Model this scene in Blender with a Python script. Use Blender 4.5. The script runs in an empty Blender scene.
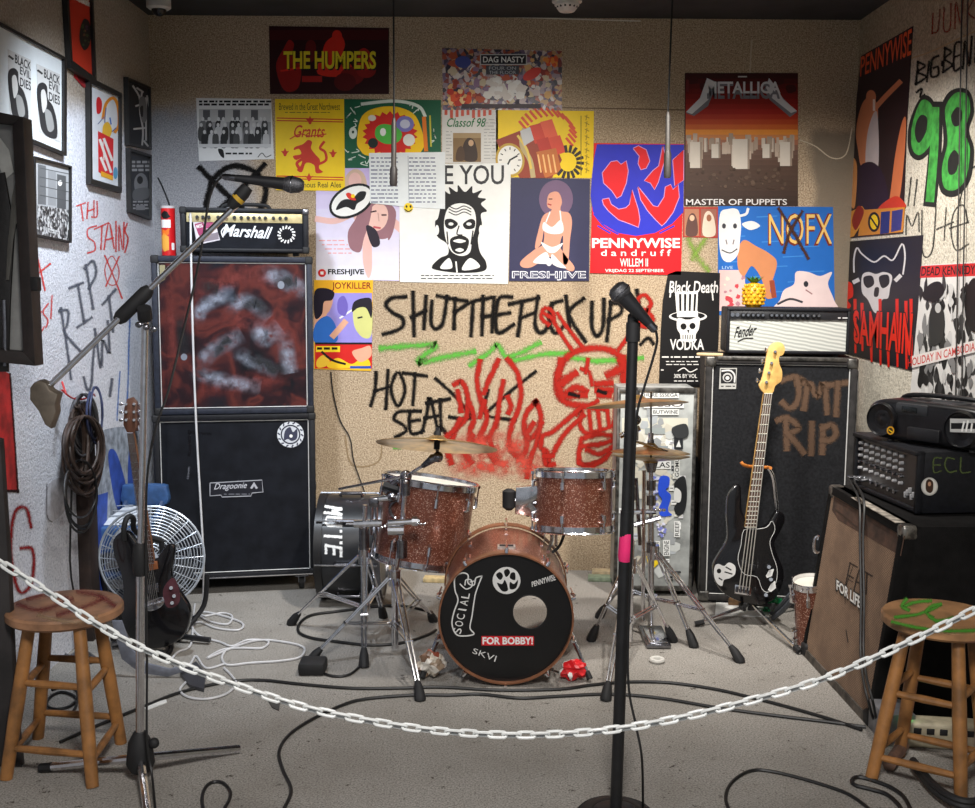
import bpy, bmesh, math, random
from mathutils import Vector, Matrix
random.seed(7)
C = bpy.context.scene.collection
PI = math.pi
# ---------------------------------------------------------------- camera
F, CAMH, PITCH, ROLL = 1100.0, 1.5, math.atan(129 / 1100.0), math.radians(0.4)
CX, CY = 487.5, 404.0
CAMR = Matrix.Rotation(PI / 2 - PITCH, 3, 'X') @ Matrix.Rotation(ROLL, 3, 'Z')
EYE = Vector((0, 0, CAMH))
cam = bpy.data.cameras.new('camera'); cam.sensor_fit = 'HORIZONTAL'; cam.sensor_width = 36; cam.lens = 36 * F / 975
cam.clip_start = 0.05
camo = bpy.data.objects.new('camera', cam); C.objects.link(camo)
camo.location = EYE; camo.rotation_mode = 'QUATERNION'; camo.rotation_quaternion = CAMR.to_quaternion()
bpy.context.scene.camera = camo

def ray(x, y): return CAMR @ Vector(((x - CX) / F, -(y - CY) / F, -1))
def onp(x, y, p, n):
    d = ray(x, y); return EYE + d * ((Vector(p) - EYE).dot(n) / d.dot(n))
def aY(x, y, Y): return onp(x, y, (0, Y, 0), Vector((0, 1, 0)))
def aZ(x, y, Z=0.0): return onp(x, y, (0, 0, Z), Vector((0, 0, 1)))
def aX(x, y, X): return onp(x, y, (X, 0, 0), Vector((1, 0, 0)))
def pxm(Y, z=1.0): return F / (Y * math.cos(PITCH) + (CAMH - z) * math.sin(PITCH))   # pixels per metre

# ---------------------------------------------------------------- materials
def lin(c):
    return tuple((v / 255 / 12.92) if v <= 10.3 else ((v / 255 + .055) / 1.055) ** 2.4 for v in c)
MC = {}
def nodes(name):
    m = bpy.data.materials.new(name); m.use_nodes = True
    nt = m.node_tree; return m, nt, nt.nodes['Principled BSDF']
def N(nt, t, **k):
    n = nt.nodes.new(t)
    for a, v in k.items():
        if a in n.inputs: n.inputs[a].default_value = v
        else: setattr(n, a, v)
    return n
def noise(nt, scale, detail=3, rough=.55, coord='Object', vec=None):
    n = N(nt, 'ShaderNodeTexNoise', Scale=scale, Detail=detail, Roughness=rough)
    if vec is None:
        tc = N(nt, 'ShaderNodeTexCoord'); vec = tc.outputs[coord]
    nt.links.new(vec, n.inputs['Vector']); return n
def ramp(nt, src, stops):
    r = N(nt, 'ShaderNodeValToRGB'); e = r.color_ramp.elements
    while len(e) < len(stops): e.new(.5)
    for el, (p, c) in zip(e, stops):
        el.position = p; el.color = (*lin(c), 1) if len(c) == 3 else c
    nt.links.new(src, r.inputs[0]); return r
def mixc(nt, fac, a, b):
    m = N(nt, 'ShaderNodeMix', data_type='RGBA')
    if isinstance(fac, float): m.inputs[0].default_value = fac
    else: nt.links.new(fac, m.inputs[0])
    for s, v in ((6, a), (7, b)):
        if isinstance(v, tuple): m.inputs[s].default_value = (*lin(v), 1)
        else: nt.links.new(v, m.inputs[s])
    return m.outputs[2]
def addbump(nt, b, src, dist, strength=1.0):
    bp = N(nt, 'ShaderNodeBump', Distance=dist, Strength=strength)
    nt.links.new(src, bp.inputs['Height']); nt.links.new(bp.outputs[0], b.inputs['Normal'])
def mat(name, rgb, rough=.5, metal=0.0, var=.08, vs=25, bump=0, bs=300, spec=.5, rgb2=None, coat=0):
    if name in MC: return MC[name]
    m, nt, b = nodes(name)
    b.inputs['Roughness'].default_value = rough; b.inputs['Metallic'].default_value = metal
    b.inputs['Specular IOR Level'].default_value = spec; b.inputs['Coat Weight'].default_value = coat
    n = noise(nt, vs, 4)
    c2 = rgb2 or tuple(v * (1 - var) for v in rgb)
    r = ramp(nt, n.outputs[0], [(.35, rgb), (.65, c2)])
    nt.links.new(r.outputs[0], b.inputs['Base Color'])
    if bump: addbump(nt, b, noise(nt, bs, 2).outputs[0], bump)
    MC[name] = m; return m
def ink(c):
    if not isinstance(c, tuple): return c
    return mat('ink_%d_%d_%d' % c, c, rough=.45, var=.03, vs=14, spec=.22)
def spray(c, soft=.45, dens=.5):
    k = 'spray_%d_%d_%d_%d_%d' % (*c, int(soft * 100), int(dens * 100))
    if k in MC: return MC[k]
    m, nt, b = nodes(k)
    b.inputs['Base Color'].default_value = (*lin(c), 1); b.inputs['Roughness'].default_value = .8; b.inputs['Specular IOR Level'].default_value = .12
    uv = N(nt, 'ShaderNodeUVMap'); sx = N(nt, 'ShaderNodeSeparateXYZ'); nt.links.new(uv.outputs[0], sx.inputs[0])
    a = N(nt, 'ShaderNodeMath', operation='MULTIPLY_ADD'); a.inputs[1].default_value = 2; a.inputs[2].default_value = -1
    nt.links.new(sx.outputs[1], a.inputs[0])
    ab = N(nt, 'ShaderNodeMath', operation='ABSOLUTE'); nt.links.new(a.outputs[0], ab.inputs[0])
    d = N(nt, 'ShaderNodeMath', operation='SUBTRACT'); d.inputs[0].default_value = 1; nt.links.new(ab.outputs[0], d.inputs[1])
    n = noise(nt, 190, 3, .75); nb = noise(nt, 14, 2)
    s0 = N(nt, 'ShaderNodeMath', operation='MULTIPLY_ADD'); s0.inputs[1].default_value = 1.7; s0.inputs[2].default_value = -.55; nt.links.new(n.outputs[0], s0.inputs[0])
    s1 = N(nt, 'ShaderNodeMath', operation='MULTIPLY_ADD'); s1.inputs[1].default_value = .5; nt.links.new(nb.outputs[0], s1.inputs[0]); nt.links.new(s0.outputs[0], s1.inputs[2])
    s = N(nt, 'ShaderNodeMath', operation='ADD'); nt.links.new(d.outputs[0], s.inputs[0]); nt.links.new(s1.outputs[0], s.inputs[1])
    mr = N(nt, 'ShaderNodeMapRange', interpolation_type='SMOOTHSTEP')
    mr.inputs[1].default_value = dens + .12; mr.inputs[2].default_value = dens + .2 + soft * 1.5
    nt.links.new(s.outputs[0], mr.inputs[0])
    t = N(nt, 'ShaderNodeBsdfTransparent'); mx = N(nt, 'ShaderNodeMixShader')
    nt.links.new(mr.outputs[0], mx.inputs[0]); nt.links.new(t.outputs[0], mx.inputs[1]); nt.links.new(b.outputs[0], mx.inputs[2])
    nt.links.new(mx.outputs[0], nt.nodes['Material Output'].inputs[0])
    MC[k] = m; return m

def haze(c, amax):
    """thin sprayed paint that fades out across its width"""
    k = 'haze_%d_%d_%d_%d' % (*c, int(amax * 100))
    if k in MC: return MC[k]
    m, nt, b = nodes(k); b.inputs['Base Color'].default_value = (*lin(c), 1); b.inputs['Roughness'].default_value = .75
    uv = N(nt, 'ShaderNodeUVMap'); sx = N(nt, 'ShaderNodeSeparateXYZ'); nt.links.new(uv.outputs[0], sx.inputs[0]); fs = []
    for i in (0, 1):
        q = N(nt, 'ShaderNodeMath', operation='PINGPONG'); q.inputs[1].default_value = .5; nt.links.new(sx.outputs[i], q.inputs[0])
        r = N(nt, 'ShaderNodeMapRange', interpolation_type='SMOOTHSTEP'); r.inputs[2].default_value = (.3, .5)[i]; nt.links.new(q.outputs[0], r.inputs[0]); fs.append(r.outputs[0])
    n = noise(nt, 22, 3, .6); r = N(nt, 'ShaderNodeMapRange'); r.inputs[1].default_value = .3; r.inputs[2].default_value = .7; r.inputs[4].default_value = amax * 1.6; nt.links.new(n.outputs[0], r.inputs[0])
    p = N(nt, 'ShaderNodeMath', operation='MULTIPLY'); nt.links.new(fs[0], p.inputs[0]); nt.links.new(fs[1], p.inputs[1])
    p2 = N(nt, 'ShaderNodeMath', operation='MULTIPLY', use_clamp=True); nt.links.new(p.outputs[0], p2.inputs[0]); nt.links.new(r.outputs[0], p2.inputs[1])
    t = N(nt, 'ShaderNodeBsdfTransparent'); mx = N(nt, 'ShaderNodeMixShader')
    nt.links.new(p2.outputs[0], mx.inputs[0]); nt.links.new(t.outputs[0], mx.inputs[1]); nt.links.new(b.outputs[0], mx.inputs[2])
    nt.links.new(mx.outputs[0], nt.nodes['Material Output'].inputs[0]); MC[k] = m; return m

# ---------------------------------------------------------------- mesh builder (everything in world coordinates)
class MB:
    def __init__(s, M=None): s.v = []; s.f = []; s.m = []; s.u = []; s.mats = []; s.M = M
    def mi(s, m):
        if m not in s.mats: s.mats.append(m)
        return s.mats.index(m)
    def add(s, vs, fs, m, uvs=None):
        o = len(s.v); k = s.mi(m)
        s.v += [(s.M @ Vector(p)) if s.M else Vector(p) for p in vs]
        for i, f in enumerate(fs):
            s.f.append([o + j for j in f]); s.m.append(k); s.u.append(uvs[i] if uvs else None)
        return s
    def addbm(s, bm, m, T=None):
        bm.verts.index_update()
        s.add([(T @ v.co) if T else v.co.copy() for v in bm.verts], [[v.index for v in f.verts] for f in bm.faces], m)
        bm.free(); return s
    def box(s, x0, x1, y0, y1, z0, z1, m, bev=0.0, seg=2):
        bm = bmesh.new(); bmesh.ops.create_cube(bm, size=1)
        for v in bm.verts:
            v.co = Vector((x0 + (v.co.x + .5) * (x1 - x0), y0 + (v.co.y + .5) * (y1 - y0), z0 + (v.co.z + .5) * (z1 - z0)))
        if bev: bmesh.ops.bevel(bm, geom=bm.edges[:], offset=bev, segments=seg, affect='EDGES', profile=.5)
        return s.addbm(bm, m)
    def tube(s, pts, r, m, n=8, cap=True, closed=False):
        pts = [Vector(p) for p in pts]; k = len(pts)
        rs = r if isinstance(r, (list, tuple)) else [r] * k
        vs = []; up = None
        for i, p in enumerate(pts):
            if closed: t = pts[(i + 1) % k] - pts[i - 1]
            else: t = pts[min(i + 1, k - 1)] - pts[max(i - 1, 0)]
            if t.length < 1e-9: t = Vector((0, 0, 1))
            t.normalize()
            if up is None:
                a = Vector((0, 0, 1)) if abs(t.z) < .9 else Vector((1, 0, 0))
                up = t.cross(a).normalized()
            up = (up - t * up.dot(t))
            if up.length < 1e-6: up = t.orthogonal()
            up.normalize(); w = t.cross(up)
            for j in range(n):
                a = 2 * PI * j / n; vs.append(p + (up * math.cos(a) + w * math.sin(a)) * rs[i])
        fs = []
        for i in range(k if closed else k - 1):
            for j in range(n):
                i2 = (i + 1) % k
                fs.append([i * n + j, i * n + (j + 1) % n, i2 * n + (j + 1) % n, i2 * n + j])
        if cap and not closed: fs += [list(range(n))[::-1], [(k - 1) * n + j for j in range(n)]]
        return s.add(vs, fs, m)
    def cyl(s, a, b, r, m, n=16, r2=None): return s.tube([a, b], [r, r if r2 is None else r2], m, n)
    def lathe(s, o, ax, prof, m, n=24, ref=None, arc=None):
        """prof: (radius, distance along axis)"""
        o = Vector(o); ax = Vector(ax).normalized(); u = (Vector(ref) - ax * Vector(ref).dot(ax)).normalized() if ref else ax.orthogonal().normalized()
        w = ax.cross(u); vs = []; fs = []
        for r, h in prof:
            for j in range(n):
                a = 2 * PI * j / n; vs.append(o + ax * h + (u * math.cos(a) + w * math.sin(a)) * max(r, 1e-5))
        for i in range(len(prof) - 1):
            for j in range(n): fs.append([i * n + j, i * n + (j + 1) % n, (i + 1) * n + (j + 1) % n, (i + 1) * n + j])
        return s.add(vs, fs, m)
    def torus(s, o, ax, R, r, m, n=32, k=8, ref=None):
        ax = Vector(ax).normalized(); u = ax.orthogonal().normalized(); w = ax.cross(u)
        return s.tube([Vector(o) + (u * math.cos(2 * PI * i / n) + w * math.sin(2 * PI * i / n)) * R for i in range(n)], r, m, k, closed=True)
    def prism(s, pts, d, m, bev=0.0, seg=2):
        """closed outline (3-D points, one plane) thickened by vector d"""
        bm = bmesh.new(); vs = [bm.verts.new(p) for p in pts]; f = bm.faces.new(vs)
        r = bmesh.ops.extrude_face_region(bm, geom=[f])
        for g in r['geom']:
            if isinstance(g, bmesh.types.BMVert): g.co += Vector(d)
        bmesh.ops.recalc_face_normals(bm, faces=bm.faces[:])
        if bev:
            es = [e for e in bm.edges if abs((e.verts[0].co - e.verts[1].co).normalized().dot(Vector(d).normalized())) < .7]
            bmesh.ops.bevel(bm, geom=es, offset=bev, segments=seg, affect='EDGES', profile=.5)
        return s.addbm(bm, m)
    def ball(s, o, r, m, sc=(1, 1, 1), n=16, T=None):
        bm = bmesh.new(); bmesh.ops.create_uvsphere(bm, u_segments=n, v_segments=max(6, n // 2), radius=r)
        for v in bm.verts: v.co = Vector((v.co.x * sc[0], v.co.y * sc[1], v.co.z * sc[2]))
        M = Matrix.Translation(Vector(o)); return s.addbm(bm, m, M @ T.to_4x4() if T else M)

def cat(pts, n=6, closed=False):
    """Catmull-Rom through points"""
    P = [Vector(p) for p in pts]; k = len(P); out = []
    for i in range(k if closed else k - 1):
        if closed: a, b, c, d = P[i - 1], P[i], P[(i + 1) % k], P[(i + 2) % k]
        else: a, b, c, d = P[max(i - 1, 0)], P[i], P[i + 1], P[min(i + 2, k - 1)]
        for j in range(n):
            t = j / n
            out.append(.5 * (2 * b + (c - a) * t + (2 * a - 5 * b + 4 * c - d) * t * t + (3 * b - a - 3 * c + d) * t ** 3))
    if not closed: out.append(P[-1])
    return out
def cat2(pts, n=6, closed=False): return [(p.x, p.y) for p in cat([(x, y, 0) for x, y in pts], n, closed)]

WLOC = {}
def thing(name, label, cate, loc, group=None):
    o = bpy.data.objects.new(name, None); C.objects.link(o); o.location = loc; o.empty_display_size = .05
    o['label'] = label; o['category'] = cate
    if group: o['group'] = group
    WLOC[o] = Vector(loc); return o
def obj(name, mb, parent=None, label=None, cate=None, group=None, kind=None, loc=None, smooth=35):
    me = bpy.data.meshes.new(name)
    if parent is not None and loc is None: loc = WLOC[parent]
    if loc is None:
        lo = Vector((min(v.x for v in mb.v), min(v.y for v in mb.v), min(v.z for v in mb.v))); hi = Vector((max(v.x for v in mb.v), max(v.y for v in mb.v), max(v.z for v in mb.v)))
        loc = Vector(((lo.x + hi.x) / 2, (lo.y + hi.y) / 2, lo.z))
    loc = Vector(loc)
    me.from_pydata([v - loc for v in mb.v], [], mb.f)
    for m in mb.mats: me.materials.append(m)
    me.polygons.foreach_set('material_index', mb.m)
    if any(u for u in mb.u):
        uv = me.uv_layers.new(name='UVMap')
        for p, u in zip(me.polygons, mb.u):
            if u:
                for li, q in zip(p.loop_indices, u): uv.data[li].uv = q
    me.polygons.foreach_set('use_smooth', [True] * len(me.polygons))
    me.set_sharp_from_angle(angle=math.radians(smooth)); me.update()
    o = bpy.data.objects.new(name, me); C.objects.link(o); WLOC[o] = loc
    if parent is not None:
        o.parent = parent; o.location = loc - WLOC[parent]
    else: o.location = loc
    if label: o['label'] = label
    if cate: o['category'] = cate
    if group: o['group'] = group
    if kind: o['kind'] = kind
    return o

# ---------------------------------------------------------------- lettering
TC = {}
def glyphs(s, bold=0.0, shear=0.0):
    k = (s, bold, shear)
    if k in TC: return TC[k]
    cu = bpy.data.curves.new('t', 'FONT'); cu.body = s; cu.offset = bold; cu.shear = shear; cu.resolution_u = 3
    ob = bpy.data.objects.new('t', cu); C.objects.link(ob)
    dg = bpy.context.evaluated_depsgraph_get(); me = ob.evaluated_get(dg).to_mesh()
    vs = [v.co.copy() for v in me.vertices]; fs = [list(p.vertices) for p in me.polygons]
    ob.evaluated_get(dg).to_mesh_clear(); bpy.data.objects.remove(ob); bpy.data.curves.remove(cu)
    x0 = min(v.x for v in vs); x1 = max(v.x for v in vs); y0 = min(v.y for v in vs); y1 = max(v.y for v in vs)
    r = ([((v.x - x0) / (x1 - x0), (v.y - y0) / (y1 - y0)) for v in vs], fs); TC[k] = r; return r

class Canvas:
    """draws flat shapes, given in photo pixels, on the plane through p with normal n (towards the viewer)"""
    EPS = .00003
    def __init__(s, mb, p, n, off=.0008): s.mb = mb; s.p = Vector(p); s.n = Vector(n).normalized(); s.o = off
    def P(s, x, y, o=None): return onp(x, y, s.p + s.n * (s.o if o is None else o), s.n)
    def up(s): s.o += s.EPS
    def G(s, pts, c):
        ps = [s.P(x, y) for x, y in pts]
        s.mb.add(ps, [list(range(len(ps)))[::-1]], ink(c)); s.up(); return s
    def SG(s, pts, c, n=5): return s.G(cat2(pts, n, True), c)
    def R(s, x0, y0, x1, y1, c): return s.G([(x0, y0), (x1, y0), (x1, y1), (x0, y1)], c)
    def E(s, cx, cy, rx, ry, c, rot=0.0, n=28, a0=0, a1=360):
        cr, sr = math.cos(math.radians(rot)), math.sin(math.radians(rot)); q = []
        for i in range(n):
            t = math.radians(a0 + (a1 - a0) * i / (n if a1 - a0 >= 360 else n - 1)); x, y = rx * math.cos(t), ry * math.sin(t)
            q.append((cx + x * cr - y * sr, cy + x * sr + y * cr))
        return s.G(q, c)
    def S(s, pts, w, c, smooth=True, closed=False, ws=None):
        p = cat2(pts, 5, closed) if smooth and len(pts) > 2 else ([tuple(q) for q in pts] + ([tuple(pts[0])] if closed else []))
        if closed and smooth: p.append(p[0])
        m = c if not isinstance(c, tuple) else ink(c)
        k = len(p); vs = []; uv = []
        cap = w * .35
        for i, (x, y) in enumerate(p):
            a = p[max(i - 1, 0)]; b = p[min(i + 1, k - 1)]
            dx, dy = b[0] - a[0], b[1] - a[1]; L = math.hypot(dx, dy) or 1; dx /= L; dy /= L
            if not closed:
                if i == 0: x -= dx * cap; y -= dy * cap
                if i == k - 1: x += dx * cap; y += dy * cap
            h = w / 2 * (1 if ws is None else ws[0] + (ws[1] - ws[0]) * i / (k - 1))
            vs += [s.P(x - dy * h, y + dx * h), s.P(x + dy * h, y - dx * h)]
        fs = [[2 * i, 2 * i + 1, 2 * i + 3, 2 * i + 2] for i in range(k - 1)]
        uvs = [[(i / k, 0), (i / k, 1), ((i + 1) / k, 1), ((i + 1) / k, 0)] for i in range(k - 1)]
        s.mb.add(vs, fs, m, uvs); s.up(); return s
    def SS(s, strokes, w, c, smooth=True):
        for q in strokes: s.S(q, w, c, smooth)
        return s
    def T(s, txt, x0, y0, x1, y1, c, bold=0.0, shear=0.0, quad=None):
        """text filling the pixel box (or quad tl, tr, br, bl)"""
        q = quad or ((x0, y0), (x1, y0), (x1, y1), (x0, y1))
        vs, fs = glyphs(txt, bold, shear); ps = []
        for u, v in vs:
            tx = q[0][0] + (q[1][0] - q[0][0]) * u, q[0][1] + (q[1][1] - q[0][1]) * u
            bx = q[3][0] + (q[2][0] - q[3][0]) * u, q[3][1] + (q[2][1] - q[3][1]) * u
            ps.append(s.P(bx[0] + (tx[0] - bx[0]) * v, bx[1] + (tx[1] - bx[1]) * v))
        s.mb.add(ps, fs, ink(c)); s.up(); return s
    def dashes(s, x0, y0, x1, y1, rows, c, w=.8, seed=1, quad=None):
        """unreadably small print: rows of short dashes"""
        rr = random.Random(seed)
        for i in range(rows):
            y = y0 + (y1 - y0) * (i + .5) / rows; x = x0
            while x < x1 - 1:
                L = min(rr.uniform(2, 7), x1 - x); h = w / 2
                s.mb.add([s.P(x, y - h), s.P(x + L, y - h), s.P(x + L, y + h), s.P(x, y + h)], [[3, 2, 1, 0]], ink(c)); x += L + rr.uniform(1, 2)
        s.up(); return s
    def blobs(s, x0, y0, x1, y1, n, cols, r0, r1, seed=3):
        rr = random.Random(seed)
        for i in range(n):
            cx, cy = rr.uniform(x0 + r1, x1 - r1), rr.uniform(y0 + r1, y1 - r1); a = rr.uniform(0, 6.3); k = rr.randint(5, 8); R = rr.uniform(r0, r1)
            s.G([(cx + R * rr.uniform(.5, 1) * math.cos(a + 2 * PI * j / k), cy + R * rr.uniform(.5, 1) * math.sin(a + 2 * PI * j / k)) for j in range(k)], rr.choice(cols))
        return s
    def sheet(s, q, c, th=.0012):
        a = [s.P(x, y) for x, y in q]; d = -s.n * th
        k = len(a); vs = a + [p + d for p in a]
        fs = [list(range(k))[::-1], list(range(k, 2 * k))] + [[i, (i + 1) % k, k + (i + 1) % k, k + i] for i in range(k)]
        s.mb.add(vs, fs, ink(c)); s.up(); return s
# ================================================================ SETTING
D = 5.5
XL = aY(151, 120, D).x; XR = aY(857, 100, D).x; ZC = aY(500, 17.5, D).z
NB, NL, NR = Vector((0, -1, 0)), Vector((1, 0, 0)), Vector((-1, 0, 0))
PB, PL, PR = (0, D, 0), (XL, 0, 0), (XR, 0, 0)

def wall_mat(name, fn, bump=.004, bs=150):
    m, nt, b = nodes(name); b.inputs['Roughness'].default_value = .9; b.inputs['Specular IOR Level'].default_value = .15
    tc = N(nt, 'ShaderNodeTexCoord'); g = N(nt, 'ShaderNodeNewGeometry')
    sp = N(nt, 'ShaderNodeSeparateXYZ'); nt.links.new(g.outputs['Position'], sp.inputs[0])
    n1 = noise(nt, bs, 4, .7); n2 = noise(nt, 3.5, 5, .6)
    col = fn(nt, sp, n1, n2)
    nt.links.new(col, b.inputs['Base Color'])
    ad = N(nt, 'ShaderNodeMath', operation='MULTIPLY_ADD'); ad.inputs[1].default_value = 1.0
    n3 = noise(nt, bs * .3, 3)
    ad.inputs[1].default_value = .8
    nt.links.new(n3.outputs[0], ad.inputs[0]); nt.links.new(n1.outputs[0], ad.inputs[2])
    addbump(nt, b, ad.outputs[0], bump); return m
def mask(nt, src, a, b, n, amt):
    """soft threshold of a coordinate, its edge broken up by noise"""
    s = N(nt, 'ShaderNodeMath', operation='MULTIPLY_ADD'); s.inputs[1].default_value = amt
    nt.links.new(n.outputs[0], s.inputs[0]); nt.links.new(src, s.inputs[2])
    r = N(nt, 'ShaderNodeMapRange', interpolation_type='SMOOTHSTEP'); r.inputs[1].default_value = a; r.inputs[2].default_value = b
    nt.links.new(s.outputs[0], r.inputs[0]); return r.outputs[0]
def mul(nt, a, b):
    m = N(nt, 'ShaderNodeMath', operation='MULTIPLY'); nt.links.new(a, m.inputs[0]); nt.links.new(b, m.inputs[1]); return m.outputs[0]
def f_back(nt, sp, n1, n2):
    c = ramp(nt, n1.outputs[0], [(.36, (124, 104, 84)), (.5, (182, 161, 134)), (.64, (212, 194, 168))]).outputs[0]
    big = ramp(nt, n2.outputs[0], [(.3, (0, 0, 0)), (.7, (110, 110, 110))]).outputs[0]
    c = mixc(nt, big, c, (156, 136, 110))
    gl = ramp(nt, n1.outputs[0], [(.4, (138, 138, 142)), (.6, (176, 176, 180))]).outputs[0]
    a = mul(nt, mask(nt, sp.outputs[0], -.95, -1.15, n2, .3), mask(nt, sp.outputs[2], 2.48, 2.36, n2, .3))
    c = mixc(nt, a, c, gl)
    r = mul(nt, mask(nt, sp.outputs[0], 1.62, 1.68, n2, .14), mask(nt, sp.outputs[2], 2.32, 2.27, n2, .14))
    return mixc(nt, r, c, (132, 120, 104))
def f_left(nt, sp, n1, n2):
    w = ramp(nt, n1.outputs[0], [(.36, (190, 193, 202)), (.5, (228, 230, 238)), (.65, (240, 241, 246))]).outputs[0]
    b = ramp(nt, n1.outputs[0], [(.4, (150, 138, 124)), (.6, (182, 170, 154))]).outputs[0]
    c = mixc(nt, mask(nt, sp.outputs[2], 2.36, 2.2, n2, .25), b, w)
    st = ramp(nt, n2.outputs[0], [(.5, (0, 0, 0)), (.85, (120, 120, 120))]).outputs[0]
    return mixc(nt, st, c, (170, 172, 180))
def f_right(nt, sp, n1, n2):
    w = ramp(nt, n1.outputs[0], [(.36, (176, 170, 156)), (.5, (216, 209, 192)), (.65, (230, 224, 208))]).outputs[0]
    b = ramp(nt, n1.outputs[0], [(.4, (140, 126, 104)), (.6, (178, 162, 136))]).outputs[0]
    c = mixc(nt, mask(nt, sp.outputs[2], 2.62, 2.4, n2, .3), b, w)
    st = ramp(nt, n2.outputs[0], [(.52, (0, 0, 0)), (.85, (130, 130, 130))]).outputs[0]
    return mixc(nt, st, c, (152, 146, 134))
M_back = wall_mat('stucco_beige', f_back); M_left = wall_mat('stucco_white', f_left, .006, 95); M_right = wall_mat('stucco_cream', f_right, .005, 100)
def f_floor(nt, sp, n1, n2):
    c = ramp(nt, n1.outputs[0], [(.36, (104, 100, 95)), (.5, (150, 146, 140)), (.66, (172, 168, 161))]).outputs[0]
    st = ramp(nt, n2.outputs[0], [(.42, (0, 0, 0)), (.75, (170, 170, 170))]).outputs[0]
    c = mixc(nt, st, c, (112, 106, 98))
    n4 = noise(nt, 26, 6, .75)
    sp2 = ramp(nt, n4.outputs[0], [(.33, (255, 255, 255)), (.38, (0, 0, 0))]).outputs[0]
    return mixc(nt, sp2, c, (74, 68, 62))
M_floor = wall_mat('concrete_floor', f_floor, .0018, 170)
M_ceil = mat('ceiling_dark', (52, 52, 54), .8, var=.25, vs=4)

Y0 = .4
floor = MB().box(XL - .15, XR + .15, Y0, D + .15, -.1, 0, M_floor); obj('floor', floor, kind='structure')
ceil = MB().box(XL - .15, XR + .15, Y0 + 1.2, D + .15, ZC, ZC + .1, M_ceil); obj('ceiling', ceil, kind='structure')

# ---- back wall with its spray paint
wb = MB().box(XL - .15, XR + .15, D, D + .15, -.1, ZC, M_back)
c = Canvas(wb, PB, NB)
BK = spray((20, 18, 17)); BK2 = spray((20, 18, 17), .35, .45); GR = spray((92, 168, 66), .5, .66); RD = spray((160, 36, 27), .4, .5); RDS = spray((204, 70, 46), .6, .78)
# pale plaster, patches and cracks
c.S([(470, 105), (520, 107), (580, 108), (640, 109), (684, 110)], 1.2, (112, 92, 70)); c.S([(752, 40), (751, 52), (750, 74)], 1.5, (196, 182, 158))
c.S([(800, 140), (815, 146), (832, 158), (846, 154), (852, 128)], 1.6, spray((206, 192, 168), .3, .4)); c.S([(440, 13), (500, 16.5), (600, 20), (640, 21)], 2, spray((228, 220, 205), .3, .5))
c.S([(345, 436), (352, 465), (378, 462), (382, 440)], 3, spray((150, 128, 98), .4, .6))
# letters: SHUT THE ... UP
c.SS([[(405, 297), (392, 298), (386, 305), (393, 313), (402, 318), (403, 326), (395, 331), (384, 334)],
      [(413, 293), (414, 335)], [(412, 317), (425, 311)], [(426, 297), (424, 328)],
      [(432, 302), (431, 322), (436, 329), (443, 322), (447, 297)], [(438, 296), (452, 299), (466, 301)], [(455, 299), (454, 328)],
      [(455, 312), (472, 302), (490, 298)], [(473, 303), (471, 335)], [(483, 297), (482, 334)], [(483, 317), (493, 315)], [(494, 298), (492, 331)],
      [(511, 297), (498, 300), (497, 332), (513, 325)], [(497, 315), (509, 313)],
      [(510, 304), (538, 298)], [(522, 303), (518, 335)], [(521, 318), (534, 313)],
      [(538, 297), (535, 324), (541, 333), (549, 324), (552, 304)], [(561, 301), (552, 305), (549, 320), (555, 333), (564, 326)],
      [(566, 297), (570, 331)], [(583, 299), (569, 314), (585, 341)], [(592, 303), (592, 327), (597, 336), (603, 327), (604, 300)],
      [(611, 302), (607, 340)], [(611, 303), (620, 304), (621, 313), (609, 320)], [(637, 291), (639, 302)]], 7.2, BK)
c.SS([[(376, 373), (375, 390), (371, 405)], [(375, 391), (389, 387)], [(388, 371), (386, 408)], [(404, 373), (426, 376)], [(415, 374), (413, 404)],
      [(409, 411), (398, 412), (394, 419), (403, 425), (406, 431), (396, 437)], [(420, 411), (410, 413), (411, 433), (423, 431)], [(411, 421), (419, 420)],
      [(422, 432), (427, 413), (430, 398), (438, 431)], [(425, 418), (437, 416)], [(427, 403), (449, 399)], [(440, 400), (441, 430)],
      [(436, 379), (457, 398), (471, 417)], [(450, 417), (471, 418), (467, 398)], [(535, 372), (511, 391), (486, 413)], [(488, 391), (485, 414), (515, 420)],
      [(641, 344), (648, 338), (653, 343)]], 6.2, BK)
c.S([(398, 372), (391, 389), (398, 406), (405, 389)], 6.2, BK, closed=True)
c.S([(436, 433), (441, 427), (446, 434)], 7, BK)
# circled cross behind the microphone
c.S([(209, 192), (206, 207), (214, 222), (240, 225), (258, 212), (266, 190), (255, 172), (232, 166), (214, 178)], 8, BK2, closed=True)
c.SS([[(200, 168), (222, 190), (250, 215), (272, 232)], [(264, 165), (240, 190), (214, 216), (208, 232)]], 8, BK2)
# green scribble
c.SS([[(383, 348), (410, 346), (436, 345), (426, 354), (418, 362), (445, 357), (472, 352)]], 13, GR)
c.SS([[(472, 364), (490, 352), (498, 345), (508, 357), (538, 344)], [(516, 360), (545, 354), (570, 353)], [(568, 357), (600, 361), (640, 358)]], 12, GR); c.SS([[(690, 242), (698, 258), (706, 268)], [(704, 240), (694, 256)]], 15, spray((130, 160, 70), .6, .75)); c.S([(395, 448), (408, 447)], 6, GR)
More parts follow.
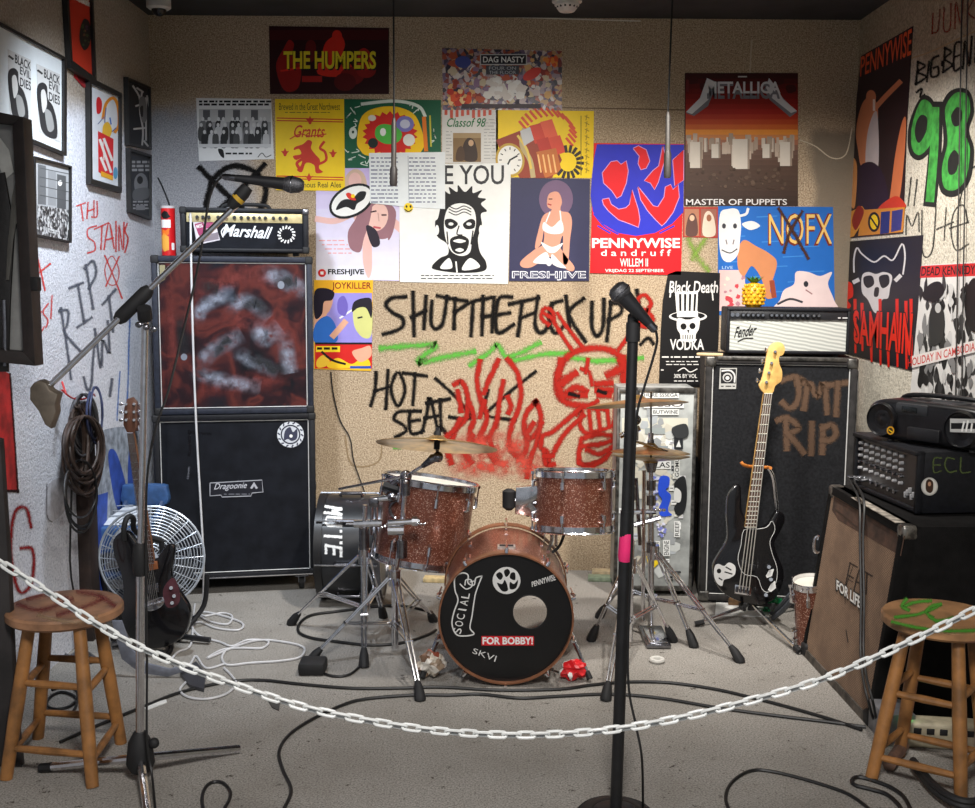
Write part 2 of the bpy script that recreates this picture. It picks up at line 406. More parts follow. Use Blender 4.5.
# flames
c.SS([[(455, 384), (462, 382), (468, 398), (466, 418), (457, 428), (452, 440)], [(480, 362), (477, 380), (481, 400), (487, 418), (480, 436)], [(498, 361), (490, 378), (484, 392)],
      [(508, 360), (517, 372), (521, 392), (518, 410), (512, 424), (509, 440), (514, 454), (522, 456), (527, 446), (525, 430)],
      [(503, 382), (500, 398), (498, 412), (496, 426)], [(536, 402), (527, 412), (524, 424), (529, 438), (537, 432), (541, 418), (539, 408), (536, 402)],
      [(541, 424), (536, 444), (530, 460), (527, 476)], [(470, 405), (474, 418), (470, 432), (476, 442), (488, 438)], [(460, 420), (454, 430), (447, 436)],
      [(495, 425), (490, 438), (492, 448)], [(508, 398), (511, 406), (509, 412)], [(458, 392), (461, 410)], [(472, 436), (466, 446)], [(529, 430), (533, 424)], [(484, 402), (480, 416)]], 9, RD)
for q in ([(466, 455), (470, 461)], [(491, 452), (495, 460)], [(449, 455), (451, 461)]): c.S(q, 12, RD)
HZ = haze((190, 62, 44), .75)
c.S([(440, 468), (480, 462), (520, 464), (548, 470)], 44, HZ); c.S([(450, 440), (490, 446), (530, 440)], 40, HZ)
# skull with a hair bow and crossed bone
c.S([(604, 408), (585, 406), (566, 402), (557, 390), (559, 370), (571, 354), (592, 348), (613, 351), (625, 364), (628, 382), (618, 396)], 11, RD)
c.SS([[(561, 362), (558, 380), (563, 398)], [(563, 382), (574, 374)]], 13, RD); c.SS([[(622, 360), (625, 384)], [(618, 370), (610, 374)]], 15, RD)
c.SS([[(568, 392), (576, 387), (585, 391)], [(568, 396), (584, 395)], [(598, 384), (610, 383)], [(598, 390), (611, 390)], [(600, 395), (608, 395)]], 11, RD)
c.SS([[(570, 394), (578, 396)], [(599, 391), (605, 393)]], 6, BK); c.SS([[(582, 369), (589, 372), (592, 384)], [(588, 360), (586, 372)], [(592, 404), (597, 401)]], 7, RD)
c.SS([[(577, 414), (582, 409), (580, 424), (586, 433), (598, 431), (612, 425), (616, 410)], [(589, 412), (591, 428)], [(598, 410), (600, 428)], [(607, 409), (609, 425)]], 7.5, RD)
c.SS([[(579, 409), (562, 424), (552, 432), (543, 436), (541, 447), (547, 452), (550, 466)], [(583, 416), (566, 432), (557, 446), (553, 454)], [(544, 452), (546, 464), (553, 464)], [(545, 456), (552, 456)]], 8.5, RD)
c.SS([[(584, 438), (600, 434), (614, 437)], [(581, 440), (580, 463), (600, 461), (615, 447)], [(583, 446), (600, 444), (614, 440)], [(588, 450), (600, 454), (613, 446)], [(580, 463), (590, 467), (604, 459)], [(616, 400), (615, 440)]], 8.5, RD)
c.SS([[(572, 350), (560, 332), (552, 318)], [(582, 346), (566, 326), (558, 314)], [(548, 324), (541, 317), (545, 308), (553, 312), (554, 322)], [(545, 314), (552, 318)], [(619, 349), (630, 334), (638, 324)], [(637, 318), (642, 326), (650, 325), (653, 318), (648, 311), (651, 303), (645, 295), (638, 299), (640, 308), (646, 310)]], 7, RD)
obj('wall_back', wb, kind='structure')

# ---- left wall
wl = MB().box(XL - .15, XL, Y0 + .8, D + .15, -.1, ZC, M_left)
c = Canvas(wl, PL, NL)
R2 = spray((220, 62, 56), .5, .6); G2 = spray((96, 100, 112), .5, .62); B2 = spray((70, 120, 196), .6, .68)
c.SS([[(77, 206), (85, 203)], [(81, 205), (83, 220)], [(88, 203), (87, 218)], [(94, 201), (94, 217)], [(88, 211), (94, 209)], [(97, 202), (97, 216), (92, 217)],
      [(96, 226), (88, 229), (88, 237), (94, 242), (95, 250), (88, 253)], [(95, 229), (108, 223)], [(102, 226), (101, 249)], [(104, 249), (109, 223), (114, 248)], [(106, 240), (113, 238)],
      [(116, 222), (116, 251)], [(119, 250), (119, 225), (123, 250), (124, 223)], [(127, 224), (125, 231), (128, 239), (125, 252)], [(105, 256), (113, 275), (122, 298)], [(119, 257), (113, 270), (106, 286)]], 3.0, R2)
c.S([(112, 256), (105, 268), (108, 283), (116, 284), (119, 270)], 1.8, R2, closed=True)
c.SS([[(61, 309), (66, 340), (71, 378)], [(60, 311), (68, 311), (67, 325), (64, 331), (72, 342), (81, 352)], [(70, 288), (82, 283)], [(78, 286), (84, 322)], [(78, 327), (91, 318)], [(86, 266), (93, 308)], [(85, 268), (93, 261), (96, 274), (89, 288)],
      [(95, 340), (93, 360), (91, 386), (87, 389), (84, 378)], [(95, 330), (101, 368), (103, 340), (109, 353), (108, 322)], [(103, 304), (115, 290)], [(109, 297), (113, 331)], [(112, 380), (110, 395)]], 5.6, G2)
c.SS([[(37, 255), (41, 272), (45, 290)], [(35, 276), (50, 264)], [(31, 292), (34, 325), (40, 330)], [(41, 312), (36, 322), (39, 334), (44, 327)], [(48, 304), (43, 312), (48, 320), (46, 327)], [(52, 296), (51, 318)]], 3, R2)
c.G([(-6, 366), (10, 374), (18, 490), (-6, 490)], mat('paint_red', (204, 48, 48), .6, var=.3, vs=20)); c.S([(10, 374), (14, 430), (18, 492)], 3, spray((60, 26, 26), .4, .5)); c.S([(-4, 491), (18, 491)], 4, spray((50, 30, 30), .4, .5))
R3 = spray((150, 30, 30), .6, .5)
c.SS([[(31, 526), (26, 508), (15, 512), (11, 540), (13, 570), (20, 592), (30, 586), (34, 566), (32, 549), (22, 548)]], 7, R3)
c.S([(131, 298), (129, 340), (128, 385), (126, 420)], 4, B2); c.S([(120, 372), (117, 420)], 3, B2)
c.SG([(98, 440), (112, 428), (132, 432), (137, 470), (134, 520), (104, 524), (96, 500)], mat('paint_pale', (176, 186, 200), .8, var=.35, vs=22))
c.SG([(108, 456), (116, 452), (126, 486), (124, 505), (116, 506)], mat('paint_blue', (58, 92, 190), .7, var=.2, vs=22)); c.SG([(129, 450), (134, 448), (135, 492), (128, 494)], MC['paint_blue']); c.G([(88, 498), (108, 492), (104, 600), (88, 604)], MC['paint_blue'])
c.SG([(47, 488), (58, 478), (66, 484), (66, 508), (52, 522), (46, 515)], mat('paint_pale2', (206, 206, 212), .9, var=.12, vs=60)); c.S([(47, 484), (47, 515), (52, 522)], 1.3, spray((110, 108, 112), .4, .4))
obj('wall_left', wl, kind='structure')

# ---- right wall
wr = MB().box(XR, XR + .15, Y0 + .8, D + .15, -.1, ZC, M_right)
c = Canvas(wr, PR, NR)
BR = spray((30, 30, 28), .45, .52); RR = spray((150, 48, 38), .6, .62); GD = spray((52, 54, 52), .5, .62)
c.SS([[(933, 14), (932, 33)], [(933, 33), (938, 30), (940, 10)], [(944, 8), (944, 30), (950, 28), (951, 4)], [(955, 28), (956, 2), (961, 25), (963, -3)], [(967, 24), (968, -4)], [(976, -4), (968, 12), (978, 20)]], 3.4, RR)
c.SS([[(918, 62), (916, 84)], [(918, 62), (925, 66), (918, 72), (926, 77), (916, 84)], [(929, 62), (927, 81)], [(938, 56), (932, 60), (931, 76), (938, 75), (938, 67), (934, 68)], [(942, 62), (942, 65)],
      [(945, 48), (943, 72)], [(945, 48), (951, 52), (945, 59), (952, 65), (943, 72)], [(961, 42), (955, 45), (954, 70), (961, 67)], [(955, 57), (960, 55)], [(963, 68), (965, 41), (969, 66), (972, 37)], [(976, 35), (975, 62)], [(917, 92), (922, 89), (920, 97), (924, 95)]], 4, BR)
gp = mat('paint_green', (72, 178, 74), .7, var=.3, vs=30); kp = mat('paint_black', (30, 32, 30), .7, var=.2)
c.S([(936, 106), (935, 150), (930, 202)], 13, kp); c.SG([(921, 97), (933, 100), (938, 122), (934, 146), (920, 160), (909, 152), (909, 124)], kp)
c.S([(935, 110), (934, 150), (930, 199)], 8.5, gp); c.SG([(921, 101), (931, 104), (935, 122), (931, 143), (920, 155), (912, 148), (912, 126)], gp); c.SG([(921, 115), (927, 118), (926, 132), (919, 143), (915, 135), (916, 123)], kp)
c.SG([(959, 88), (970, 92), (974, 112), (969, 130), (974, 150), (970, 180), (956, 196), (941, 192), (938, 168), (943, 146), (943, 130), (941, 108), (948, 93)], kp)
c.SG([(959, 92), (968, 96), (970, 112), (965, 131), (970, 150), (966, 178), (955, 190), (944, 187), (942, 168), (947, 146), (947, 132), (945, 110), (951, 97)], gp)
c.SG([(957, 107), (962, 112), (960, 124), (954, 126), (951, 116)], kp); c.SG([(954, 150), (959, 157), (956, 172), (949, 174), (948, 160)], kp)
c.SS([[(906, 234), (907, 215), (912, 226), (918, 212), (919, 231)], [(922, 211), (922, 249), (927, 257), (933, 246), (936, 205)], [(937, 229), (953, 222)], [(946, 208), (944, 240)], [(962, 192), (958, 210), (957, 245)], [(950, 228), (968, 222)],
      [(968, 222), (963, 205), (954, 212), (951, 232), (956, 250), (968, 244)]], 2.8, GD)
c.SS([[(911, 178), (908, 205)], [(917, 180), (914, 205)], [(972, 168), (978, 165)]], 3, GD)
c.S([(905, 60), (930, 52), (960, 38), (978, 30)], 1.2, (172, 140, 96))
obj('wall_right', wr, kind='structure')
# ================================================================ POSTERS on the back wall
NP = [0]
def poster(label, q, base, draw, cate='poster', p=PB, n=NB, name='poster', group='posters on the back wall'):
    NP[0] += 1; mb = MB(); of = {2: .002, 4: .0055, 5: .0045, 10: .008, 9: .0045, 11: .0065, 12: .0075, 16: .0075, 17: .0045, 18: .0065, 19: .0105}.get(NP[0], .003) if p is PB else .003; c = Canvas(mb, p, n, of)
    if len(q) == 4 and not isinstance(q[0], tuple): x0, y0, x1, y1 = q; q = [(x0, y0), (x1, y0), (x1, y1), (x0, y1)]
    c.sheet(q, base, of - .0004 if p is PB else .0012); draw(c); obj(name, mb, None, label, cate, group)
W1 = (238, 238, 234); K1 = (24, 23, 24); YL = (246, 208, 24); SK = (222, 168, 140)
def grad(c, x0, y0, x1, y1, stops, n=16):
    for i in range(n):
        t = (i + .5) / n
        for (a, ca), (b, cb) in zip(stops, stops[1:]):
            if a <= t <= b:
                u = (t - a) / (b - a); col = tuple(int(ca[k] + (cb[k] - ca[k]) * u) for k in range(3)); break
        c.R(x0, y0 + (y1 - y0) * i / n, x1, y0 + (y1 - y0) * (i + 1) / n + .05, col)
def speck(name, cols, vs):
    if name in MC: return MC[name]
    m, nt, b = nodes(name); b.inputs['Roughness'].default_value = .4
    v = N(nt, 'ShaderNodeTexVoronoi', Scale=vs); tc = N(nt, 'ShaderNodeTexCoord'); nt.links.new(tc.outputs['Object'], v.inputs['Vector'])
    s = N(nt, 'ShaderNodeSeparateColor'); nt.links.new(v.outputs['Color'], s.inputs[0])
    r = ramp(nt, s.outputs[0], [(i / len(cols), q) for i, q in enumerate(cols)]); r.color_ramp.interpolation = 'CONSTANT'
    nt.links.new(r.outputs[0], b.inputs['Base Color']); MC[name] = m; return m

def d(c):
    rd = (150, 26, 20); r2 = (214, 44, 28)
    c.R(270, 30, 388, 40, (70, 14, 14))
    c.SG([(284, 48), (289, 40), (294, 44), (293, 54), (301, 66), (298, 88), (284, 90), (276, 66)], rd)
    c.SG([(322, 54), (326, 42), (334, 36), (340, 34), (345, 44), (342, 58), (352, 66), (348, 76), (318, 74)], r2); c.E(337, 36, 5, 6, r2)
    c.E(352, 76, 12, 9, (120, 24, 22)); c.E(345, 82, 11, 9, (92, 18, 18)); c.E(366, 70, 10, 8, (140, 30, 26)); c.SG([(355, 56), (364, 48), (372, 56), (371, 68), (358, 70)], (166, 34, 28))
    c.SG([(306, 44), (312, 40), (316, 46), (314, 60), (306, 62)], (100, 20, 18)); c.S([(281, 71), (300, 68)], 2, r2); c.R(302, 76, 322, 82, (170, 36, 28))
    c.T('THE HUMPERS', 284.5, 52, 377, 70.5, K1, .02); c.T('THE HUMPERS', 283.5, 51, 376, 69, (232, 212, 40), .03)
poster('dark red concert photo poster with bold yellow lettering, topmost on the left', [(269, 26), (389, 28), (389, 94), (270, 94)], (48, 12, 14), d)
def d(c):
    c.blobs(443, 49, 561, 109, 150, [(206, 190, 190), (150, 60, 50), (230, 220, 214), (60, 50, 66), (150, 120, 150), (190, 90, 60), (226, 180, 120), (90, 80, 110), (216, 200, 170)], 2, 6.5, 4)
    c.blobs(444, 84, 476, 109, 26, [(226, 90, 50), (240, 140, 70), (196, 60, 46), (250, 210, 150)], 2, 6, 5); c.blobs(540, 52, 561, 70, 14, [(226, 90, 50), (240, 150, 70)], 2, 5, 6)
    c.blobs(480, 74, 530, 104, 40, [(236, 232, 226), (222, 214, 206), (240, 238, 234)], 3, 7, 7); c.E(463, 62, 8, 6, (70, 80, 150)); c.E(532, 74, 10, 5, (222, 70, 60), -30); c.R(462, 104, 541, 108, (70, 58, 62))
    c.R(480, 54, 527, 65, (210, 208, 205)); c.R(481, 55, 526, 64, (40, 38, 44)); c.T('DAG NASTY', 483, 56.5, 524.5, 62.5, W1, .02)
    c.R(486, 65.5, 519, 74.5, (70, 72, 80)); c.T('FOUR ON', 489, 66.5, 516, 69.8, (190, 192, 196)); c.T('THE FLOOR', 489, 70.8, 516, 74, (190, 192, 196))
poster('crowded multicoloured collage poster with a small dark title box, top centre', [(442, 48), (562, 51), (562, 112), (443, 110)], speck('collage_print', [(176, 150, 150), (130, 50, 44), (206, 196, 190), (46, 40, 52), (110, 90, 120), (170, 80, 50), (190, 150, 100), (70, 60, 84), (150, 130, 140)], 55), d)
def d(c):
    c.dashes(199, 100, 271, 106, 2, (30, 30, 30), 2.0, 3); c.R(199, 109, 271, 147, (150, 150, 150)); c.R(199, 109, 271, 122, (186, 186, 184))
    for x in (203, 218, 233, 251): c.R(x, 110, x + 7, 120, (90, 90, 92))
    rr = random.Random(9)
    for row, y in enumerate((119, 125, 132)):
        for i in range(10):
            x = 203 + i * 7 + rr.uniform(-2, 2); g = rr.choice((40, 70, 110, 190)); c.SG([(x - 2.6, y + 15), (x - 3, y + 4), (x, y + 1.5), (x + 3, y + 4), (x + 2.6, y + 15)], (g, g, g)); c.E(x, y, 1.5, 2, (206, 206, 204))
    c.R(199, 144, 271, 147.5, (206, 206, 206)); c.dashes(221, 152, 252, 155, 1, (40, 40, 40), 1.8); c.S([(258, 157), (262, 153), (266, 157), (271, 155)], .8, (60, 60, 60)); c.SG([(218, 149), (223, 150), (224, 158), (220, 155)], K1)
poster('black and white group photograph print with white border, left of the yellow ales poster', [(196, 98), (271, 99), (274, 159), (199, 161)], (228, 228, 226), d)
def d(c):
    r = (206, 52, 26); k = (70, 56, 14)
    c.T('Brewed in the Great Northwest', 279, 103, 340, 110, k); c.dashes(285, 111, 330, 114, 1, (130, 110, 20), .7)
    for y in (118, 120.5, 176, 178.5): c.S([(277, y), (343, y + 1.5)], 1.1, r, False)
    for x, y in ((310, 120), (285, 152), (333, 153), (309, 177)): c.SG([(x, y - 4), (x + 1.5, y - 1), (x + 4, y - 1), (x + 2, y + 1.5), (x + 1, y + 4), (x - 1, y + 4), (x - 2, y + 1.5), (x - 4, y - 1), (x - 1.5, y - 1)], r)
    c.T('Grants', 294, 125, 325, 137.5, r, .012, .35); c.S([(290, 139), (300, 134), (310, 136), (326, 134)], 1.1, r)
    c.SG([(303, 144), (308, 140), (312, 142), (311, 148), (315, 154), (320, 160), (319, 168), (323, 172), (316, 173), (314, 165), (306, 163), (302, 172), (297, 170), (301, 165), (302, 158), (296, 160), (293, 156), (301, 154), (299, 149), (294, 150), (295, 147)], r)
    c.S([(319, 164), (326, 160), (325, 152), (320, 148), (324, 142)], 2.6, r); c.S([(304, 158), (297, 163), (299, 168)], 3, r)
    c.T('mous Real Ales', 302, 182, 341, 187.5, k, .005)
poster('yellow ale poster with a red rampant lion and red script', [(275, 99), (344, 99), (345, 191), (276, 190)], YL, d)
def d(c):
    rr = random.Random(5); wt = (214, 226, 214)
    for i in range(46):
        x, y = rr.uniform(347, 436), rr.uniform(102, 165)
        if (x - 392) ** 2 / 1500 + (y - 135) ** 2 / 900 > 1: c.S([(x, y), (x + rr.uniform(-4, 4), y + rr.uniform(-3, 3)), (x + rr.uniform(-5, 5), y + rr.uniform(-4, 4))], .9, wt)
    c.S([(362, 104), (395, 101), (418, 106), (425, 116)], 3.2, wt); c.E(353, 133, 4, 6, wt); c.E(353, 132, 1.2, 1.5, (20, 60, 40))
    c.SG([(357, 140), (362, 116), (380, 107), (402, 108), (418, 120), (421, 152), (372, 156), (360, 150)], (244, 196, 20))
    z = []
    for i in range(44):
        t = 2 * PI * i / 44; k = 1 if i % 2 else .85; z.append((390 + 28 * k * math.cos(t), 134 + 23 * k * math.sin(t)))
    c.G(z, (208, 40, 32)); c.E(405, 124, 9, 8, (120, 120, 190)); c.E(405, 124, 5, 4.5, (200, 204, 226)); c.E(409, 140, 6, 6, (228, 228, 220)); c.E(373, 143, 5, 5, (34, 44, 40))
    c.SG([(376, 128), (384, 124), (396, 127), (402, 134), (398, 142), (386, 144), (376, 138)], (84, 186, 74)); c.E(383, 132, 3, 4, W1); c.E(372, 118, 4, 3, (230, 226, 214))
    c.S([(424, 118), (426, 150)], 4, (224, 120, 30)); c.S([(430, 116), (431, 146)], 1.6, (200, 190, 60)); c.S([(370, 155), (415, 154)], 3, (240, 200, 30))
poster('green cartoon poster with a yellow and red starburst beside the yellow ale poster', [(344, 99), (441, 100), (441, 168), (345, 168)], (22, 92, 62), d)
def d(c):
    for i in range(9): c.S([(446 + i * 5.5, 111), (446 + i * 5.5, 114 + (i * 7) % 4)], 3, (206, 90, 70), False)
    c.T('Classof 98', 447, 118, 486, 127, (18, 110, 52), .012, .3); c.R(453, 133, 481, 162, (132, 104, 66)); c.R(453, 133, 481, 138, (166, 140, 100))
    c.SG([(464, 160), (463, 146), (468, 138), (475, 142), (477, 160)], (60, 44, 34)); c.E(471, 143, 2.6, 3.2, (196, 160, 124)); c.SG([(456, 160), (457, 150), (461, 146), (464, 150), (464, 160)], (80, 58, 40)); c.dashes(446, 130, 452, 160, 9, (150, 150, 148), .7); c.dashes(484, 118, 496, 160, 13, (160, 158, 156), .7)
poster('grey sheet reading Class of 98 in green over a small brown photo', [(442, 110), (498, 110), (498, 163), (442, 163)], (214, 212, 206), d)
def d(c):
    for i in range(16):
        t = i / 15; a = math.radians(200 + 190 * t); x, y = 545 + 26 * math.cos(a) + 2, 132 + 20 * math.sin(a)
        c.S([(x - 3, y - 3.5), (x + 3, y + 3.5)], 2.6, (222, 84, 48), False)
    c.G([(496, 140), (545, 121), (562, 160), (552, 178), (520, 178), (500, 150)], (150, 60, 36))
    for a, b, e in ((529, 126, (206, 62, 40)), (540, 122, (226, 92, 60)), (536, 140, (190, 52, 36)), (548, 138, (214, 74, 50))): c.G([(a, b), (a + 12, b - 3), (a + 18, b + 14), (a + 6, b + 18)], e)
    c.G([(536, 152), (556, 148), (562, 172), (545, 178)], (196, 110, 50))
    for i in range(4): c.S([(538 + i * 5, 155), (541 + i * 5, 172)], 1.6, (244, 190, 120), False)
    c.S([(524, 130), (522, 145), (530, 160), (533, 176)], 5, (188, 168, 120)); c.S([(518, 136), (527, 150), (531, 168)], 2.4, (226, 196, 90)); c.G([(520, 131), (530, 127), (534, 140), (524, 146)], (196, 196, 196))
    for i in range(12):
        a = math.radians(-100 + 230 * i / 11); x, y = 568 + 12 * math.cos(a), 162 + 13 * math.sin(a); c.S([(x - 2.5 * math.cos(a), y - 2.5 * math.sin(a)), (x + 3 * math.cos(a), y + 3 * math.sin(a))], 3, (52, 42, 32), False)
    c.E(510, 160, 14.5, 17, (190, 156, 60), -12); c.E(510, 160, 12.2, 14.5, (238, 236, 228), -12)
    for i in range(12):
        a = 2 * PI * i / 12; c.S([(510 + 8.5 * math.cos(a), 160 + 10.5 * math.sin(a)), (510 + 10.5 * math.cos(a), 160 + 12.5 * math.sin(a))], 1, (60, 54, 50), False)
    c.SS([[(510, 160), (517, 156)], [(510, 160), (508, 164)]], 1.7, (30, 30, 30)); c.S([(581, 116), (581, 175)], .8, (120, 100, 20), False)
    for i in range(9): c.SS([[(585, 116 + i * 6.6), (589, 118 + i * 6.6)], [(587, 115 + i * 6.6), (586, 120 + i * 6.6)]], .9, (170, 140, 20))
poster('yellow poster of a wristwatch strapped to red sticks with a coiled wire', [(496, 110), (594, 111), (593, 178), (496, 177)], YL, d)
def d(c):
    hr = (150, 108, 116); sk = (228, 184, 176)
    grad(c, 316, 166, 399, 280, [(0, (196, 176, 224)), (.4, (214, 206, 232)), (1, (226, 224, 234))], 8)
    c.S([(317, 219), (335, 221), (352, 214)], 6, sk); c.S([(382, 212), (400, 228)], 8, sk)
    c.SG([(345, 178), (354, 169), (364, 174), (366, 190), (348, 192)], (206, 178, 156)); c.E(355, 181, 6.5, 8.5, sk)
    c.SG([(352, 205), (364, 195), (372, 203), (376, 222), (372, 236), (372, 268), (368, 278), (363, 262), (362, 240), (356, 225)], sk)
    c.SG([(362, 206), (372, 200), (388, 200), (394, 214), (390, 236), (376, 238), (366, 226)], hr); c.E(378, 217, 10, 14, (232, 190, 178), 12)
    c.SG([(362, 202), (372, 200), (370, 220), (364, 238), (360, 252), (350, 248), (348, 232), (356, 218)], hr); c.SG([(366, 226), (376, 230), (380, 244), (372, 246)], (44, 36, 48)); c.SG([(388, 204), (396, 212), (393, 232), (388, 240), (389, 222)], hr)
    c.SS([[(371, 212), (376, 211)], [(382, 215), (386, 215)]], 1.5, (70, 46, 50)); c.SS([[(374, 227), (380, 228)]], 2, (196, 90, 96)); c.SS([[(378, 213), (379, 221)]], .9, (196, 150, 140))
    for i in range(4): c.dashes(319 + i * 3, 239 + i * 4.2, 346 + i * 2, 242 + i * 4.2, 1, (226, 160, 160), 1.1, i)
    c.E(322, 273, 4, 4, (206, 40, 40)); c.R(320.5, 271.5, 323.5, 274.5, W1); c.T('FRESHJIVE', 328, 269, 364, 276, K1, .03)
poster('lavender poster of a long-haired woman leaning forward, under the oval sticker', [(316, 166), (400, 166), (399, 281), (316, 279)], (206, 196, 228), d)
def d(c):
    c.T('HATE YOU', 402, 165, 504, 184.5, (52, 52, 54), .012)
    c.SG([(436, 270), (432, 266), (440, 258), (448, 254), (447, 244), (437, 236), (435, 222), (438, 218), (441, 205), (445, 196), (443, 190), (450, 194), (449, 187), (457, 192), (458, 185), (465, 192), (472, 186), (473, 193), (482, 190), (478, 197), (486, 199), (481, 204), (487, 211), (481, 214), (482, 226), (478, 238), (480, 252), (486, 262), (484, 271), (460, 273)], K1)
    c.SG([(447, 210), (455, 204), (466, 204), (474, 210), (476, 224), (472, 240), (470, 252), (462, 256), (452, 252), (446, 240), (444, 224)], W1)
    for i in range(3): c.S([(449, 206 + i * 3), (456, 209 + i * 3), (464, 206 + i * 3), (471, 209 + i * 3)], 1, K1)
    c.SG([(445, 220), (452, 219), (458, 224), (452, 229), (446, 227)], K1); c.SG([(463, 224), (470, 219), (475, 221), (474, 228), (466, 229)], K1); c.E(451, 224, 2.6, 1.6, W1); c.E(469, 224, 2.6, 1.6, W1)
    c.SG([(450, 240), (456, 236), (464, 236), (469, 241), (466, 251), (458, 254), (452, 250)], K1); c.SG([(453, 241), (459, 239), (466, 241), (460, 243)], W1); c.SG([(455, 250), (460, 248), (464, 250), (460, 252)], W1)
    c.SS([[(459, 226), (457, 234), (462, 235)], [(447, 232), (448, 244)], [(473, 231), (471, 244)]], 1.3, K1); c.SG([(440, 268), (449, 258), (452, 268)], W1); c.SG([(462, 270), (470, 258), (480, 267)], W1); c.S([(456, 262), (457, 272)], 1.5, W1)
    c.E(437, 230, 2, 5, W1); c.E(481, 230, 2, 5, W1); c.dashes(421, 274, 494, 280, 2, (80, 80, 80), 1.1, 4)
poster('white poster of a screaming black-inked face under the words HATE YOU', [(399, 164), (511, 163), (508, 284), (400, 282)], (233, 234, 230), d)
def d(c):
    for k in range(2): c.dashes(371 + k * 38, 156, 398 + k * 38, 204, 12, (74, 82, 116), 1.1, 8 + k)
    c.S([(408, 156), (409, 200)], .6, (150, 154, 164), False)
poster('white handwritten list in two columns, pinned over the lavender poster', [(369, 153), (445, 152), (445, 209), (408, 207), (370, 203)], (226, 231, 232), d, 'paper sheet', name='handwritten_list', group=None)
def d(c):
    sk = (214, 152, 128); w = (234, 230, 230)
    c.E(556, 199, 17, 19, (112, 88, 116)); c.SG([(547, 205), (549, 194), (558, 192), (562, 202), (558, 210), (551, 209)], sk)
    c.SG([(553, 206), (560, 206), (561, 211), (569, 213), (572, 222), (570, 240), (568, 262), (563, 262), (563, 236), (560, 246), (566, 256), (574, 266), (573, 271), (566, 269), (556, 258), (546, 258), (532, 267), (522, 267), (521, 261), (534, 250), (543, 244), (544, 230), (541, 244), (535, 248), (538, 232), (543, 216), (551, 211)], sk)
    c.SG([(544, 222), (552, 227), (561, 220), (563, 232), (552, 234), (543, 230)], w); c.SS([[(546, 222), (550, 212)], [(561, 220), (560, 211)]], 1.2, w); c.SG([(541, 242), (552, 247), (563, 243), (556, 252), (548, 252)], w)
    c.SG([(533, 262), (546, 252), (550, 263), (546, 264)], w); c.SG([(552, 254), (560, 262), (566, 268), (558, 267), (552, 263)], w); c.E(549, 262, 3, 4, w); c.SS([[(549, 199), (552, 199)]], 1.1, (60, 40, 40))
    c.S([(548, 204), (551, 205)], 1.3, (170, 60, 60)); c.T('FRESHJIVE', 512, 271, 586, 280.5, (226, 228, 236), .03); c.T('FRESHJIVE', 513, 272, 585, 279.5, (52, 52, 84), -.012)
poster('navy poster of a kneeling woman with an afro and white swimwear', [(511, 178), (590, 179), (589, 281), (509, 281)], (54, 54, 84), d)
def d(c):
    b = (44, 50, 190); r = (226, 26, 34)
    c.G([(597, 144.2), (684, 144.6), (683.4, 212), (672, 224), (655, 233), (636, 236), (618, 233), (603, 224), (593, 212), (590.6, 196), (592, 175), (594, 158)], b)
    Z = [[(611, 162), (617, 161), (621, 164.6), (626, 161), (628, 171), (626, 183), (621, 195.5), (617, 198), (612, 190.5), (604, 183), (602.5, 173)], [(633.5, 148.5), (638.4, 146), (646, 150), (649.5, 161), (646, 168), (641, 169.5), (638.4, 163.4), (639.6, 156)],
         [(663, 146), (665, 158.4), (658, 182), (654.5, 189.4), (650.8, 183), (644.6, 180.7), (653, 171), (659, 166)], [(602.5, 199.6), (608.7, 198.4), (611, 204.5), (618.6, 209.5), (626, 208), (629.8, 204.5), (632, 190), (638, 209.5), (639.6, 219.4), (638.4, 227), (628.5, 223), (618.6, 219.4), (608.7, 210.7), (603.8, 204.5)],
         [(638, 187), (646, 197), (653, 206), (658, 207), (664.4, 197), (665.6, 187), (670.6, 184.7), (673, 189.7), (678, 184.7), (679, 197), (673, 212), (665.6, 222), (662, 225.6), (655.7, 219.4), (648, 210.7), (641, 199.6)], [(673, 160), (683.5, 150), (683.3, 180), (675, 186)]]
    for q in Z: c.S(q, 1.6, (206, 150, 200), False, True); c.G(q, r)
    c.SS([[(594, 214), (604, 226), (618, 234)], [(598, 226), (610, 233)], [(668, 224), (680, 214)], [(660, 233), (674, 226)]], 1.6, b)
    c.T('PENNYWISE', 592, 238, 680, 248, W1, .03); c.T('d a n d r u f f', 601, 249.5, 671, 256, W1, .01); c.T('WILLEM II', 620, 258.5, 648, 266.5, W1, .01); c.T('VRIJDAG 22 SEPTEMBER', 605, 269, 664, 273, W1, .01)
poster('red and blue poster with a round splintered emblem above white lettering', [(594, 143), (684, 144), (681, 275), (590, 273)], (230, 26, 34), d)
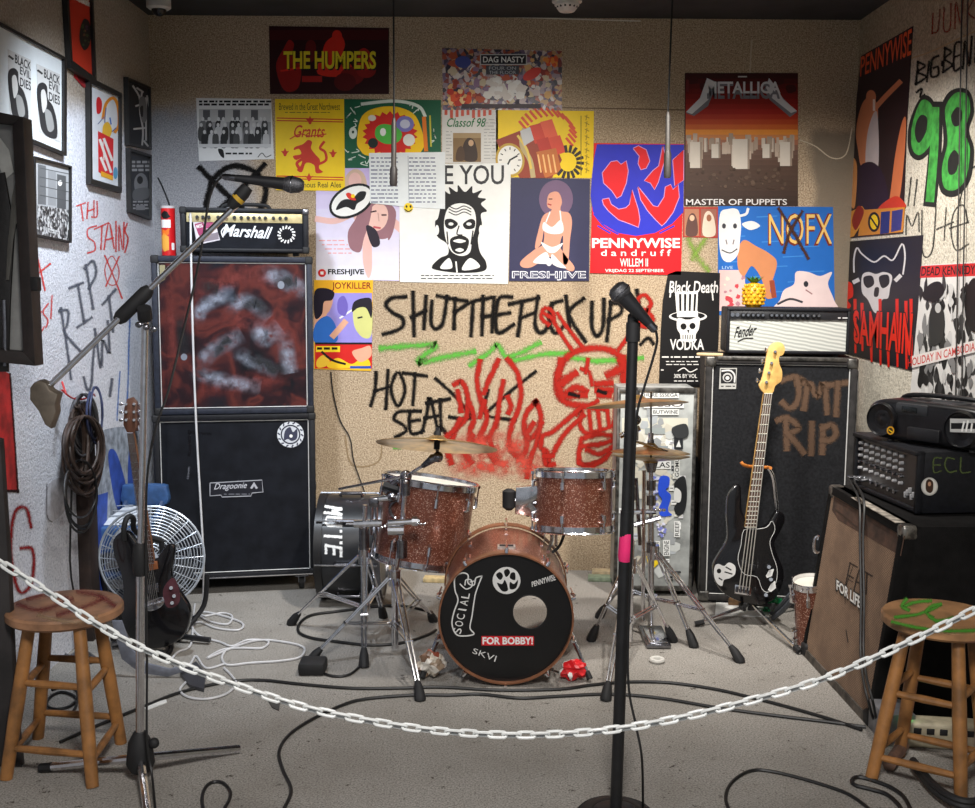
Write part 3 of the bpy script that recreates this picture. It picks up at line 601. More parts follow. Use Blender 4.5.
def d(c):
    grad(c, 685.6, 73.5, 798, 206, [(0, (56, 28, 28)), (.12, (110, 26, 24)), (.3, (178, 40, 28)), (.4, (206, 96, 40)), (.45, (236, 156, 60)), (.5, (190, 120, 90)), (.58, (120, 92, 80)), (.7, (92, 70, 58)), (1, (56, 42, 36))], 26)
    for x, y in ((688, 77), (700, 84), (774, 78), (786, 86), (745, 92)): c.SG([(x, y), (x + 8, y - 1), (x + 10, y + 5), (x + 2, y + 7)], (70, 26, 26))
    g1 = (216, 216, 220); g2 = (120, 120, 128)
    c.G([(707, 78), (719, 83), (712, 96), (708, 106), (694, 116), (686, 113), (702, 98)], g2); c.G([(707, 78), (717, 83), (708, 100), (692, 114), (686, 112), (700, 98)], g1)
    c.G([(769, 78), (764, 90), (770, 100), (790, 117), (797, 112), (784, 99), (776, 90)], g2); c.G([(769, 78), (777, 88), (783, 99), (797, 111), (791, 113), (772, 98), (766, 88)], g1)
    c.T('METALLICA', 707, 82.5, 780, 99, g2, .03); c.T('METALLICA', 706.5, 81.5, 780.5, 93.5, g1, .025)
    for x, y, w, h in ((693, 140, 8, 22), (718, 138, 5, 10), (738, 140, 13, 26), (764, 138, 5, 10), (782, 140, 8, 22), (706, 138, 4, 14), (773, 138, 4, 14), (728, 137, 3, 6), (756, 137, 3, 6)): c.R(x - w / 2, y, x + w / 2, y + h, (214, 200, 184)); c.R(x + w / 2 - 1.5, y, x + w / 2, y + h, (150, 130, 116))
    rr = random.Random(3)
    for i in range(34): x = rr.uniform(687, 793); w_ = rr.uniform(2, 6); y = rr.uniform(133, 146); g = rr.randint(0, 40); c.R(x - w_ / 2, y, x + w_ / 2, y + rr.uniform(5, 16), (206 - g, 186 - g, 168 - g))
    for x, y, w_, h_ in ((741, 139, 17, 30), (696, 142, 12, 26), (786, 142, 12, 24), (716, 144, 9, 14), (767, 144, 9, 14)): c.R(x - w_ / 2, y, x + w_ / 2, y + h_, (222, 212, 198)); c.R(x + w_ / 2 - 2, y, x + w_ / 2, y + h_, (160, 142, 126))
    c.blobs(686, 165, 797, 192, 60, [(90, 70, 58), (74, 56, 46), (100, 80, 66)], 1, 3, 12)
    c.T('MASTER OF PUPPETS', 686, 199, 787, 205, (226, 222, 220), .01); c.R(738, 76, 747, 77.3, (210, 205, 200)); c.R(686, 80, 689, 92, (110, 40, 40))
poster('red sunset poster with silver pointed lettering over rows of pale blocks', [(685, 73), (798, 73), (797, 206), (684, 206)], (70, 40, 36), d)
def d(c):
    c.R(684.5, 209, 699, 236, (176, 120, 92)); c.R(701, 209, 716.5, 236, (150, 96, 80)); c.SG([(686, 235), (688, 218), (693, 213), (697, 220), (697, 235)], (96, 66, 60)); c.E(692, 218, 2.5, 3, (222, 180, 150)); c.SG([(703, 235), (704, 216), (709, 211), (714, 218), (715, 235)], (220, 200, 180)); c.E(709, 218, 2.5, 3.5, (150, 96, 70))
poster('small red-bordered postcard of two portraits, below the sunset poster', [(683, 207), (718, 207), (718, 238), (683, 237)], (170, 60, 48), d, 'postcard', name='postcard', group=None)
def d(c):
    w = (226, 226, 226)
    for i in range(18): c.S([(720 + (i * 37) % 90, 212 + i * 5), (740 + (i * 37) % 90, 211 + i * 5)], 1.2, (60, 130, 206))
    c.R(719, 270, 745, 311, (224, 190, 186)); c.blobs(719, 272, 760, 311, 24, [(196, 70, 80), (236, 214, 196), (180, 130, 140)], 1.5, 4, 21)
    c.SG([(738, 250), (744, 240), (756, 246), (770, 254), (777, 264), (770, 290), (776, 296), (766, 298), (762, 280), (752, 266), (744, 276), (738, 268)], (206, 136, 92)); c.S([(772, 282), (774, 296)], 5, (150, 70, 50))
    c.SG([(720, 214), (728, 209), (738, 210), (741, 224), (740, 240), (738, 254), (730, 262), (722, 258), (719, 240)], w); c.S([(739, 216), (746, 214), (748, 209)], 2.6, w); c.SG([(742, 224), (752, 221), (760, 226), (750, 230)], w)
    c.E(724, 226, 2, 2.6, (60, 60, 66)); c.E(735, 226, 2, 2.6, (60, 60, 66)); c.S([(722, 250), (730, 253), (737, 249)], 1.3, (80, 76, 80)); c.SS([[(726, 240), (727, 244)], [(734, 240), (733, 244)]], 1.2, (120, 110, 114))
    c.SG([(780, 300), (784, 290), (794, 284), (796, 272), (808, 272), (820, 276), (832, 272), (828, 284), (834, 300), (834, 311), (776, 311)], (226, 206, 204)); c.E(806, 284, 2.4, 3, (50, 50, 56)); c.S([(778, 304), (790, 299), (802, 302)], 2.2, (60, 60, 66)); c.S([(806, 290), (812, 294)], 1.2, (150, 110, 110))
    c.T('NOFX', 768, 213, 832, 246, (120, 50, 30), .02); c.T('NOFX', 769, 214, 832, 244, (232, 190, 110), -.005)
    for q in ([(779, 209), (791, 228), (808, 258)], [(802, 212), (790, 232), (784, 252)]): c.S(q, 5, spray((74, 48, 38), .4, .5))
    c.T('LIVE', 722, 266, 733, 269, (180, 210, 236))
poster('blue cartoon animal poster with brown spray crossing its title', [(718, 206), (833, 207), (835, 318), (718, 315)], (38, 104, 186), d)
def d(c):
    w = (228, 226, 222)
    c.T('Black Death', 669, 281, 718, 293, w, .014, .15); c.S([(671, 290), (670, 297)], 1.4, w); c.S([(712, 290), (713, 300)], 1.4, w)
    c.G([(675, 292), (698, 291), (697, 317), (677, 317)], w)
    for i in range(4): c.G([(679 + i * 5, 294), (681.4 + i * 5, 294), (681.4 + i * 4.6, 312), (679.4 + i * 4.6, 312)], K1)
    c.E(688, 316.5, 19, 5.2, w); c.E(688, 315.8, 17, 3.8, K1); c.R(677, 311, 698, 317, w)
    c.SG([(678, 318), (688, 320), (699, 317), (699, 328), (696, 334), (694, 341), (682, 341), (680, 334), (677, 328)], w); c.E(683.5, 326.5, 3, 3.2, K1); c.E(692.5, 326, 3, 3.2, K1); c.G([(687, 330), (689.5, 330), (688.5, 333.5)], K1)
    for i in range(5): c.S([(683 + i * 2.4, 335), (683 + i * 2.3, 339)], .8, K1, False)
    c.T('VODKA', 670, 339, 704, 350, w, .02); c.dashes(662, 356, 700, 358, 1, w, 1.4, 2); c.dashes(666, 360, 700, 366, 2, w, .8, 3); c.S([(678, 371), (684, 368), (690, 372), (697, 369)], 1, w); c.T('30% BY VOL', 674, 374, 697, 378, w, .01); c.dashes(674, 380, 698, 382, 1, w, .9, 4); c.dashes(661, 369, 665, 371, 1, w, 1)
poster('black vodka poster with a white skull in a striped top hat', [(668, 274), (676, 271), (720, 273), (719, 330), (716, 388), (659, 385), (661, 330), (663, 300)], (26, 25, 26), d)
def d(c):
    c.R(315, 293, 372, 344, (150, 140, 214)); c.R(315, 281, 372, 293, (238, 178, 40)); c.T('JOYKILLER', 332, 282.5, 371, 291, (196, 60, 30), .012); c.T('JOYKILLER', 332, 282.2, 371, 290.5, (60, 30, 20), -.008)
    c.SG([(315, 300), (322, 294), (330, 292), (333, 300), (330, 310), (326, 316), (324, 330), (315, 342)], SK); c.SG([(314.5, 292), (324, 288), (334, 292), (332, 300), (324, 302), (322, 314), (315, 318)], (30, 24, 40))
    c.SG([(315, 325), (326, 316), (334, 322), (338, 336), (334, 343), (315, 343)], (48, 110, 200)); c.S([(333, 336), (340, 328), (345, 322)], 6, SK); c.S([(340, 318), (352, 310)], 1.6, W1); c.SG([(338, 300), (344, 296), (348, 306), (345, 316), (338, 312)], (110, 96, 180))
    c.SG([(354, 304), (362, 300), (371.5, 302), (371.5, 334), (364, 338), (356, 330), (353, 318)], (206, 206, 130)); c.SG([(352, 312), (354, 302), (364, 298), (371.5, 300), (371.5, 318), (366, 308), (358, 308)], (34, 30, 40)); c.S([(358, 318), (362, 317)], 1.6, (30, 30, 40)); c.R(315, 342.5, 372, 344.5, (30, 24, 26))
    c.R(315, 344.5, 372, 368.5, (206, 38, 34)); c.R(316, 346, 340, 352, (246, 214, 40)); c.dashes(317, 346, 339, 351, 1, K1, 2.4, 5)
    c.SG([(328, 364), (338, 358), (352, 364), (364, 356), (370, 366), (350, 368), (330, 368)], (244, 200, 40)); c.SG([(352, 352), (362, 348), (370, 346), (371, 356), (360, 362)], SK); c.SG([(317, 360), (324, 355), (330, 362), (324, 367), (317, 367)], (240, 196, 60)); c.S([(322, 352), (332, 360), (345, 364)], 2.2, (30, 24, 26)); c.R(350, 366, 371, 368.5, (40, 80, 180))
poster('comic-strip poster with a yellow title band, beside the left amp stack', [(314, 280), (373, 280), (371, 371), (314, 369)], (236, 184, 46), d)
def d(c):
    c.E(351.5, 201, 21.5, 13, W1, -28); c.E(351.5, 201, 17.5, 9.6, W1, -28)
    c.SG([(336, 210), (340, 202), (346, 199), (352, 199), (359, 192), (366, 192), (364, 199), (357, 204), (354, 210), (346, 207)], K1); c.SG([(346, 194), (350, 193), (356, 200), (349, 199)], (216, 52, 40)); c.E(353, 196, 2, 2, YL)
mbq = [(351.5 + 24 * math.cos(2 * PI * i / 28) * .883 + 15.5 * math.sin(2 * PI * i / 28) * .469, 201 - 24 * math.cos(2 * PI * i / 28) * .469 + 15.5 * math.sin(2 * PI * i / 28) * .883) for i in range(28)]
poster('black and white oval badge sticker over the lavender poster', mbq, (26, 25, 26), d, 'sticker', name='oval_sticker', group=None)
def d(c): c.E(406.5, 206.5, 1, 1.4, K1); c.E(410.5, 206.5, 1, 1.4, K1); c.S([(405, 209.5), (408.5, 211.5), (412, 209.5)], .9, K1)
poster('small round yellow smiling pin at the bottom of the handwritten list', [(408.5 + 4.6 * math.cos(2 * PI * i / 20), 207.5 + 4.6 * math.sin(2 * PI * i / 20)) for i in range(20)], (238, 206, 50), d, 'badge', name='yellow_badge', group=None)

# ---------------------------------------------------------------- right wall posters
PG = dict(p=PR, n=NR, group='posters on the right wall')
def d(c):
    o = (222, 84, 40); sk = (206, 130, 90); w = (206, 196, 196)
    c.T('PENNYWISE', 0, 0, 0, 0, o, .012, 0, [(861, 57), (912, 28), (911, 55), (860, 77)])
    c.SG([(856, 130), (862, 104), (872, 96), (878, 110), (876, 140), (874, 168), (862, 168), (858, 150)], sk); c.SG([(868, 130), (877, 112), (878, 168), (866, 166)], w); c.E(871, 97, 5, 7, sk)
    c.S([(877, 106), (886, 96), (900, 82)], 5, sk); c.S([(874, 100), (874, 110)], 2.4, (230, 220, 210)); c.SG([(858, 170), (872, 162), (884, 176), (888, 206), (872, 214), (858, 206)], (44, 28, 52))
    c.SG([(892, 180), (896, 150), (902, 122), (906, 120), (904, 160), (898, 206), (888, 220)], (214, 120, 76)); c.SG([(851, 160), (857, 166), (855, 206), (850, 200)], (220, 150, 90))
    c.G([(850, 212), (862, 206), (868, 214), (854, 236), (849, 238)], (222, 150, 60)); c.SG([(880, 206), (895, 196), (904, 202), (904, 208), (880, 212)], (206, 60, 40)); c.G([(862, 210), (905, 207), (903, 232), (858, 236)], (214, 140, 52)); c.SG([(858, 206), (864, 212), (856, 230), (852, 220)], (150, 40, 30))
    c.E(874, 222, 6, 10, (24, 20, 26)); c.E(874, 222, 4, 7.5, YL); c.S([(871, 218), (877, 227)], 1.6, (24, 20, 26)); c.G([(881, 212), (890, 211), (889, 233), (880, 234)], (40, 50, 120)); c.G([(892, 211), (903, 209), (901, 230), (891, 232)], (60, 60, 130))
poster('tall dark concert poster with orange title and a singer pointing upward', [(861, 56), (913, 26), (907, 120), (903, 233), (849, 238), (852, 140)], (44, 28, 34), d, **PG)
def d(c):
    w = (224, 222, 222); r = (224, 40, 26)
    c.S([(854, 272), (854, 258), (857, 248), (862, 254), (874, 262), (884, 256), (893, 260), (902, 244), (905, 256), (903, 274)], 1.6, w)
    c.SG([(862, 276), (868, 272), (876, 274), (884, 272), (892, 276), (890, 288), (888, 298), (882, 300), (880, 312), (874, 312), (868, 300), (862, 292)], w)
    c.SG([(864, 277), (872, 276), (874, 284), (868, 288), (864, 284)], K1); c.SG([(879, 277), (888, 275), (889, 284), (882, 288)], K1); c.SG([(875, 288), (879, 288), (878, 296), (874, 296)], K1); c.S([(858, 280), (854, 282)], 4, w); c.S([(896, 280), (900, 276)], 4, w)
    c.SG([(841, 290), (846, 282), (852, 284), (853, 296), (848, 300), (851, 306), (846, 310), (842, 304)], r)
    for x, y0_, y1_ in ((855, 300, 352), (862, 304, 350), (871, 340, 361), (880, 300, 364), (888, 345, 366), (897, 300, 366), (906, 302, 368), (911, 300, 362)): c.S([(x, y0_), (x + .5, y1_)], 3.2, r, False, ws=(1, .6))
d0 = d
def d(c):
    d0(c); c.T('SAMHAIN', 0, 0, 0, 0, K1, .05, 0, [(852, 309), (914, 312), (911, 357), (853, 344)]); c.T('SAMHAIN', 0, 0, 0, 0, (232, 46, 28), .02, 0, [(853, 310), (913, 313), (910, 356), (854, 343)])
poster('black poster with a white skull above red dripping letters', [(843, 242), (923, 235), (918, 310), (912, 371), (840, 352)], (34, 32, 38), d, **PG)
def d(c):
    c.G([(921, 266), (976, 263), (976, 276), (920, 278)], (206, 44, 44)); c.T('DEAD KENNEDYS', 0, 0, 0, 0, K1, .015, 0, [(922, 267), (978, 265), (978, 274), (921, 276)])
    rr = random.Random(14)
    for i in range(130):
        x, y = rr.uniform(919, 974), rr.uniform(282, 400); g = rr.choice(((36, 36, 36), (60, 60, 60), (40, 40, 40), (206, 206, 204), (130, 130, 130)))
        c.SG([(x, y - rr.uniform(3, 13)), (x + rr.uniform(1, 4), y), (x, y + rr.uniform(3, 14)), (x - rr.uniform(1, 4), y)], g)
    c.SG([(922, 296), (930, 284), (940, 282), (944, 292), (934, 302)], K1); c.SG([(930, 312), (938, 302), (944, 314), (942, 340), (930, 344)], (44, 44, 44)); c.SG([(966, 290), (976, 280), (976, 330), (966, 320)], K1); c.E(938, 308, 3, 5, (190, 190, 188))
    c.G([(912, 356), (976, 340), (976, 352), (912, 368)], (232, 226, 222)); c.T('HOLIDAY IN CAMBODIA', 0, 0, 0, 0, (204, 50, 46), .01, 0, [(908, 359), (975, 342), (975, 350.5), (908, 367)])
poster('high-contrast black and white poster crossed by a white strip with red lettering', [(922, 265), (978, 262), (976, 405), (910, 395)], (222, 221, 218), d, **PG)

# ---------------------------------------------------------------- framed pictures on the left wall
def framed(name, label, cate, q, w, fr, base, draw, depth=.022, group='framed pictures on the left wall'):
    """frame outline q (photo pixels on the wall), frame bar width w as a share of the picture, print set back inside"""
    a = [onp(x, y, Vector(PL) + NL * depth, NL) for x, y in q]
    cen = sum(a, Vector()) / 4
    t = thing(name, label, cate, (XL, cen.y, min(p.z for p in a)), group)
    ins = [p + (cen - p).normalized() * w * 1.414 for p in a]; fm = MB(); back = NL * -(depth - .001)
    for i in range(4):
        j = (i + 1) % 4; fm.prism([a[i], a[j], ins[j], ins[i]], back, fr)
    obj('frame', fm, t)
    pm = MB(); c = Canvas(pm, PL, NL, .012)
    ip = [p - NL * (depth - .011) for p in ins]
    pm.add(ip + [p - NL * .006 for p in ip], [[0, 1, 2, 3], [7, 6, 5, 4], [0, 4, 5, 1], [1, 5, 6, 2], [2, 6, 7, 3], [3, 7, 4, 0]], ink(base)); draw(c)
    obj('print', pm, t); return t
FB = mat('frame_black', (34, 32, 31), .45, var=.3)
def d(c):
    for dx, dy in ((0, 0), (29, 14.5)):
        f = lambda pts: [(x + dx, y + dy * 1.0) for x, y in pts]
        c.G(f([(7.5, 49), (31, 60), (31, 128), (10, 117)]), (206, 206, 204)); c.T('BLACK', 0, 0, 0, 0, (40, 40, 42), .02, 0, f([(15, 54), (31, 62), (31, 71), (15, 63)])); c.T('EVIL', 0, 0, 0, 0, (40, 40, 42), .02, 0, f([(20, 66), (31, 72), (31, 80), (20, 74)])); c.T('DIES', 0, 0, 0, 0, (40, 40, 42), .02, 0, f([(20, 77), (31, 82), (31, 91), (20, 86)]))
        c.SG(f([(8, 74), (13, 68), (18, 72), (19, 84), (24, 92), (28, 108), (27, 124), (14, 118), (10, 100)]), (52, 52, 54)); c.SG(f([(12, 78), (16, 76), (18, 90), (14, 98)]), (206, 204, 200)); c.SG(f([(16, 96), (22, 98), (25, 114), (19, 116)]), (150, 150, 148)); c.S(f([(9, 56), (13, 59)]), 2, (60, 60, 60))
framed('framed_picture', 'large white framed print of two black and white flyers on the left wall', 'framed picture', [(-40, 0), (67, 58), (67, 156), (-40, 112)], .02, FB, (226, 232, 234), d)
def d(c):
    c.G([(72, -8), (92, 4), (92, 8), (72, -2)], W1); c.T('PUNK', 0, 0, 0, 0, (226, 214, 200), .02, 0, [(73, -12), (91, -2), (91, 8), (74, 0)]); c.SG([(80, 30), (84, 19), (89, 22), (91, 34), (89, 46), (84, 50), (80, 42)], (46, 40, 40)); c.blobs(80, 22, 92, 48, 14, [(130, 90, 60), (70, 90, 60), (90, 60, 90)], 1, 2.4, 31)
framed('framed_picture', 'black framed orange-red poster at the top left, under the ceiling', 'framed picture', [(65, -40), (93, -22), (97, 86), (71, 68)], .028, FB, (208, 60, 40), d)
def d(c):
    o = (236, 150, 40); r = (220, 44, 50)
    c.S([(103, 118), (106, 104), (113, 98), (118, 106), (119, 124), (115, 132)], 3, o); c.S([(106, 108), (105, 124), (110, 132), (116, 128)], 1, (80, 110, 170)); c.SG([(96.5, 100), (99, 97), (102, 102), (101, 112), (97, 113)], r); c.S([(98, 124), (104, 117)], .8, (90, 110, 160)); c.S([(110, 118), (111, 124)], 1.4, (70, 120, 200))
    c.SG([(103, 126), (108, 122), (112, 130), (109, 138), (103, 138)], (240, 190, 60)); c.G([(98, 131), (113.5, 139), (113, 180), (98.5, 172)], r); c.SS([[(100, 140), (111, 172)], [(104, 139), (112, 160)], [(101, 158), (106, 170)]], 2.6, W1); c.SS([[(103, 142), (104, 160)]], 1, W1); c.G([(101, 171), (113, 176), (113, 180.5), (101, 176)], (240, 176, 40)); c.E(115.5, 173, 2.2, 6, (90, 160, 200))
framed('framed_picture', 'black framed white print with red and orange cartoon artwork', 'framed picture', [(90, 77), (122, 93), (122, 193), (91, 184)], .022, FB, (230, 234, 240), d)
def d(c):
    w = (196, 196, 196)
    c.SS([[(133, 86), (139, 96), (140, 104)], [(137, 88), (143, 92)], [(142, 92), (140, 110), (143, 130), (142, 146)], [(146, 98), (146, 140)], [(134, 129), (145, 128)], [(136, 106), (142, 104)], [(147, 96), (150, 110)], [(144, 141), (148, 146)]], 1.8, w); c.SG([(139, 100), (145, 98), (147, 118), (142, 122)], (120, 120, 120)); c.SG([(140, 108), (143, 106), (143, 116), (141, 116)], K1)
framed('framed_picture', 'dark framed white-on-black flyer in the corner, upper of two', 'framed picture', [(128, 77), (151, 87), (152, 150), (129, 145)], .012, FB, (34, 34, 38), d)
def d(c):
    w = (170, 172, 176); c.dashes(132, 160, 150, 172, 3, w, 2.4, 3); c.E(141, 184, 7, 11, (130, 132, 136)); c.E(140, 180, 3, 4, K1); c.SG([(134, 190), (148, 188), (148, 198), (134, 200)], (100, 102, 106)); c.dashes(133, 200, 149, 210, 3, w, 1.6, 7); c.R(136, 205, 145, 210, (140, 142, 146))
framed('framed_picture', 'dark framed grey flyer in the corner, lower of two, beside the red snack tube', 'framed picture', [(130, 148), (152, 155), (152, 220), (131, 212)], .012, FB, (44, 46, 52), d)
bw = speck('crowd_print', [(40, 40, 42), (90, 90, 92), (206, 206, 206), (130, 130, 130), (180, 180, 180), (60, 60, 62)], 95)
def d(c):
    c.G([(38, 160), (70, 168), (70, 210), (38, 205)], (176, 178, 180)); c.G([(38, 164), (46, 166), (46, 205), (38, 204)], (110, 112, 114)); c.G([(48, 170), (56, 172), (56, 206), (48, 205)], (150, 152, 154)); c.G([(57, 174), (66, 176), (66, 212), (57, 208)], (90, 92, 94)); c.E(60, 183, 2.2, 3, W1)
    for i in range(4): c.S([(40, 168 + i * 9), (69, 174 + i * 9)], .8, (80, 82, 84), False)
    c.G([(37.5, 205), (70, 210), (70, 241), (37.5, 234)], bw); c.G([(48, 228), (60, 231), (60, 235), (48, 232)], (206, 206, 206)); c.T('New York', 0, 0, 0, 0, K1, .01, 0, [(49, 229), (59, 231.3), (59, 234.3), (49, 232)])
framed('framed_picture', 'black framed black and white street crowd photograph under the large white print', 'framed picture', [(35, 156), (72, 166), (72, 243), (36, 236)], .008, FB, (190, 190, 192), d)
def d(c): c.blobs(26, 158, 34, 238, 40, [(60, 60, 62), (120, 120, 122), (190, 190, 190)], 1, 3, 41)
poster('narrow black and white strip print beside the street crowd photograph', [(24, 153), (34, 156), (34, 240), (25, 238)], (200, 202, 206), d, 'print', PL, NL, 'strip_print', None)
def d(c): c.S([(80, 66), (88, 71)], 1.2, (230, 200, 196)); c.SG([(77, 74), (84, 78), (88, 84), (80, 82)], (110, 20, 28))
poster('crumpled red paper flap hanging under the red framed poster', [(76, 62), (91, 68), (92, 84), (84, 88), (74, 77)], (156, 32, 40), d, 'paper scrap', PL, NL, 'red_paper_flap', None)
# ================================================================ AMPLIFIERS
BLK = mat('tolex_black', (27, 28, 33), .5, var=.25, vs=60, bump=.0006, bs=900, spec=.25)
TOL = mat('tolex_bluegrey', (44, 48, 60), .5, var=.2, vs=50, bump=.0006, bs=900, spec=.25)
GRB = mat('grille_black', (29, 31, 37), .8, var=.25, vs=12, bump=.0008, bs=1400, spec=.12)
PIPE = mat('piping_white', (208, 208, 206), .5); CHR = mat('chrome', (234, 234, 238), .16, 1.0, var=.08, vs=40); CHD = mat('chrome_dark', (150, 150, 156), .26, 1.0, var=.2, vs=60)
RUB = mat('rubber_black', (26, 26, 28), .7, var=.3); PLB = mat('plastic_black', (30, 30, 33), .4, var=.2); WH = mat('white_paint', (232, 232, 230), .5)
def frame(x0, x1, y, Y, yaw=0.0, z=None):
    """local frame at the foot of a front face whose foot runs from photo pixel x0 to x1 on row y at distance Y"""
    a, b = aY(x0, y, Y), aY(x1, y, Y); w = (b - a).length
    M = Matrix.Translation(Vector(((a.x + b.x) / 2, Y, a.z if z is None else z))) @ Matrix.Rotation(yaw, 4, 'Z'); return M, w
def cab(t, M, w, h, d, body, gm, rim=.03, pipe=True, draw=None, corner=RUB, seat=.026, cs=.035):
    b = MB(M).box(-w / 2, w / 2, seat, d, 0, h, body, .006)
    for q in ((-w / 2, w / 2, 0, rim), (-w / 2, w / 2, h - rim, h)): b.box(q[0], q[1], 0, seat + .02, q[2], q[3], body, .006)
    for q in ((-w / 2, -w / 2 + rim), (w / 2 - rim, w / 2)): b.box(q[0], q[1], 0.0005, seat + .02, .006, h - .006, body, .006)
    obj('cabinet_shell', b, t)
    g = MB(M).box(-w / 2 + rim, w / 2 - rim, seat - .012, seat, rim, h - rim, gm); g.M = None
    cv = Canvas(g, M @ Vector((0, seat - .012, 0)), M.to_3x3() @ Vector((0, -1, 0)), .0004)
    if draw: draw(cv)
    obj('grille', g, t)
    if pipe:
        k = rim + .004; y = seat - .014
        obj('piping', MB(M).tube([(-w / 2 + k, y, k), (w / 2 - k, y, k), (w / 2 - k, y, h - k), (-w / 2 + k, y, h - k)], .0032, PIPE, 6, closed=True), t)
    if corner:
        for sx in (-1, 1):
            for z in (0, h):
                x = sx * w / 2; s = 1 if z == 0 else -1; c_ = MB(M)
                c_.box(min(x + sx * .003, x - sx * cs), max(x + sx * .003, x - sx * cs), -.003, cs, min(z - s * .003, z + s * cs), max(z - s * .003, z + s * cs), corner, .009, 3)
                obj('corner_protector', c_, t)
    return cv
# ---- left stack
YS = 5.03; YW = math.radians(11)
M, w = frame(160, 316, 578, YS, YW); ft = M.translation.copy()
t = thing('speaker_cabinet', 'lower black speaker cabinet of the left stack, plain grille with a round white sticker', 'speaker cabinet', (ft.x, YS, 0))
zb = ft.z; zt = aY(235, 414, YS).z
def d(cv):
    cv.E(290.5, 434.5, 13.4, 13, (206, 210, 216)); cv.E(290.5, 434.5, 10, 9.8, (44, 46, 60)); cv.E(290.5, 434.5, 8.6, 8.4, (196, 200, 208))
    for i in range(14):
        a = 2 * PI * i / 14; cv.S([(290.5 + 11 * math.cos(a), 434.5 + 11 * math.sin(a)), (290.5 + 12.4 * math.cos(a + .1), 434.5 + 12.4 * math.sin(a + .1))], 1.4, (60, 62, 80), False)
    cv.SG([(285, 431), (290, 427), (293, 432), (297, 429), (297, 438), (292, 441), (288, 439), (284, 440)], (60, 62, 80)); cv.E(291, 436, 1.6, 1.6, W1)
    cv.S([(189, 431), (190, 448), (189, 455)], 4, spray((20, 20, 24), .5, .6)); cv.S([(189, 432), (210, 434)], 4, spray((20, 20, 24), .5, .6)); cv.S([(189, 468), (188, 478)], 4, spray((90, 92, 100), .5, .75))
cv = cab(t, M, w, zt - zb - .002, .34, BLK, GRB, .028, draw=d)
lb = MB(); c = Canvas(lb, M @ Vector((0, .014, 0)), M.to_3x3() @ Vector((0, -1, 0)), .003)
c.sheet([(210, 483), (262, 480), (263, 492), (252, 493), (251, 496), (222, 497), (221, 495), (210, 496)], (34, 35, 42), .003)
c.S([(210, 483), (262, 480), (263, 492), (252, 493), (251, 496), (222, 497), (221, 495), (210, 496)], .9, (170, 172, 180), False, True); c.T('Dragoonie', 0, 0, 0, 0, (196, 198, 206), .005, .4, [(214, 483.5), (247, 482), (247, 490), (214, 491.5)]); c.G([(250, 488), (254, 482), (258, 488), (256, 489), (254, 486), (252, 489)], (176, 178, 186)); c.dashes(224, 493.2, 250, 495, 1, (120, 122, 130), .8)
obj('logo_plate', lb, t)
for sx in (-1, 1):
    for y in (.06, .3):
        k = MB(M); x = sx * (w / 2 - .07); k.box(x - .03, x + .03, y - .03, y + .03, -.012, 0, CHD); k.cyl((x - .012, y, .03 - zb), (x + .012, y, .03 - zb), .03, RUB, 20); k.box(x - .017, x + .017, y - .006, y + .006, .03 - zb, -.01, CHD)
        obj('caster', k, t)
obj('bottom_rail', MB(M).box(-w / 2 + .02, w / 2 - .02, -.004, .004, .006, .011, CHR), t)
k = MB(M).box(w / 2 - .006, w / 2 + .004, .12, .24, .36, .44, PLB, .003); k.box(w / 2 + .002, w / 2 + .008, .15, .21, .38, .42, CHD, .003); obj('side_handle', k, t)

def paint_mat():
    m, nt, b = nodes('painted_grille'); b.inputs['Roughness'].default_value = .8; b.inputs['Specular IOR Level'].default_value = .12
    tc = N(nt, 'ShaderNodeTexCoord'); n0 = noise(nt, 3.2, 3, .5); mp = N(nt, 'ShaderNodeVectorMath', operation='MULTIPLY_ADD'); mp.inputs[1].default_value = (.55, .55, .55)
    nt.links.new(n0.outputs[1], mp.inputs[0]); nt.links.new(tc.outputs['Object'], mp.inputs[2])
    n1 = noise(nt, 4.2, 3, .5, vec=mp.outputs[0]); r = ramp(nt, n1.outputs[0], [(.3, (20, 21, 26)), (.42, (42, 26, 30)), (.5, (86, 42, 38)), (.57, (50, 28, 31)), (.66, (26, 28, 35)), (.76, (78, 86, 100))])
    nt.links.new(r.outputs[0], b.inputs['Base Color']); addbump(nt, b, noise(nt, 1400, 1).outputs[0], .0008); return m
M2, w2 = frame(158, 313, 412, YS, YW, z=zt)
zt2 = aY(235, 255, YS).z
t = thing('speaker_cabinet', 'upper speaker cabinet of the left stack, grille smeared with red and grey spray paint', 'speaker cabinet', (M2.translation.x, YS, zt))
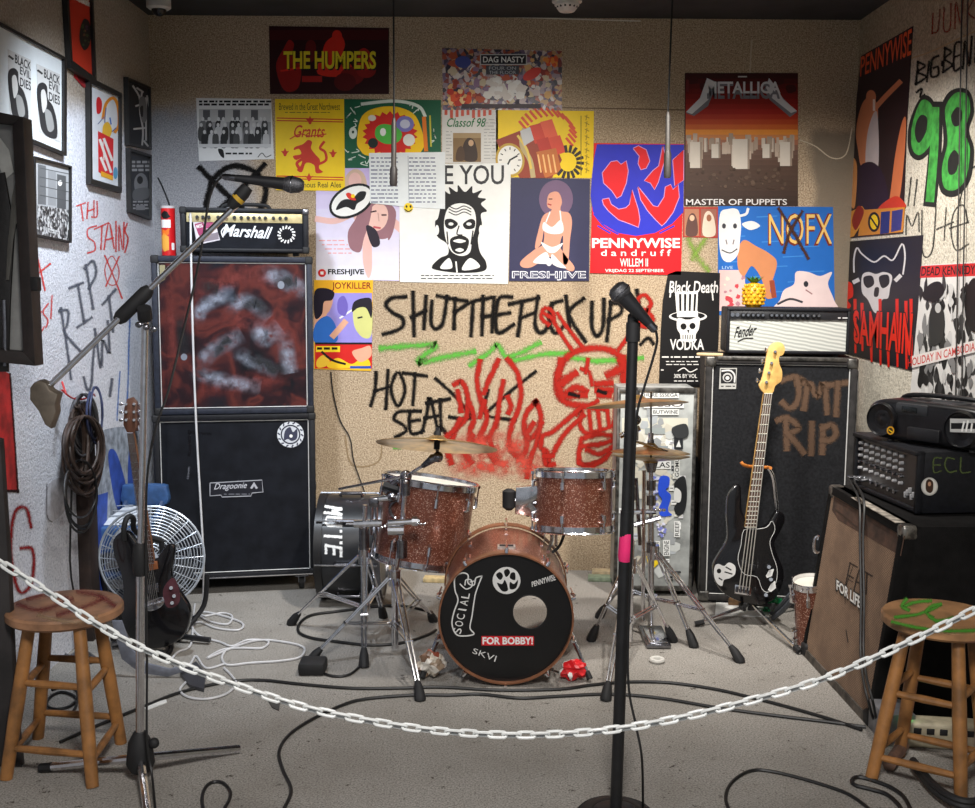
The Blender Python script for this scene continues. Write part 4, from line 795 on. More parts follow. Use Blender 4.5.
def d(cv):
    g = haze((150, 158, 176), .5); r = haze((116, 44, 38), .5); k = haze((16, 18, 24), .8)
    for q, w_, m in (([(186, 300), (215, 284), (250, 276), (290, 290)], 34, r), ([(200, 330), (240, 320), (280, 328), (300, 350)], 34, r), ([(190, 392), (230, 384), (280, 380)], 30, r), ([(168, 290), (172, 350)], 22, r),
                     ([(196, 322), (204, 306), (228, 294)], 20, g), ([(230, 310), (246, 300), (264, 314)], 20, g), ([(200, 364), (214, 350), (236, 338)], 22, g), ([(236, 352), (250, 360), (272, 370)], 20, g), ([(256, 324), (263, 338), (274, 332)], 24, g), ([(194, 372), (220, 380), (254, 386)], 20, g), ([(284, 336), (289, 366)], 22, g), ([(262, 270), (284, 280), (302, 290)], 24, g),
                     ([(204, 286), (212, 288)], 18, k), ([(242, 308), (256, 303), (264, 312)], 18, k), ([(212, 357), (226, 342)], 16, k), ([(246, 349), (260, 362), (282, 372)], 20, k), ([(276, 282), (290, 282)], 20, k), ([(180, 310), (184, 350)], 18, k)): cv.S(q, w_, m)
    cv.E(281, 285, 3.4, 4, mat('paint_grey_dot', (120, 126, 138), .7)); cv.E(184, 357, 3.2, 3.4, MC['paint_grey_dot'])
    cv.G([(159.5, 265), (165, 265), (165, 279), (160, 283)], (150, 142, 110))
cab(t, M2, w2, zt2 - zt - .006, .34, TOL, paint_mat(), .026, draw=d)
# head
YH = 5.06
M3, w3 = frame(182.5, 308, 250, YH, math.radians(9), zt2 + .012)
h3 = aY(245, 208, YH).z - zt2 - .012
t = thing('guitar_amp_head', 'black guitar amplifier head with gold control panel on top of the left stack', 'amplifier', (M3.translation.x, YH, zt2))
b = MB(M3).box(-w3 / 2, w3 / 2, .02, .22, 0, h3, BLK, .01, 3); b.box(-w3 / 2, w3 / 2, 0, .03, 0, .02, BLK, .008); b.box(-w3 / 2, w3 / 2, 0, .03, h3 - .022, h3, BLK, .008)
for s in (-1, 1): b.box(min(s * w3 / 2, s * (w3 / 2 - .026)), max(s * w3 / 2, s * (w3 / 2 - .026)), 0, .03, 0, h3, BLK, .008)
obj('amp_shell', b, t)
GOLD = mat('panel_gold', (214, 198, 148), .35, .3, var=.15)
obj('control_panel', MB(M3).box(-w3 / 2 + .028, w3 / 2 - .028, .008, .02, h3 - .065, h3 - .024, GOLD, .001), t)
for i, u in enumerate((.03, .09, .14, .19, .27, .34, .41, .47, .53, .58, .63, .68, .75, .81, .86)):
    x = -w3 / 2 + .03 + u * (w3 - .06); obj('knob', MB(M3).cyl((x, .008, h3 - .043), (x, -.008, h3 - .043), .0085 if i % 5 else .006, PLB, 12, .007), t)
g = MB(M3).box(-w3 / 2 + .026, w3 / 2 - .026, .012, .02, .02, h3 - .066, GRB); g.M = None; cv = Canvas(g, M3 @ Vector((0, .012, 0)), M3.to_3x3() @ Vector((0, -1, 0)), .0006)
cv.G([(193, 222), (214, 217.5), (220, 240), (197, 245)], (206, 200, 206)); cv.G([(194.5, 224), (203, 222), (208, 233), (199, 236)], (150, 60, 96)); cv.G([(204, 222), (213, 219.5), (214, 226), (206, 229)], (160, 70, 106)); cv.G([(199, 237), (218, 232), (219, 239), (199, 243)], (130, 120, 128)); cv.T('MISS', 0, 0, 0, 0, W1, .01, 0, [(196, 225), (202, 223.6), (203, 227), (197, 228.5)])
for i in range(15):
    a = 2 * PI * i / 15; cv.S([(286.5 + 6.4 * math.cos(a), 234.5 + 6.2 * math.sin(a)), (286.5 + 8.6 * math.cos(a + .12), 234.5 + 8.4 * math.sin(a + .12))], 1.5, (222, 222, 222), False)
obj('grille', g, t)
lg = MB(); c = Canvas(lg, M3 @ Vector((0, .012, 0)), M3.to_3x3() @ Vector((0, -1, 0)), .003); c.T('Marshall', 0, 0, 0, 0, (228, 230, 234), .02, .3, [(222.5, 224), (273, 227), (271, 239), (222, 236)]); c.S([(223, 237), (221.5, 231), (226, 226)], 1.1, (228, 230, 234))
obj('logo', lg, t, 'white script logo')
for s in (-1, 1):
    for z in (0, h3):
        x = s * w3 / 2; q = 1 if z == 0 else -1; k = MB(M3).box(min(x + s * .003, x - s * .03), max(x + s * .003, x - s * .03), -.004, .03, min(z - q * .003, z + q * .03), max(z - q * .003, z + q * .03), RUB if z == 0 else CHD if s > 0 else RUB, .008, 3); obj('corner_protector', k, t)
for s in (-1, 1):
    for y in (.04, .19): x = s * (w3 / 2 - .06); obj('foot', MB(M3).cyl((x, y, -.012), (x, y, .002), .014, RUB, 12), t)
k = MB(M3).tube(cat([(-.11, .11, h3), (-.09, .11, h3 + .018), (0, .11, h3 + .022), (.09, .11, h3 + .018), (.11, .11, h3)], 4), .009, RUB, 8); obj('handle', k, t)
# snack tube
a = aY(169, 251, YS + .1); z0 = zt2 - .003; ty = YS + .1
r = 6.8 / pxm(ty, 1.6)
t = thing('snack_tube', 'red cylindrical crisp tube standing on the left amp stack beside the amplifier head', 'snack tube', (a.x, ty, z0)); hz = aY(169, 206, ty).z - z0
RED = mat('tube_red', (216, 30, 34), .35)
tb = MB().lathe((a.x, ty, z0), (0, 0, 1), [(0, 0), (r, 0), (r, hz * .97)], RED, 28)
def on_tube(pts, col):
    xs = [q[0] for q in pts]; x0_, x1_ = min(xs), max(xs); n_ = 10
    def span(x):
        ys = []
        for (ax_, ay_), (bx_, by_) in zip(pts, pts[1:] + pts[:1]):
            if (ax_ <= x) != (bx_ <= x): ys.append(ay_ + (by_ - ay_) * (x - ax_) / (bx_ - ax_))
        return (min(ys), max(ys)) if len(ys) > 1 else None
    def pt(x, y):
        th = math.asin(max(-.995, min(.995, (x - 169) / 7.0))); return Vector((a.x + (r + .0008) * math.sin(th), ty - (r + .0008) * math.cos(th), aY(169, y, ty).z))
    for i_ in range(n_):
        xa_, xb_ = x0_ + (x1_ - x0_) * i_ / n_, x0_ + (x1_ - x0_) * (i_ + 1) / n_; sa, sb = span(xa_ + .01), span(xb_ - .01)
        if sa and sb: tb.add([pt(xa_, sa[0]), pt(xb_, sb[0]), pt(xb_, sb[1]), pt(xa_, sa[1])], [[3, 2, 1, 0]], ink(col))
on_tube([(163, 215), (167, 211), (170, 212), (173, 217), (170, 219), (166, 219)], K1); on_tube([(163.5, 220), (173, 220), (173, 228), (163.5, 228)], W1); on_tube([(163, 229), (168, 231), (172, 228), (171, 235), (165, 236)], (240, 120, 40)); on_tube([(162.6, 237), (166, 233), (171, 237), (171, 250), (166, 252), (163, 247)], (236, 170, 70)); on_tube([(173.4, 243), (175.4, 243), (175.4, 250), (173.4, 250)], W1)
obj('tube_body', tb, t); obj('lid', MB().lathe((a.x, ty, z0), (0, 0, 1), [(r * 1.03, hz * .95), (r * 1.03, hz), (0, hz)], mat('lid_clear', (206, 200, 200), .3), 28), t)
q = [aY(170, 207, ty), aY(167, 198, ty + .05), aY(162, 186, ty + .1), aY(158, 178, ty + .14)]; obj('wire_stub', MB().tube(cat(q, 4), .004, RUB, 6), None, 'short black wire sticking up behind the red crisp tube', 'wire')
# ---- right bass cabinet
YA = 4.93; YAW = math.radians(-7)
a, b_ = aY(699, 603, 4.95), aY(847, 603, 4.87)
w = (b_ - a).length; M = Matrix.Translation(Vector(((a.x + b_.x) / 2, 4.91, .012))) @ Matrix.Rotation(YAW, 4, 'Z')
hz = aY(780, 358, 4.91).z - .012
t = thing('bass_cabinet', 'tall black bass cabinet with brown painted letters behind the bass guitar', 'speaker cabinet', (M.translation.x, 4.91, 0))
GRA = mat('grille_weave', (38, 39, 42), .8, var=.3, vs=90, bump=.001, bs=1100, spec=.12); ALU = mat('alu_edge', (120, 118, 114), .4, .8, var=.5, vs=30)
BRN = spray((92, 72, 58), .4, .45)
def d(cv):
    cv.SS([[(783, 380), (795, 377), (804, 382), (797, 383)], [(797, 379), (799, 392), (796, 404), (789, 408), (783, 403)], [(804, 408), (809, 383), (817, 397), (824, 383), (827, 412)], [(829, 385), (846, 383)], [(838, 384), (836, 414)],
           [(778, 420), (786, 418), (795, 423), (798, 429), (788, 434)], [(786, 422), (787, 448)], [(788, 434), (797, 444), (803, 452)], [(812, 424), (811, 453)], [(823, 427), (822, 452)], [(823, 428), (832, 425), (836, 433), (831, 440), (823, 440)]], 9.5, BRN)
cv = cab(t, M, w, hz, .38, mat('carpet_dark', (46, 44, 44), .9, var=.4, vs=30, bump=.001, bs=500), GRA, .028, draw=d, corner=ALU, cs=.045)
for s in (-1, 1): obj('side_edging', MB(M).box(min(s * w / 2, s * (w / 2 + .004)), max(s * w / 2, s * (w / 2 + .004)), -.004, .03, .05, hz - .05, ALU, .002), t)
obj('top_edging', MB(M).box(-w / 2 + .05, w / 2 - .05, -.005, .03, hz - .012, hz + .004, ALU, .002), t)
lb = MB(); c = Canvas(lb, M @ Vector((0, .012, 0)), M.to_3x3() @ Vector((0, -1, 0)), .003); c.sheet([(720, 368), (737, 368), (736, 389), (719, 389)], (176, 176, 172), .003); c.R(720.8, 369, 736, 383.5, (34, 34, 36)); c.S([(722, 371), (730, 370.5), (734.5, 375), (734.5, 382)], 1.6, (206, 206, 204)); c.E(727.5, 377.5, 4.8, 4.6, (190, 190, 188)); c.E(727.5, 378, 3.6, 3.4, (34, 34, 36)); c.E(727.5, 378, 2, 1.9, (206, 206, 204)); c.dashes(721, 385, 735, 387.5, 1, (60, 60, 60), 1.2)
obj('logo_plate', lb, t)
for s in (-1, 1):
    for y in (.05, .33): obj('foot', MB(M).box(s * (w / 2 - .06) - .02, s * (w / 2 - .06) + .02, y - .02, y + .02, -.012, .001, RUB), t)
zA = hz + .012
# Fender style head
ZF = zA + .014; YF = 4.98
a, b_ = aY(726.5, 350, YF + .02), aY(851, 350, YF - .05); w = (b_ - a).length
M = Matrix.Translation(Vector(((a.x + b_.x) / 2, YF, ZF))) @ Matrix.Rotation(YAW * .8, 4, 'Z'); hz = aY(788, 308, YF).z - ZF
t = thing('bass_amp_head', 'amplifier head with silver striped grille cloth on the tall bass cabinet', 'amplifier', (M.translation.x, YF, zA))
def silver():
    m, nt, b = nodes('silver_cloth'); b.inputs['Roughness'].default_value = .55
    tc = N(nt, 'ShaderNodeTexCoord'); mp = N(nt, 'ShaderNodeMapping'); mp.inputs['Rotation'].default_value = (0, math.radians(80), 0); nt.links.new(tc.outputs['Object'], mp.inputs[0])
    wv = N(nt, 'ShaderNodeTexWave', Scale=19.0, Distortion=1.2); wv.inputs['Detail'].default_value = 1; nt.links.new(mp.outputs[0], wv.inputs[0]); r = ramp(nt, wv.outputs[1], [(.2, (160, 163, 158)), (.8, (196, 199, 192))]); nt.links.new(r.outputs[0], b.inputs['Base Color']); return m
b = MB(M).box(-w / 2, w / 2, .02, .24, 0, hz, BLK, .006); b.box(-w / 2, w / 2, 0, .03, 0, .014, BLK, .004); b.box(-w / 2, w / 2, -.002, .03, hz - .014, hz, BLK, .004)
for s in (-1, 1): b.box(min(s * w / 2, s * (w / 2 - .014)), max(s * w / 2, s * (w / 2 - .014)), 0, .03, 0, hz, BLK, .004)
obj('amp_shell', b, t)
ph = .052; obj('control_panel', MB(M).box(-w / 2 + .016, w / 2 - .016, .006, .02, hz - ph, hz - .015, mat('panel_black', (36, 37, 40), .35), .001), t)
g = MB(M).box(-w / 2 + .016, w / 2 - .016, .008, .02, .014, hz - ph - .002, silver()); obj('grille', g, t)
obj('trim_strip', MB(M).box(-w / 2 + .015, w / 2 - .015, .003, .012, hz - ph - .004, hz - ph, ALU), t)
for i, u in enumerate((.13, .17, .21, .25, .29, .36, .4, .44, .49, .53, .57, .61, .65, .7, .74)):
    x = -w / 2 + u * w; k = MB(M).cyl((x, .006, hz - .033), (x, -.012, hz - .033), .0105, PLB, 12, .008); k.cyl((x, -.012, hz - .033), (x, -.0125, hz - .033), .006, CHR, 10); obj('knob', k, t)
for i, u in enumerate((.045, .085)): x = -w / 2 + u * w; obj('input_jack', MB(M).cyl((x, .006, hz - .033), (x, .001, hz - .033), .009, CHR, 12), t)
k = MB(); c = Canvas(k, M @ Vector((0, .006, 0)), M.to_3x3() @ Vector((0, -1, 0)), .001); c.dashes(838, 317, 848, 319, 1, (200, 200, 200), 1.2); obj('panel_lettering', k, t)
k = MB(); c = Canvas(k, M @ Vector((0, .006, 0)), M.to_3x3() @ Vector((0, -1, 0)), .001)
c.T('Fender', 0, 0, 0, 0, (40, 40, 42), .015, .3, [(735, 327), (758, 324), (755, 335), (734, 338)]); c.S([(738, 341.5), (744, 338.5), (753, 338)], 1, (40, 40, 42)); obj('logo', k, t)
for s in (-1, 1):
    for y in (.04, .2): obj('foot', MB(M).cyl((s * (w / 2 - .05), y, -.014), (s * (w / 2 - .05), y, .002), .013, RUB, 10), t)
zF = ZF + hz
# pineapple cup
p0 = M @ Vector((aY(757, 306, YF).x - M.translation.x, .1, 0)); p0.z = zF
PY = pxm(p0.y, 1.4); R = 10.6 / PY; H = 27 / PY
t = thing('pineapple_ornament', 'small yellow pineapple with green crown standing on the silver-fronted amplifier', 'pineapple', p0)
PIN = mat('pineapple_yellow', (240, 178, 30), .4, var=.3, vs=60, bump=.003, bs=90)
pb = MB(); prof = [(0, 0), (R * .6, 0), (R * .86, H * .1), (R, H * .4), (R * .95, H * .65), (R * .7, H * .84), (R * .3, H * .9), (0, H * .9)]
pb.lathe(p0, (0, 0, 1), prof, PIN, 28)
for j in range(6):
    for i in range(11):
        th = 2 * PI * (i + .5 * (j % 2)) / 11; u = .14 + .13 * j; rr = R * (.9 + .1 * math.sin(PI * u)) if u < .7 else R * .82
        pb.ball(p0 + Vector((rr * .97 * math.cos(th), rr * .97 * math.sin(th), H * u)), R * .17, PIN, n=6)
obj('fruit', pb, t); cr = MB(); GRN = mat('leaf_green', (60, 130, 50), .5, var=.3)
for i in range(12):
    th = 2 * PI * i / 12; k = 1 if i % 2 else .55; o = p0 + Vector((0, 0, H * .86)); dx = Vector((math.cos(th), math.sin(th), 0)); s = dx.cross(Vector((0, 0, 1))) * R * .22
    tip = o + dx * R * 1.0 * k + Vector((0, 0, H * .24 + .004 * (i % 3))); md = o + dx * R * .5 * k + Vector((0, 0, H * .12)); cr.add([o + s, o - s, md - s, md + s, tip, md + Vector((0, 0, -.003))], [[0, 1, 2, 3], [3, 2, 4], [0, 3, 5], [1, 5, 2], [2, 5, 4], [3, 4, 5]], GRN)
obj('crown', cr, t)
q = M @ Vector((-w / 2 - .02, .12, 0)); zs = zA + .011
s = aY(697, 351, 4.99); e = aY(723, 352, 4.95); s.z = e.z = zA + .009
obj('drumstick', MB().tube([s, s + (e - s) * .1, s + (e - s) * .6, e], [.006, .0075, .008, .008], mat('stick_wood', (206, 178, 136), .6), 10), None, 'pale wooden drumstick lying on the left end of the tall bass cabinet', 'drumstick')
# ================================================================ LEFT CORNER
GW = mat('fan_wire', (196, 204, 214), .35, .4)
# ---- fan
YFN = 4.47; fc = aY(152, 557, YFN); R = 51 / pxm(YFN, .3)
t = thing('floor_fan', 'round floor fan with pale wire cage behind the black electric guitar', 'fan', (fc.x, YFN, 0)); ax = Vector((.12, -1, .05)).normalized()
u = ax.orthogonal().normalized(); v = ax.cross(u); g = MB()
for k in range(1, 15): rr = R * (.2 + .8 * k / 14); g.torus(fc + ax * .05 * (1 - (k / 14) ** 2), ax, rr, .0019 if k < 14 else .0055, GW, 40, 5)
for i in range(24):
    a = 2 * PI * i / 24; d1 = u * math.cos(a) + v * math.sin(a); g.tube([fc + d1 * R * .16 + ax * .05, fc + d1 * R * .6 + ax * .036, fc + d1 * R * .9 + ax * .012, fc + d1 * R], .002, GW, 5)
obj('front_cage', g, t)
g = MB()
for k in (4, 8, 11, 14): g.torus(fc - ax * .1 * (1 - (k / 14) ** 4), ax, R * (.2 + .8 * k / 14), .002, GW, 32, 5)
for i in range(20):
    a = 2 * PI * i / 20; d1 = u * math.cos(a) + v * math.sin(a); g.tube([fc + d1 * R * .2 - ax * .1, fc + d1 * R * .7 - ax * .085, fc + d1 * R * .95 - ax * .03, fc + d1 * R], .002, GW, 5)
obj('rear_cage', g, t)
obj('hub_badge', MB().lathe(fc, ax, [(0, .058), (R * .17, .055), (R * .17, .046), (0, .046)], mat('fan_badge', (176, 184, 194), .4), 24), t)
for k in range(4):
    bl = MB(); a = PI / 2 * k + .4; pts = []
    for rr, aa, zz in ((.14, -.3, -.01), (.5, -.45, -.025), (.85, -.35, -.03), (.88, .1, 0), (.6, .3, .012), (.14, .25, .01)):
        d1 = u * math.cos(a + aa) + v * math.sin(a + aa); pts.append(fc + d1 * R * rr + ax * (zz - .03))
    bl.prism(pts, ax * .002, mat('fan_blade', (120, 124, 130), .4, .6)); obj('blade', bl, t)
obj('motor', MB().lathe(fc, ax, [(0, -.16), (.05, -.16), (.06, -.1), (.06, -.05), (.02, -.03), (.012, .0), (0, .0)], PLB, 20), t)
s = MB().tube(cat([(fc.x - .13, YFN - .12, .014), (fc.x - .13, YFN + .16, .014)], 2), .014, PLB, 8); s.tube([(fc.x + .13, YFN - .12, .014), (fc.x + .13, YFN + .16, .014)], .014, PLB, 8)
s.tube(cat([(fc.x - .13, YFN + .05, .014), (fc.x - R * 1.02, YFN + .05, fc.z * .5), (fc.x - R * 1.06, YFN + .04, fc.z)], 5), .011, PLB, 8); s.tube(cat([(fc.x + .13, YFN + .05, .014), (fc.x + R * .9, YFN + .08, fc.z * .3), (fc.x + R * .96, YFN + .09, fc.z * .7)], 5), .011, PLB, 8); s.tube([(fc.x - .13, YFN + .05, .014), (fc.x + .13, YFN + .05, .014)], .012, PLB, 8); s.tube([(fc.x, YFN + .05, .014), (fc.x, YFN + .14, fc.z - .05)], .014, PLB, 8)
obj('stand', s, t)

# ---- guitars
def guitar(t, Y, lean, outline, th, body_m, pxs, cut=.0):
    """body plate from a pixel outline on a plane leaning back; returns the canvas of its front"""
    n = Vector((0, -math.cos(lean), math.sin(lean))); return n
def neckset(t, P, n, nut, heel, wn, wh, frets, wood, fret_m, inlay=True, thick=.022, strings=4, bridge=None, sm=None):
    """neck between pixel points; strings run on to the bridge"""
    a0, a1 = P(nut[0] - wn / 2, nut[1]), P(nut[0] + wn / 2, nut[1]); b0, b1 = P(heel[0] - wh / 2, heel[1]), P(heel[0] + wh / 2, heel[1])
    nk = MB().prism([a0, a1, b1, b0], -n * thick, wood[0], .003); nk.prism([a0 + n * .004, a1 + n * .004, b1 + n * .004, b0 + n * .004], -n * .005, wood[1]); L = 1 / (1 - 2 ** (-frets / 12)); f = nk
    for i in range(frets + 1):
        u = L * (1 - 2 ** (-i / 12)); u = min(u, 1); p, q = a0.lerp(b0, u) + n * .005, a1.lerp(b1, u) + n * .005; f.tube([p, q], .0017 if i else .003, fret_m, 6) if strings > 4 else f.tube([p, q], .0024, fret_m, 6)
    obj('neck', nk, t)
    s = MB(); B0, B1 = P(bridge[0], bridge[1]), P(bridge[2], bridge[3])
    for i in range(strings): k = (i + .5) / strings; s.tube([a0.lerp(a1, k) + n * .008, B0.lerp(B1, k) + n * .012], .0011 if strings > 4 else .0021, sm or CHR, 5)
    obj('strings', s, t)
LAQ = mat('lacquer_black', (18, 17, 19), .16, var=.2, coat=.4)
Yg = 4.2; n = Vector((0, -math.cos(.1), math.sin(.1))); p0 = Vector((0, Yg, .4)); P = lambda x, y, o=0: onp(x, y, p0 + n * o, n)
base = aY(150, 658, Yg); t = thing('electric_guitar', 'black electric guitar with rosewood neck leaning in the left corner before the fan', 'guitar', P(152, 646))
ol = cat2([(118, 534), (126, 531), (134, 540), (141, 551), (149, 559), (157, 558), (161, 552), (168, 544), (173.5, 547), (172.5, 560), (171, 576), (179, 592), (188, 606), (189.5, 620), (183, 636), (168, 646), (150, 649), (136, 645), (125, 630), (121, 612), (123, 594), (121, 576), (114, 556), (112.5, 542)], 4, True)
obj('body', MB().prism([P(x, y) for x, y in ol], -n * .042, LAQ, .006), t)
WD = mat('rosewood', (84, 50, 38), .5, var=.35, vs=60); MP = mat('maple_dark', (120, 78, 48), .45)
neckset(t, lambda x, y: P(x, y, .006), n, (130.5, 433), (150, 563), 6.4, 9, 21, (MP, WD), CHR, strings=6, bridge=(149, 606, 160, 604))
hs = [(127, 433), (123, 425), (124, 408), (127, 399), (133, 397), (137, 402), (136, 414), (137, 426), (134, 433)]
obj('headstock', MB().prism([P(x, y, .004) for x, y in hs], -n * .015, mat('headstock_brown', (92, 58, 42), .4), .003), t)
for x, y in ((126, 404), (126, 412), (126, 420), (134, 404), (134, 412), (134, 420)):
    k = MB().cyl(P(x, y, .004), P(x, y, .018), .0055, CHR, 10); s = -1 if x < 130 else 1; k.ball(P(x + s * 5, y, -.003), .009, CHR, (1, .5, .8), 8); k.cyl(P(x, y, -.003), P(x + s * 4, y, -.003), .003, CHR, 6); obj('tuner', k, t)
pg = cat2([(163, 590), (172, 578), (178, 586), (180, 600), (174, 607), (166, 606)], 4, True); obj('control_plate', MB().prism([P(x, y, .004) for x, y in pg], -n * .004, mat('plate_burgundy', (84, 50, 56), .25, var=.2)), t)
COP = mat('copper_pickup', (190, 120, 80), .3, .7)
obj('pickup', MB().prism([P(147, 562, .008), (P(157, 561, .008)), P(158, 569, .008), P(148, 571, .008)], -n * .008, COP, .002), t)
obj('pickup', MB().prism([P(144, 586, .008), P(158, 583, .008), P(159, 592, .008), P(145, 594, .008)], -n * .008, CHD, .002), t)
br = cat2([(144, 604), (152, 600), (162, 597), (164, 603), (158, 609), (148, 611)], 4, True); k = MB().prism([P(x, y, .008) for x, y in br], -n * .008, CHR, .002)
for i in range(6): k.box(*[0] * 0 or (0, 0, 0, 0, 0, 0), CHR) if 0 else k.cyl(P(148 + i * 2.4, 605 - i * .6, .008), P(148 + i * 2.4, 605 - i * .6, .014), .004, CHD, 6)
obj('bridge', k, t)
for x, y in ((171, 588), (174, 596), (172, 603)): obj('knob', MB().cyl(P(x, y, .004), P(x, y, .02), .008, CHR, 12, .007), t)
# its stand
t = thing('guitar_stand', 'low black guitar stand under the black electric guitar', 'guitar stand', (P(152, 650).x, Yg, 0)); s = MB(); gx = P(152, 650).x
s.tube([(gx, Yg + .16, .02), (gx - .01, Yg + .16, .42)], .012, PLB, 8); obj('upright', s, t)
arm = P(130, 525, -.02); k = MB().tube(cat([(gx - .01, Yg + .16, .42), P(136, 532, -.06), P(133, 518, -.02), P(127, 518, .02), P(124, 528, .03), P(124, 540, .02)], 5), .011, RUB, 8); obj('yoke', k, t)
f1 = aZ(210, 640, .02); f2 = aZ(112, 645, .02)
obj('leg', MB().tube([(gx, Yg + .16, .03), f1], .012, PLB, 8), t); obj('leg', MB().tube([(gx, Yg + .16, .03), f2], .012, PLB, 8), t)
for s_ in (-1, 1): z = P(152, 650).z - .02; obj('rest', MB().tube(cat([(gx, Yg + .16, .08), (gx + s_ * .05, Yg + .05, z), (gx + s_ * .05, Yg - .07, z), (gx + s_ * .05, Yg - .08, z + .03)], 4), .01, RUB, 8), t)

# ---- blue folding step stool with papers, against the wall
BLU = mat('plastic_blue', (64, 100, 152), .4, var=.2); BLD = mat('plastic_navy', (48, 72, 112), .45, var=.3)
Yb = 4.72; t = thing('step_stool', 'blue plastic step stool with a high back rail behind the black electric guitar', 'step stool', (aY(115, 540, Yb).x, Yb, 0))
xa, xb = aY(92, 540, Yb).x, aY(146, 540, Yb).x; xc, xd = aY(111, 494, Yb).x, aY(157, 494, Yb).x; zs0, zs1 = aY(110, 548, Yb).z, aY(110, 522, Yb).z; zr0, zr1 = aY(130, 504, Yb + .14).z, aY(130, 485, Yb + .14).z
obj('seat', MB().box(xa, xb, Yb - .1, Yb + .14, zs0, zs1, BLU, .012, 3), t)
obj('back_rail', MB().prism([(x, Yb + .14, z) for x, z in cat2([(xc, zr0), (xc, zr1 - .02), (xc + .02, zr1), (xd - .02, zr1), (xd, zr1 - .02), (xd, zr0), ((xc + xd) / 2, zr0 - .006)], 3, True)], (0, .045, 0), BLU, .006), t)
for x in (xa + .035, xb - .035):
    for y in (Yb - .07, Yb + .11): obj('leg', MB().tube([(x, y, 0), (x, y, zs0 + .01)], [.028, .03], BLD, 10), t)
for x in (xc + .02, xd - .02): obj('back_post', MB().tube([(x - .02, Yb + .11, zs1 - .01), (x, Yb + .16, zr0 + .02)], .016, BLD, 8), t)
for k in (.3, .62): obj('tread', MB().box(xa + .02, xb - .02, Yb - .11, Yb + .02, zs0 * k, zs0 * k + .022, BLD, .006), t)
pp = MB(); q0 = Vector((xa + .075, Yb - .06, zs1 + .006)); 
pp.prism([(xa + .06, Yb - .07, zs1 + .003), (xb - .02, Yb - .07, zs1 + .003), (xb - .01, Yb + .12, zr0 - .005), (xa + .11, Yb + .12, zr0 - .005)], (0, .004, -.004), mat('paper_white', (214, 220, 226), .6))
c = Canvas(pp, (xa, Yb - .07, zs1 + .003), Vector((0, -(zr0 - zs1), .19)), .0012)
for i in range(3): c.S([(107 + i * 3, 516 - i * 5), (133, 515 - i * 5)], .8, (150, 156, 164), False)
obj('paper_stack', pp, None, 'white sheets of paper sloping on the blue step stool', 'papers')

# ---- hanging cables on the left wall
def wallpt(x, y, o=.03): return onp(x, y, Vector((XL + o, 0, 0)), NL)
HK = mat('hook_red', (196, 40, 40), .4)
k = MB().tube([wallpt(*q) for q in ((62, 382, .01), (64, 388, .03), (66, 394, .08))], .004, HK, 6); k.tube(cat([wallpt(*q) for q in ((62, 390, .05), (72, 398, .06), (84, 399, .06), (92, 394, .05), (95, 396, .03))], 4), .0035, HK, 6)
obj('wall_hook', k, None, 'thin red wire hook on the left wall holding the cable coils', 'hook')
def coil(name, label, cx, cy, rx, ry, n, col, r, seed, o=.05, dr=3.0, drop=None):
    rr = random.Random(seed); pts = []
    for i in range(n):
        jx, jy = rr.uniform(-dr, dr), rr.uniform(-dr, dr); kx = rr.uniform(.75, 1.1); ky = rr.uniform(.85, 1.05); oo = o + rr.uniform(-.02, .03)
        for j in range(10):
            a = 2 * PI * (j / 10) - PI / 2; pts.append(wallpt(cx + jx * .5 + rx * kx * math.cos(a), cy + (1 - ky) * -ry + ry * ky * math.sin(a) + jy * (math.sin(a) + 1) * .5, oo + .012 * math.sin(2 * a + i)))
    if drop: pts += [wallpt(*q) for q in drop]
    obj(name, MB().tube(cat(pts, 3), r, col, 6), None, label, 'cable', 'cables hung on the left wall')
CG = mat('cable_grey', (92, 92, 96), .5, var=.4); CB = mat('cable_black', (24, 24, 25), .5, var=.3); CBR = mat('cable_brown', (70, 54, 46), .55, var=.4); CW = mat('cable_white', (206, 206, 208), .45)
coil('cable_coil', 'grey cable coil hanging from the red hook on the left wall', 84, 424, 12, 30, 9, CG, .0045, 3)
coil('cable_coil', 'brown tangled cable coil hanging below the grey one on the left wall', 84, 452, 18, 36, 16, CBR, .005, 5, .09, 7)
coil('cable_coil', 'dark brown tightly bunched cable in the middle of the hanging tangle', 78, 446, 9, 40, 14, CBR, .007, 6, .06, 5)
coil('cable_coil', 'loose black cable loops hanging lowest on the left wall', 82, 494, 19, 34, 5, CB, .004, 8, .1, 6, ((70, 560, .04), (75, 600, .03), (80, 640, .03)))
coil('cable_coil', 'dark blue cable loop at the right of the hanging tangle', 96, 415, 8, 28, 3, mat('cable_navy', (52, 60, 92), .5), .0045, 9, .08, 3)
p = wallpt(77, 500, .02); obj('wooden_post', MB().box(XL, XL + .05, aX(92, 520, XL).y - .17, aX(92, 520, XL).y - .07, 0, .98, mat('post_brown', (58, 42, 36), .7, var=.4, vs=14), .004), None, 'dark brown wooden post against the left wall under the hanging cables', 'post')
# second guitar neck, lying sideways behind
Yk = 5.0; a, b = aY(100, 421, Yk + .2), aY(124, 412, Yk); t = None
k = MB().tube([a, b], .016, mat('neck_dark', (74, 46, 38), .5), 8)
hb = [aY(x, y, Yk) for x, y in ((122, 408), (136, 402), (142, 408), (141, 430), (133, 432), (128, 420))]; k.prism(hb, (0, .02, 0), MC['neck_dark'], .003)
t = thing('guitar_neck', 'dark brown guitar headstock poking out behind the black electric guitar', 'guitar neck', b); obj('neck', k, t)
for x, y in ((113, 418), (118, 417), (139, 410), (139.5, 418), (139, 426)): obj('tuner', MB().cyl(aY(x, y, Yk - .01), aY(x + 1, y + 5, Yk - .03), .005, CHR, 8), t)
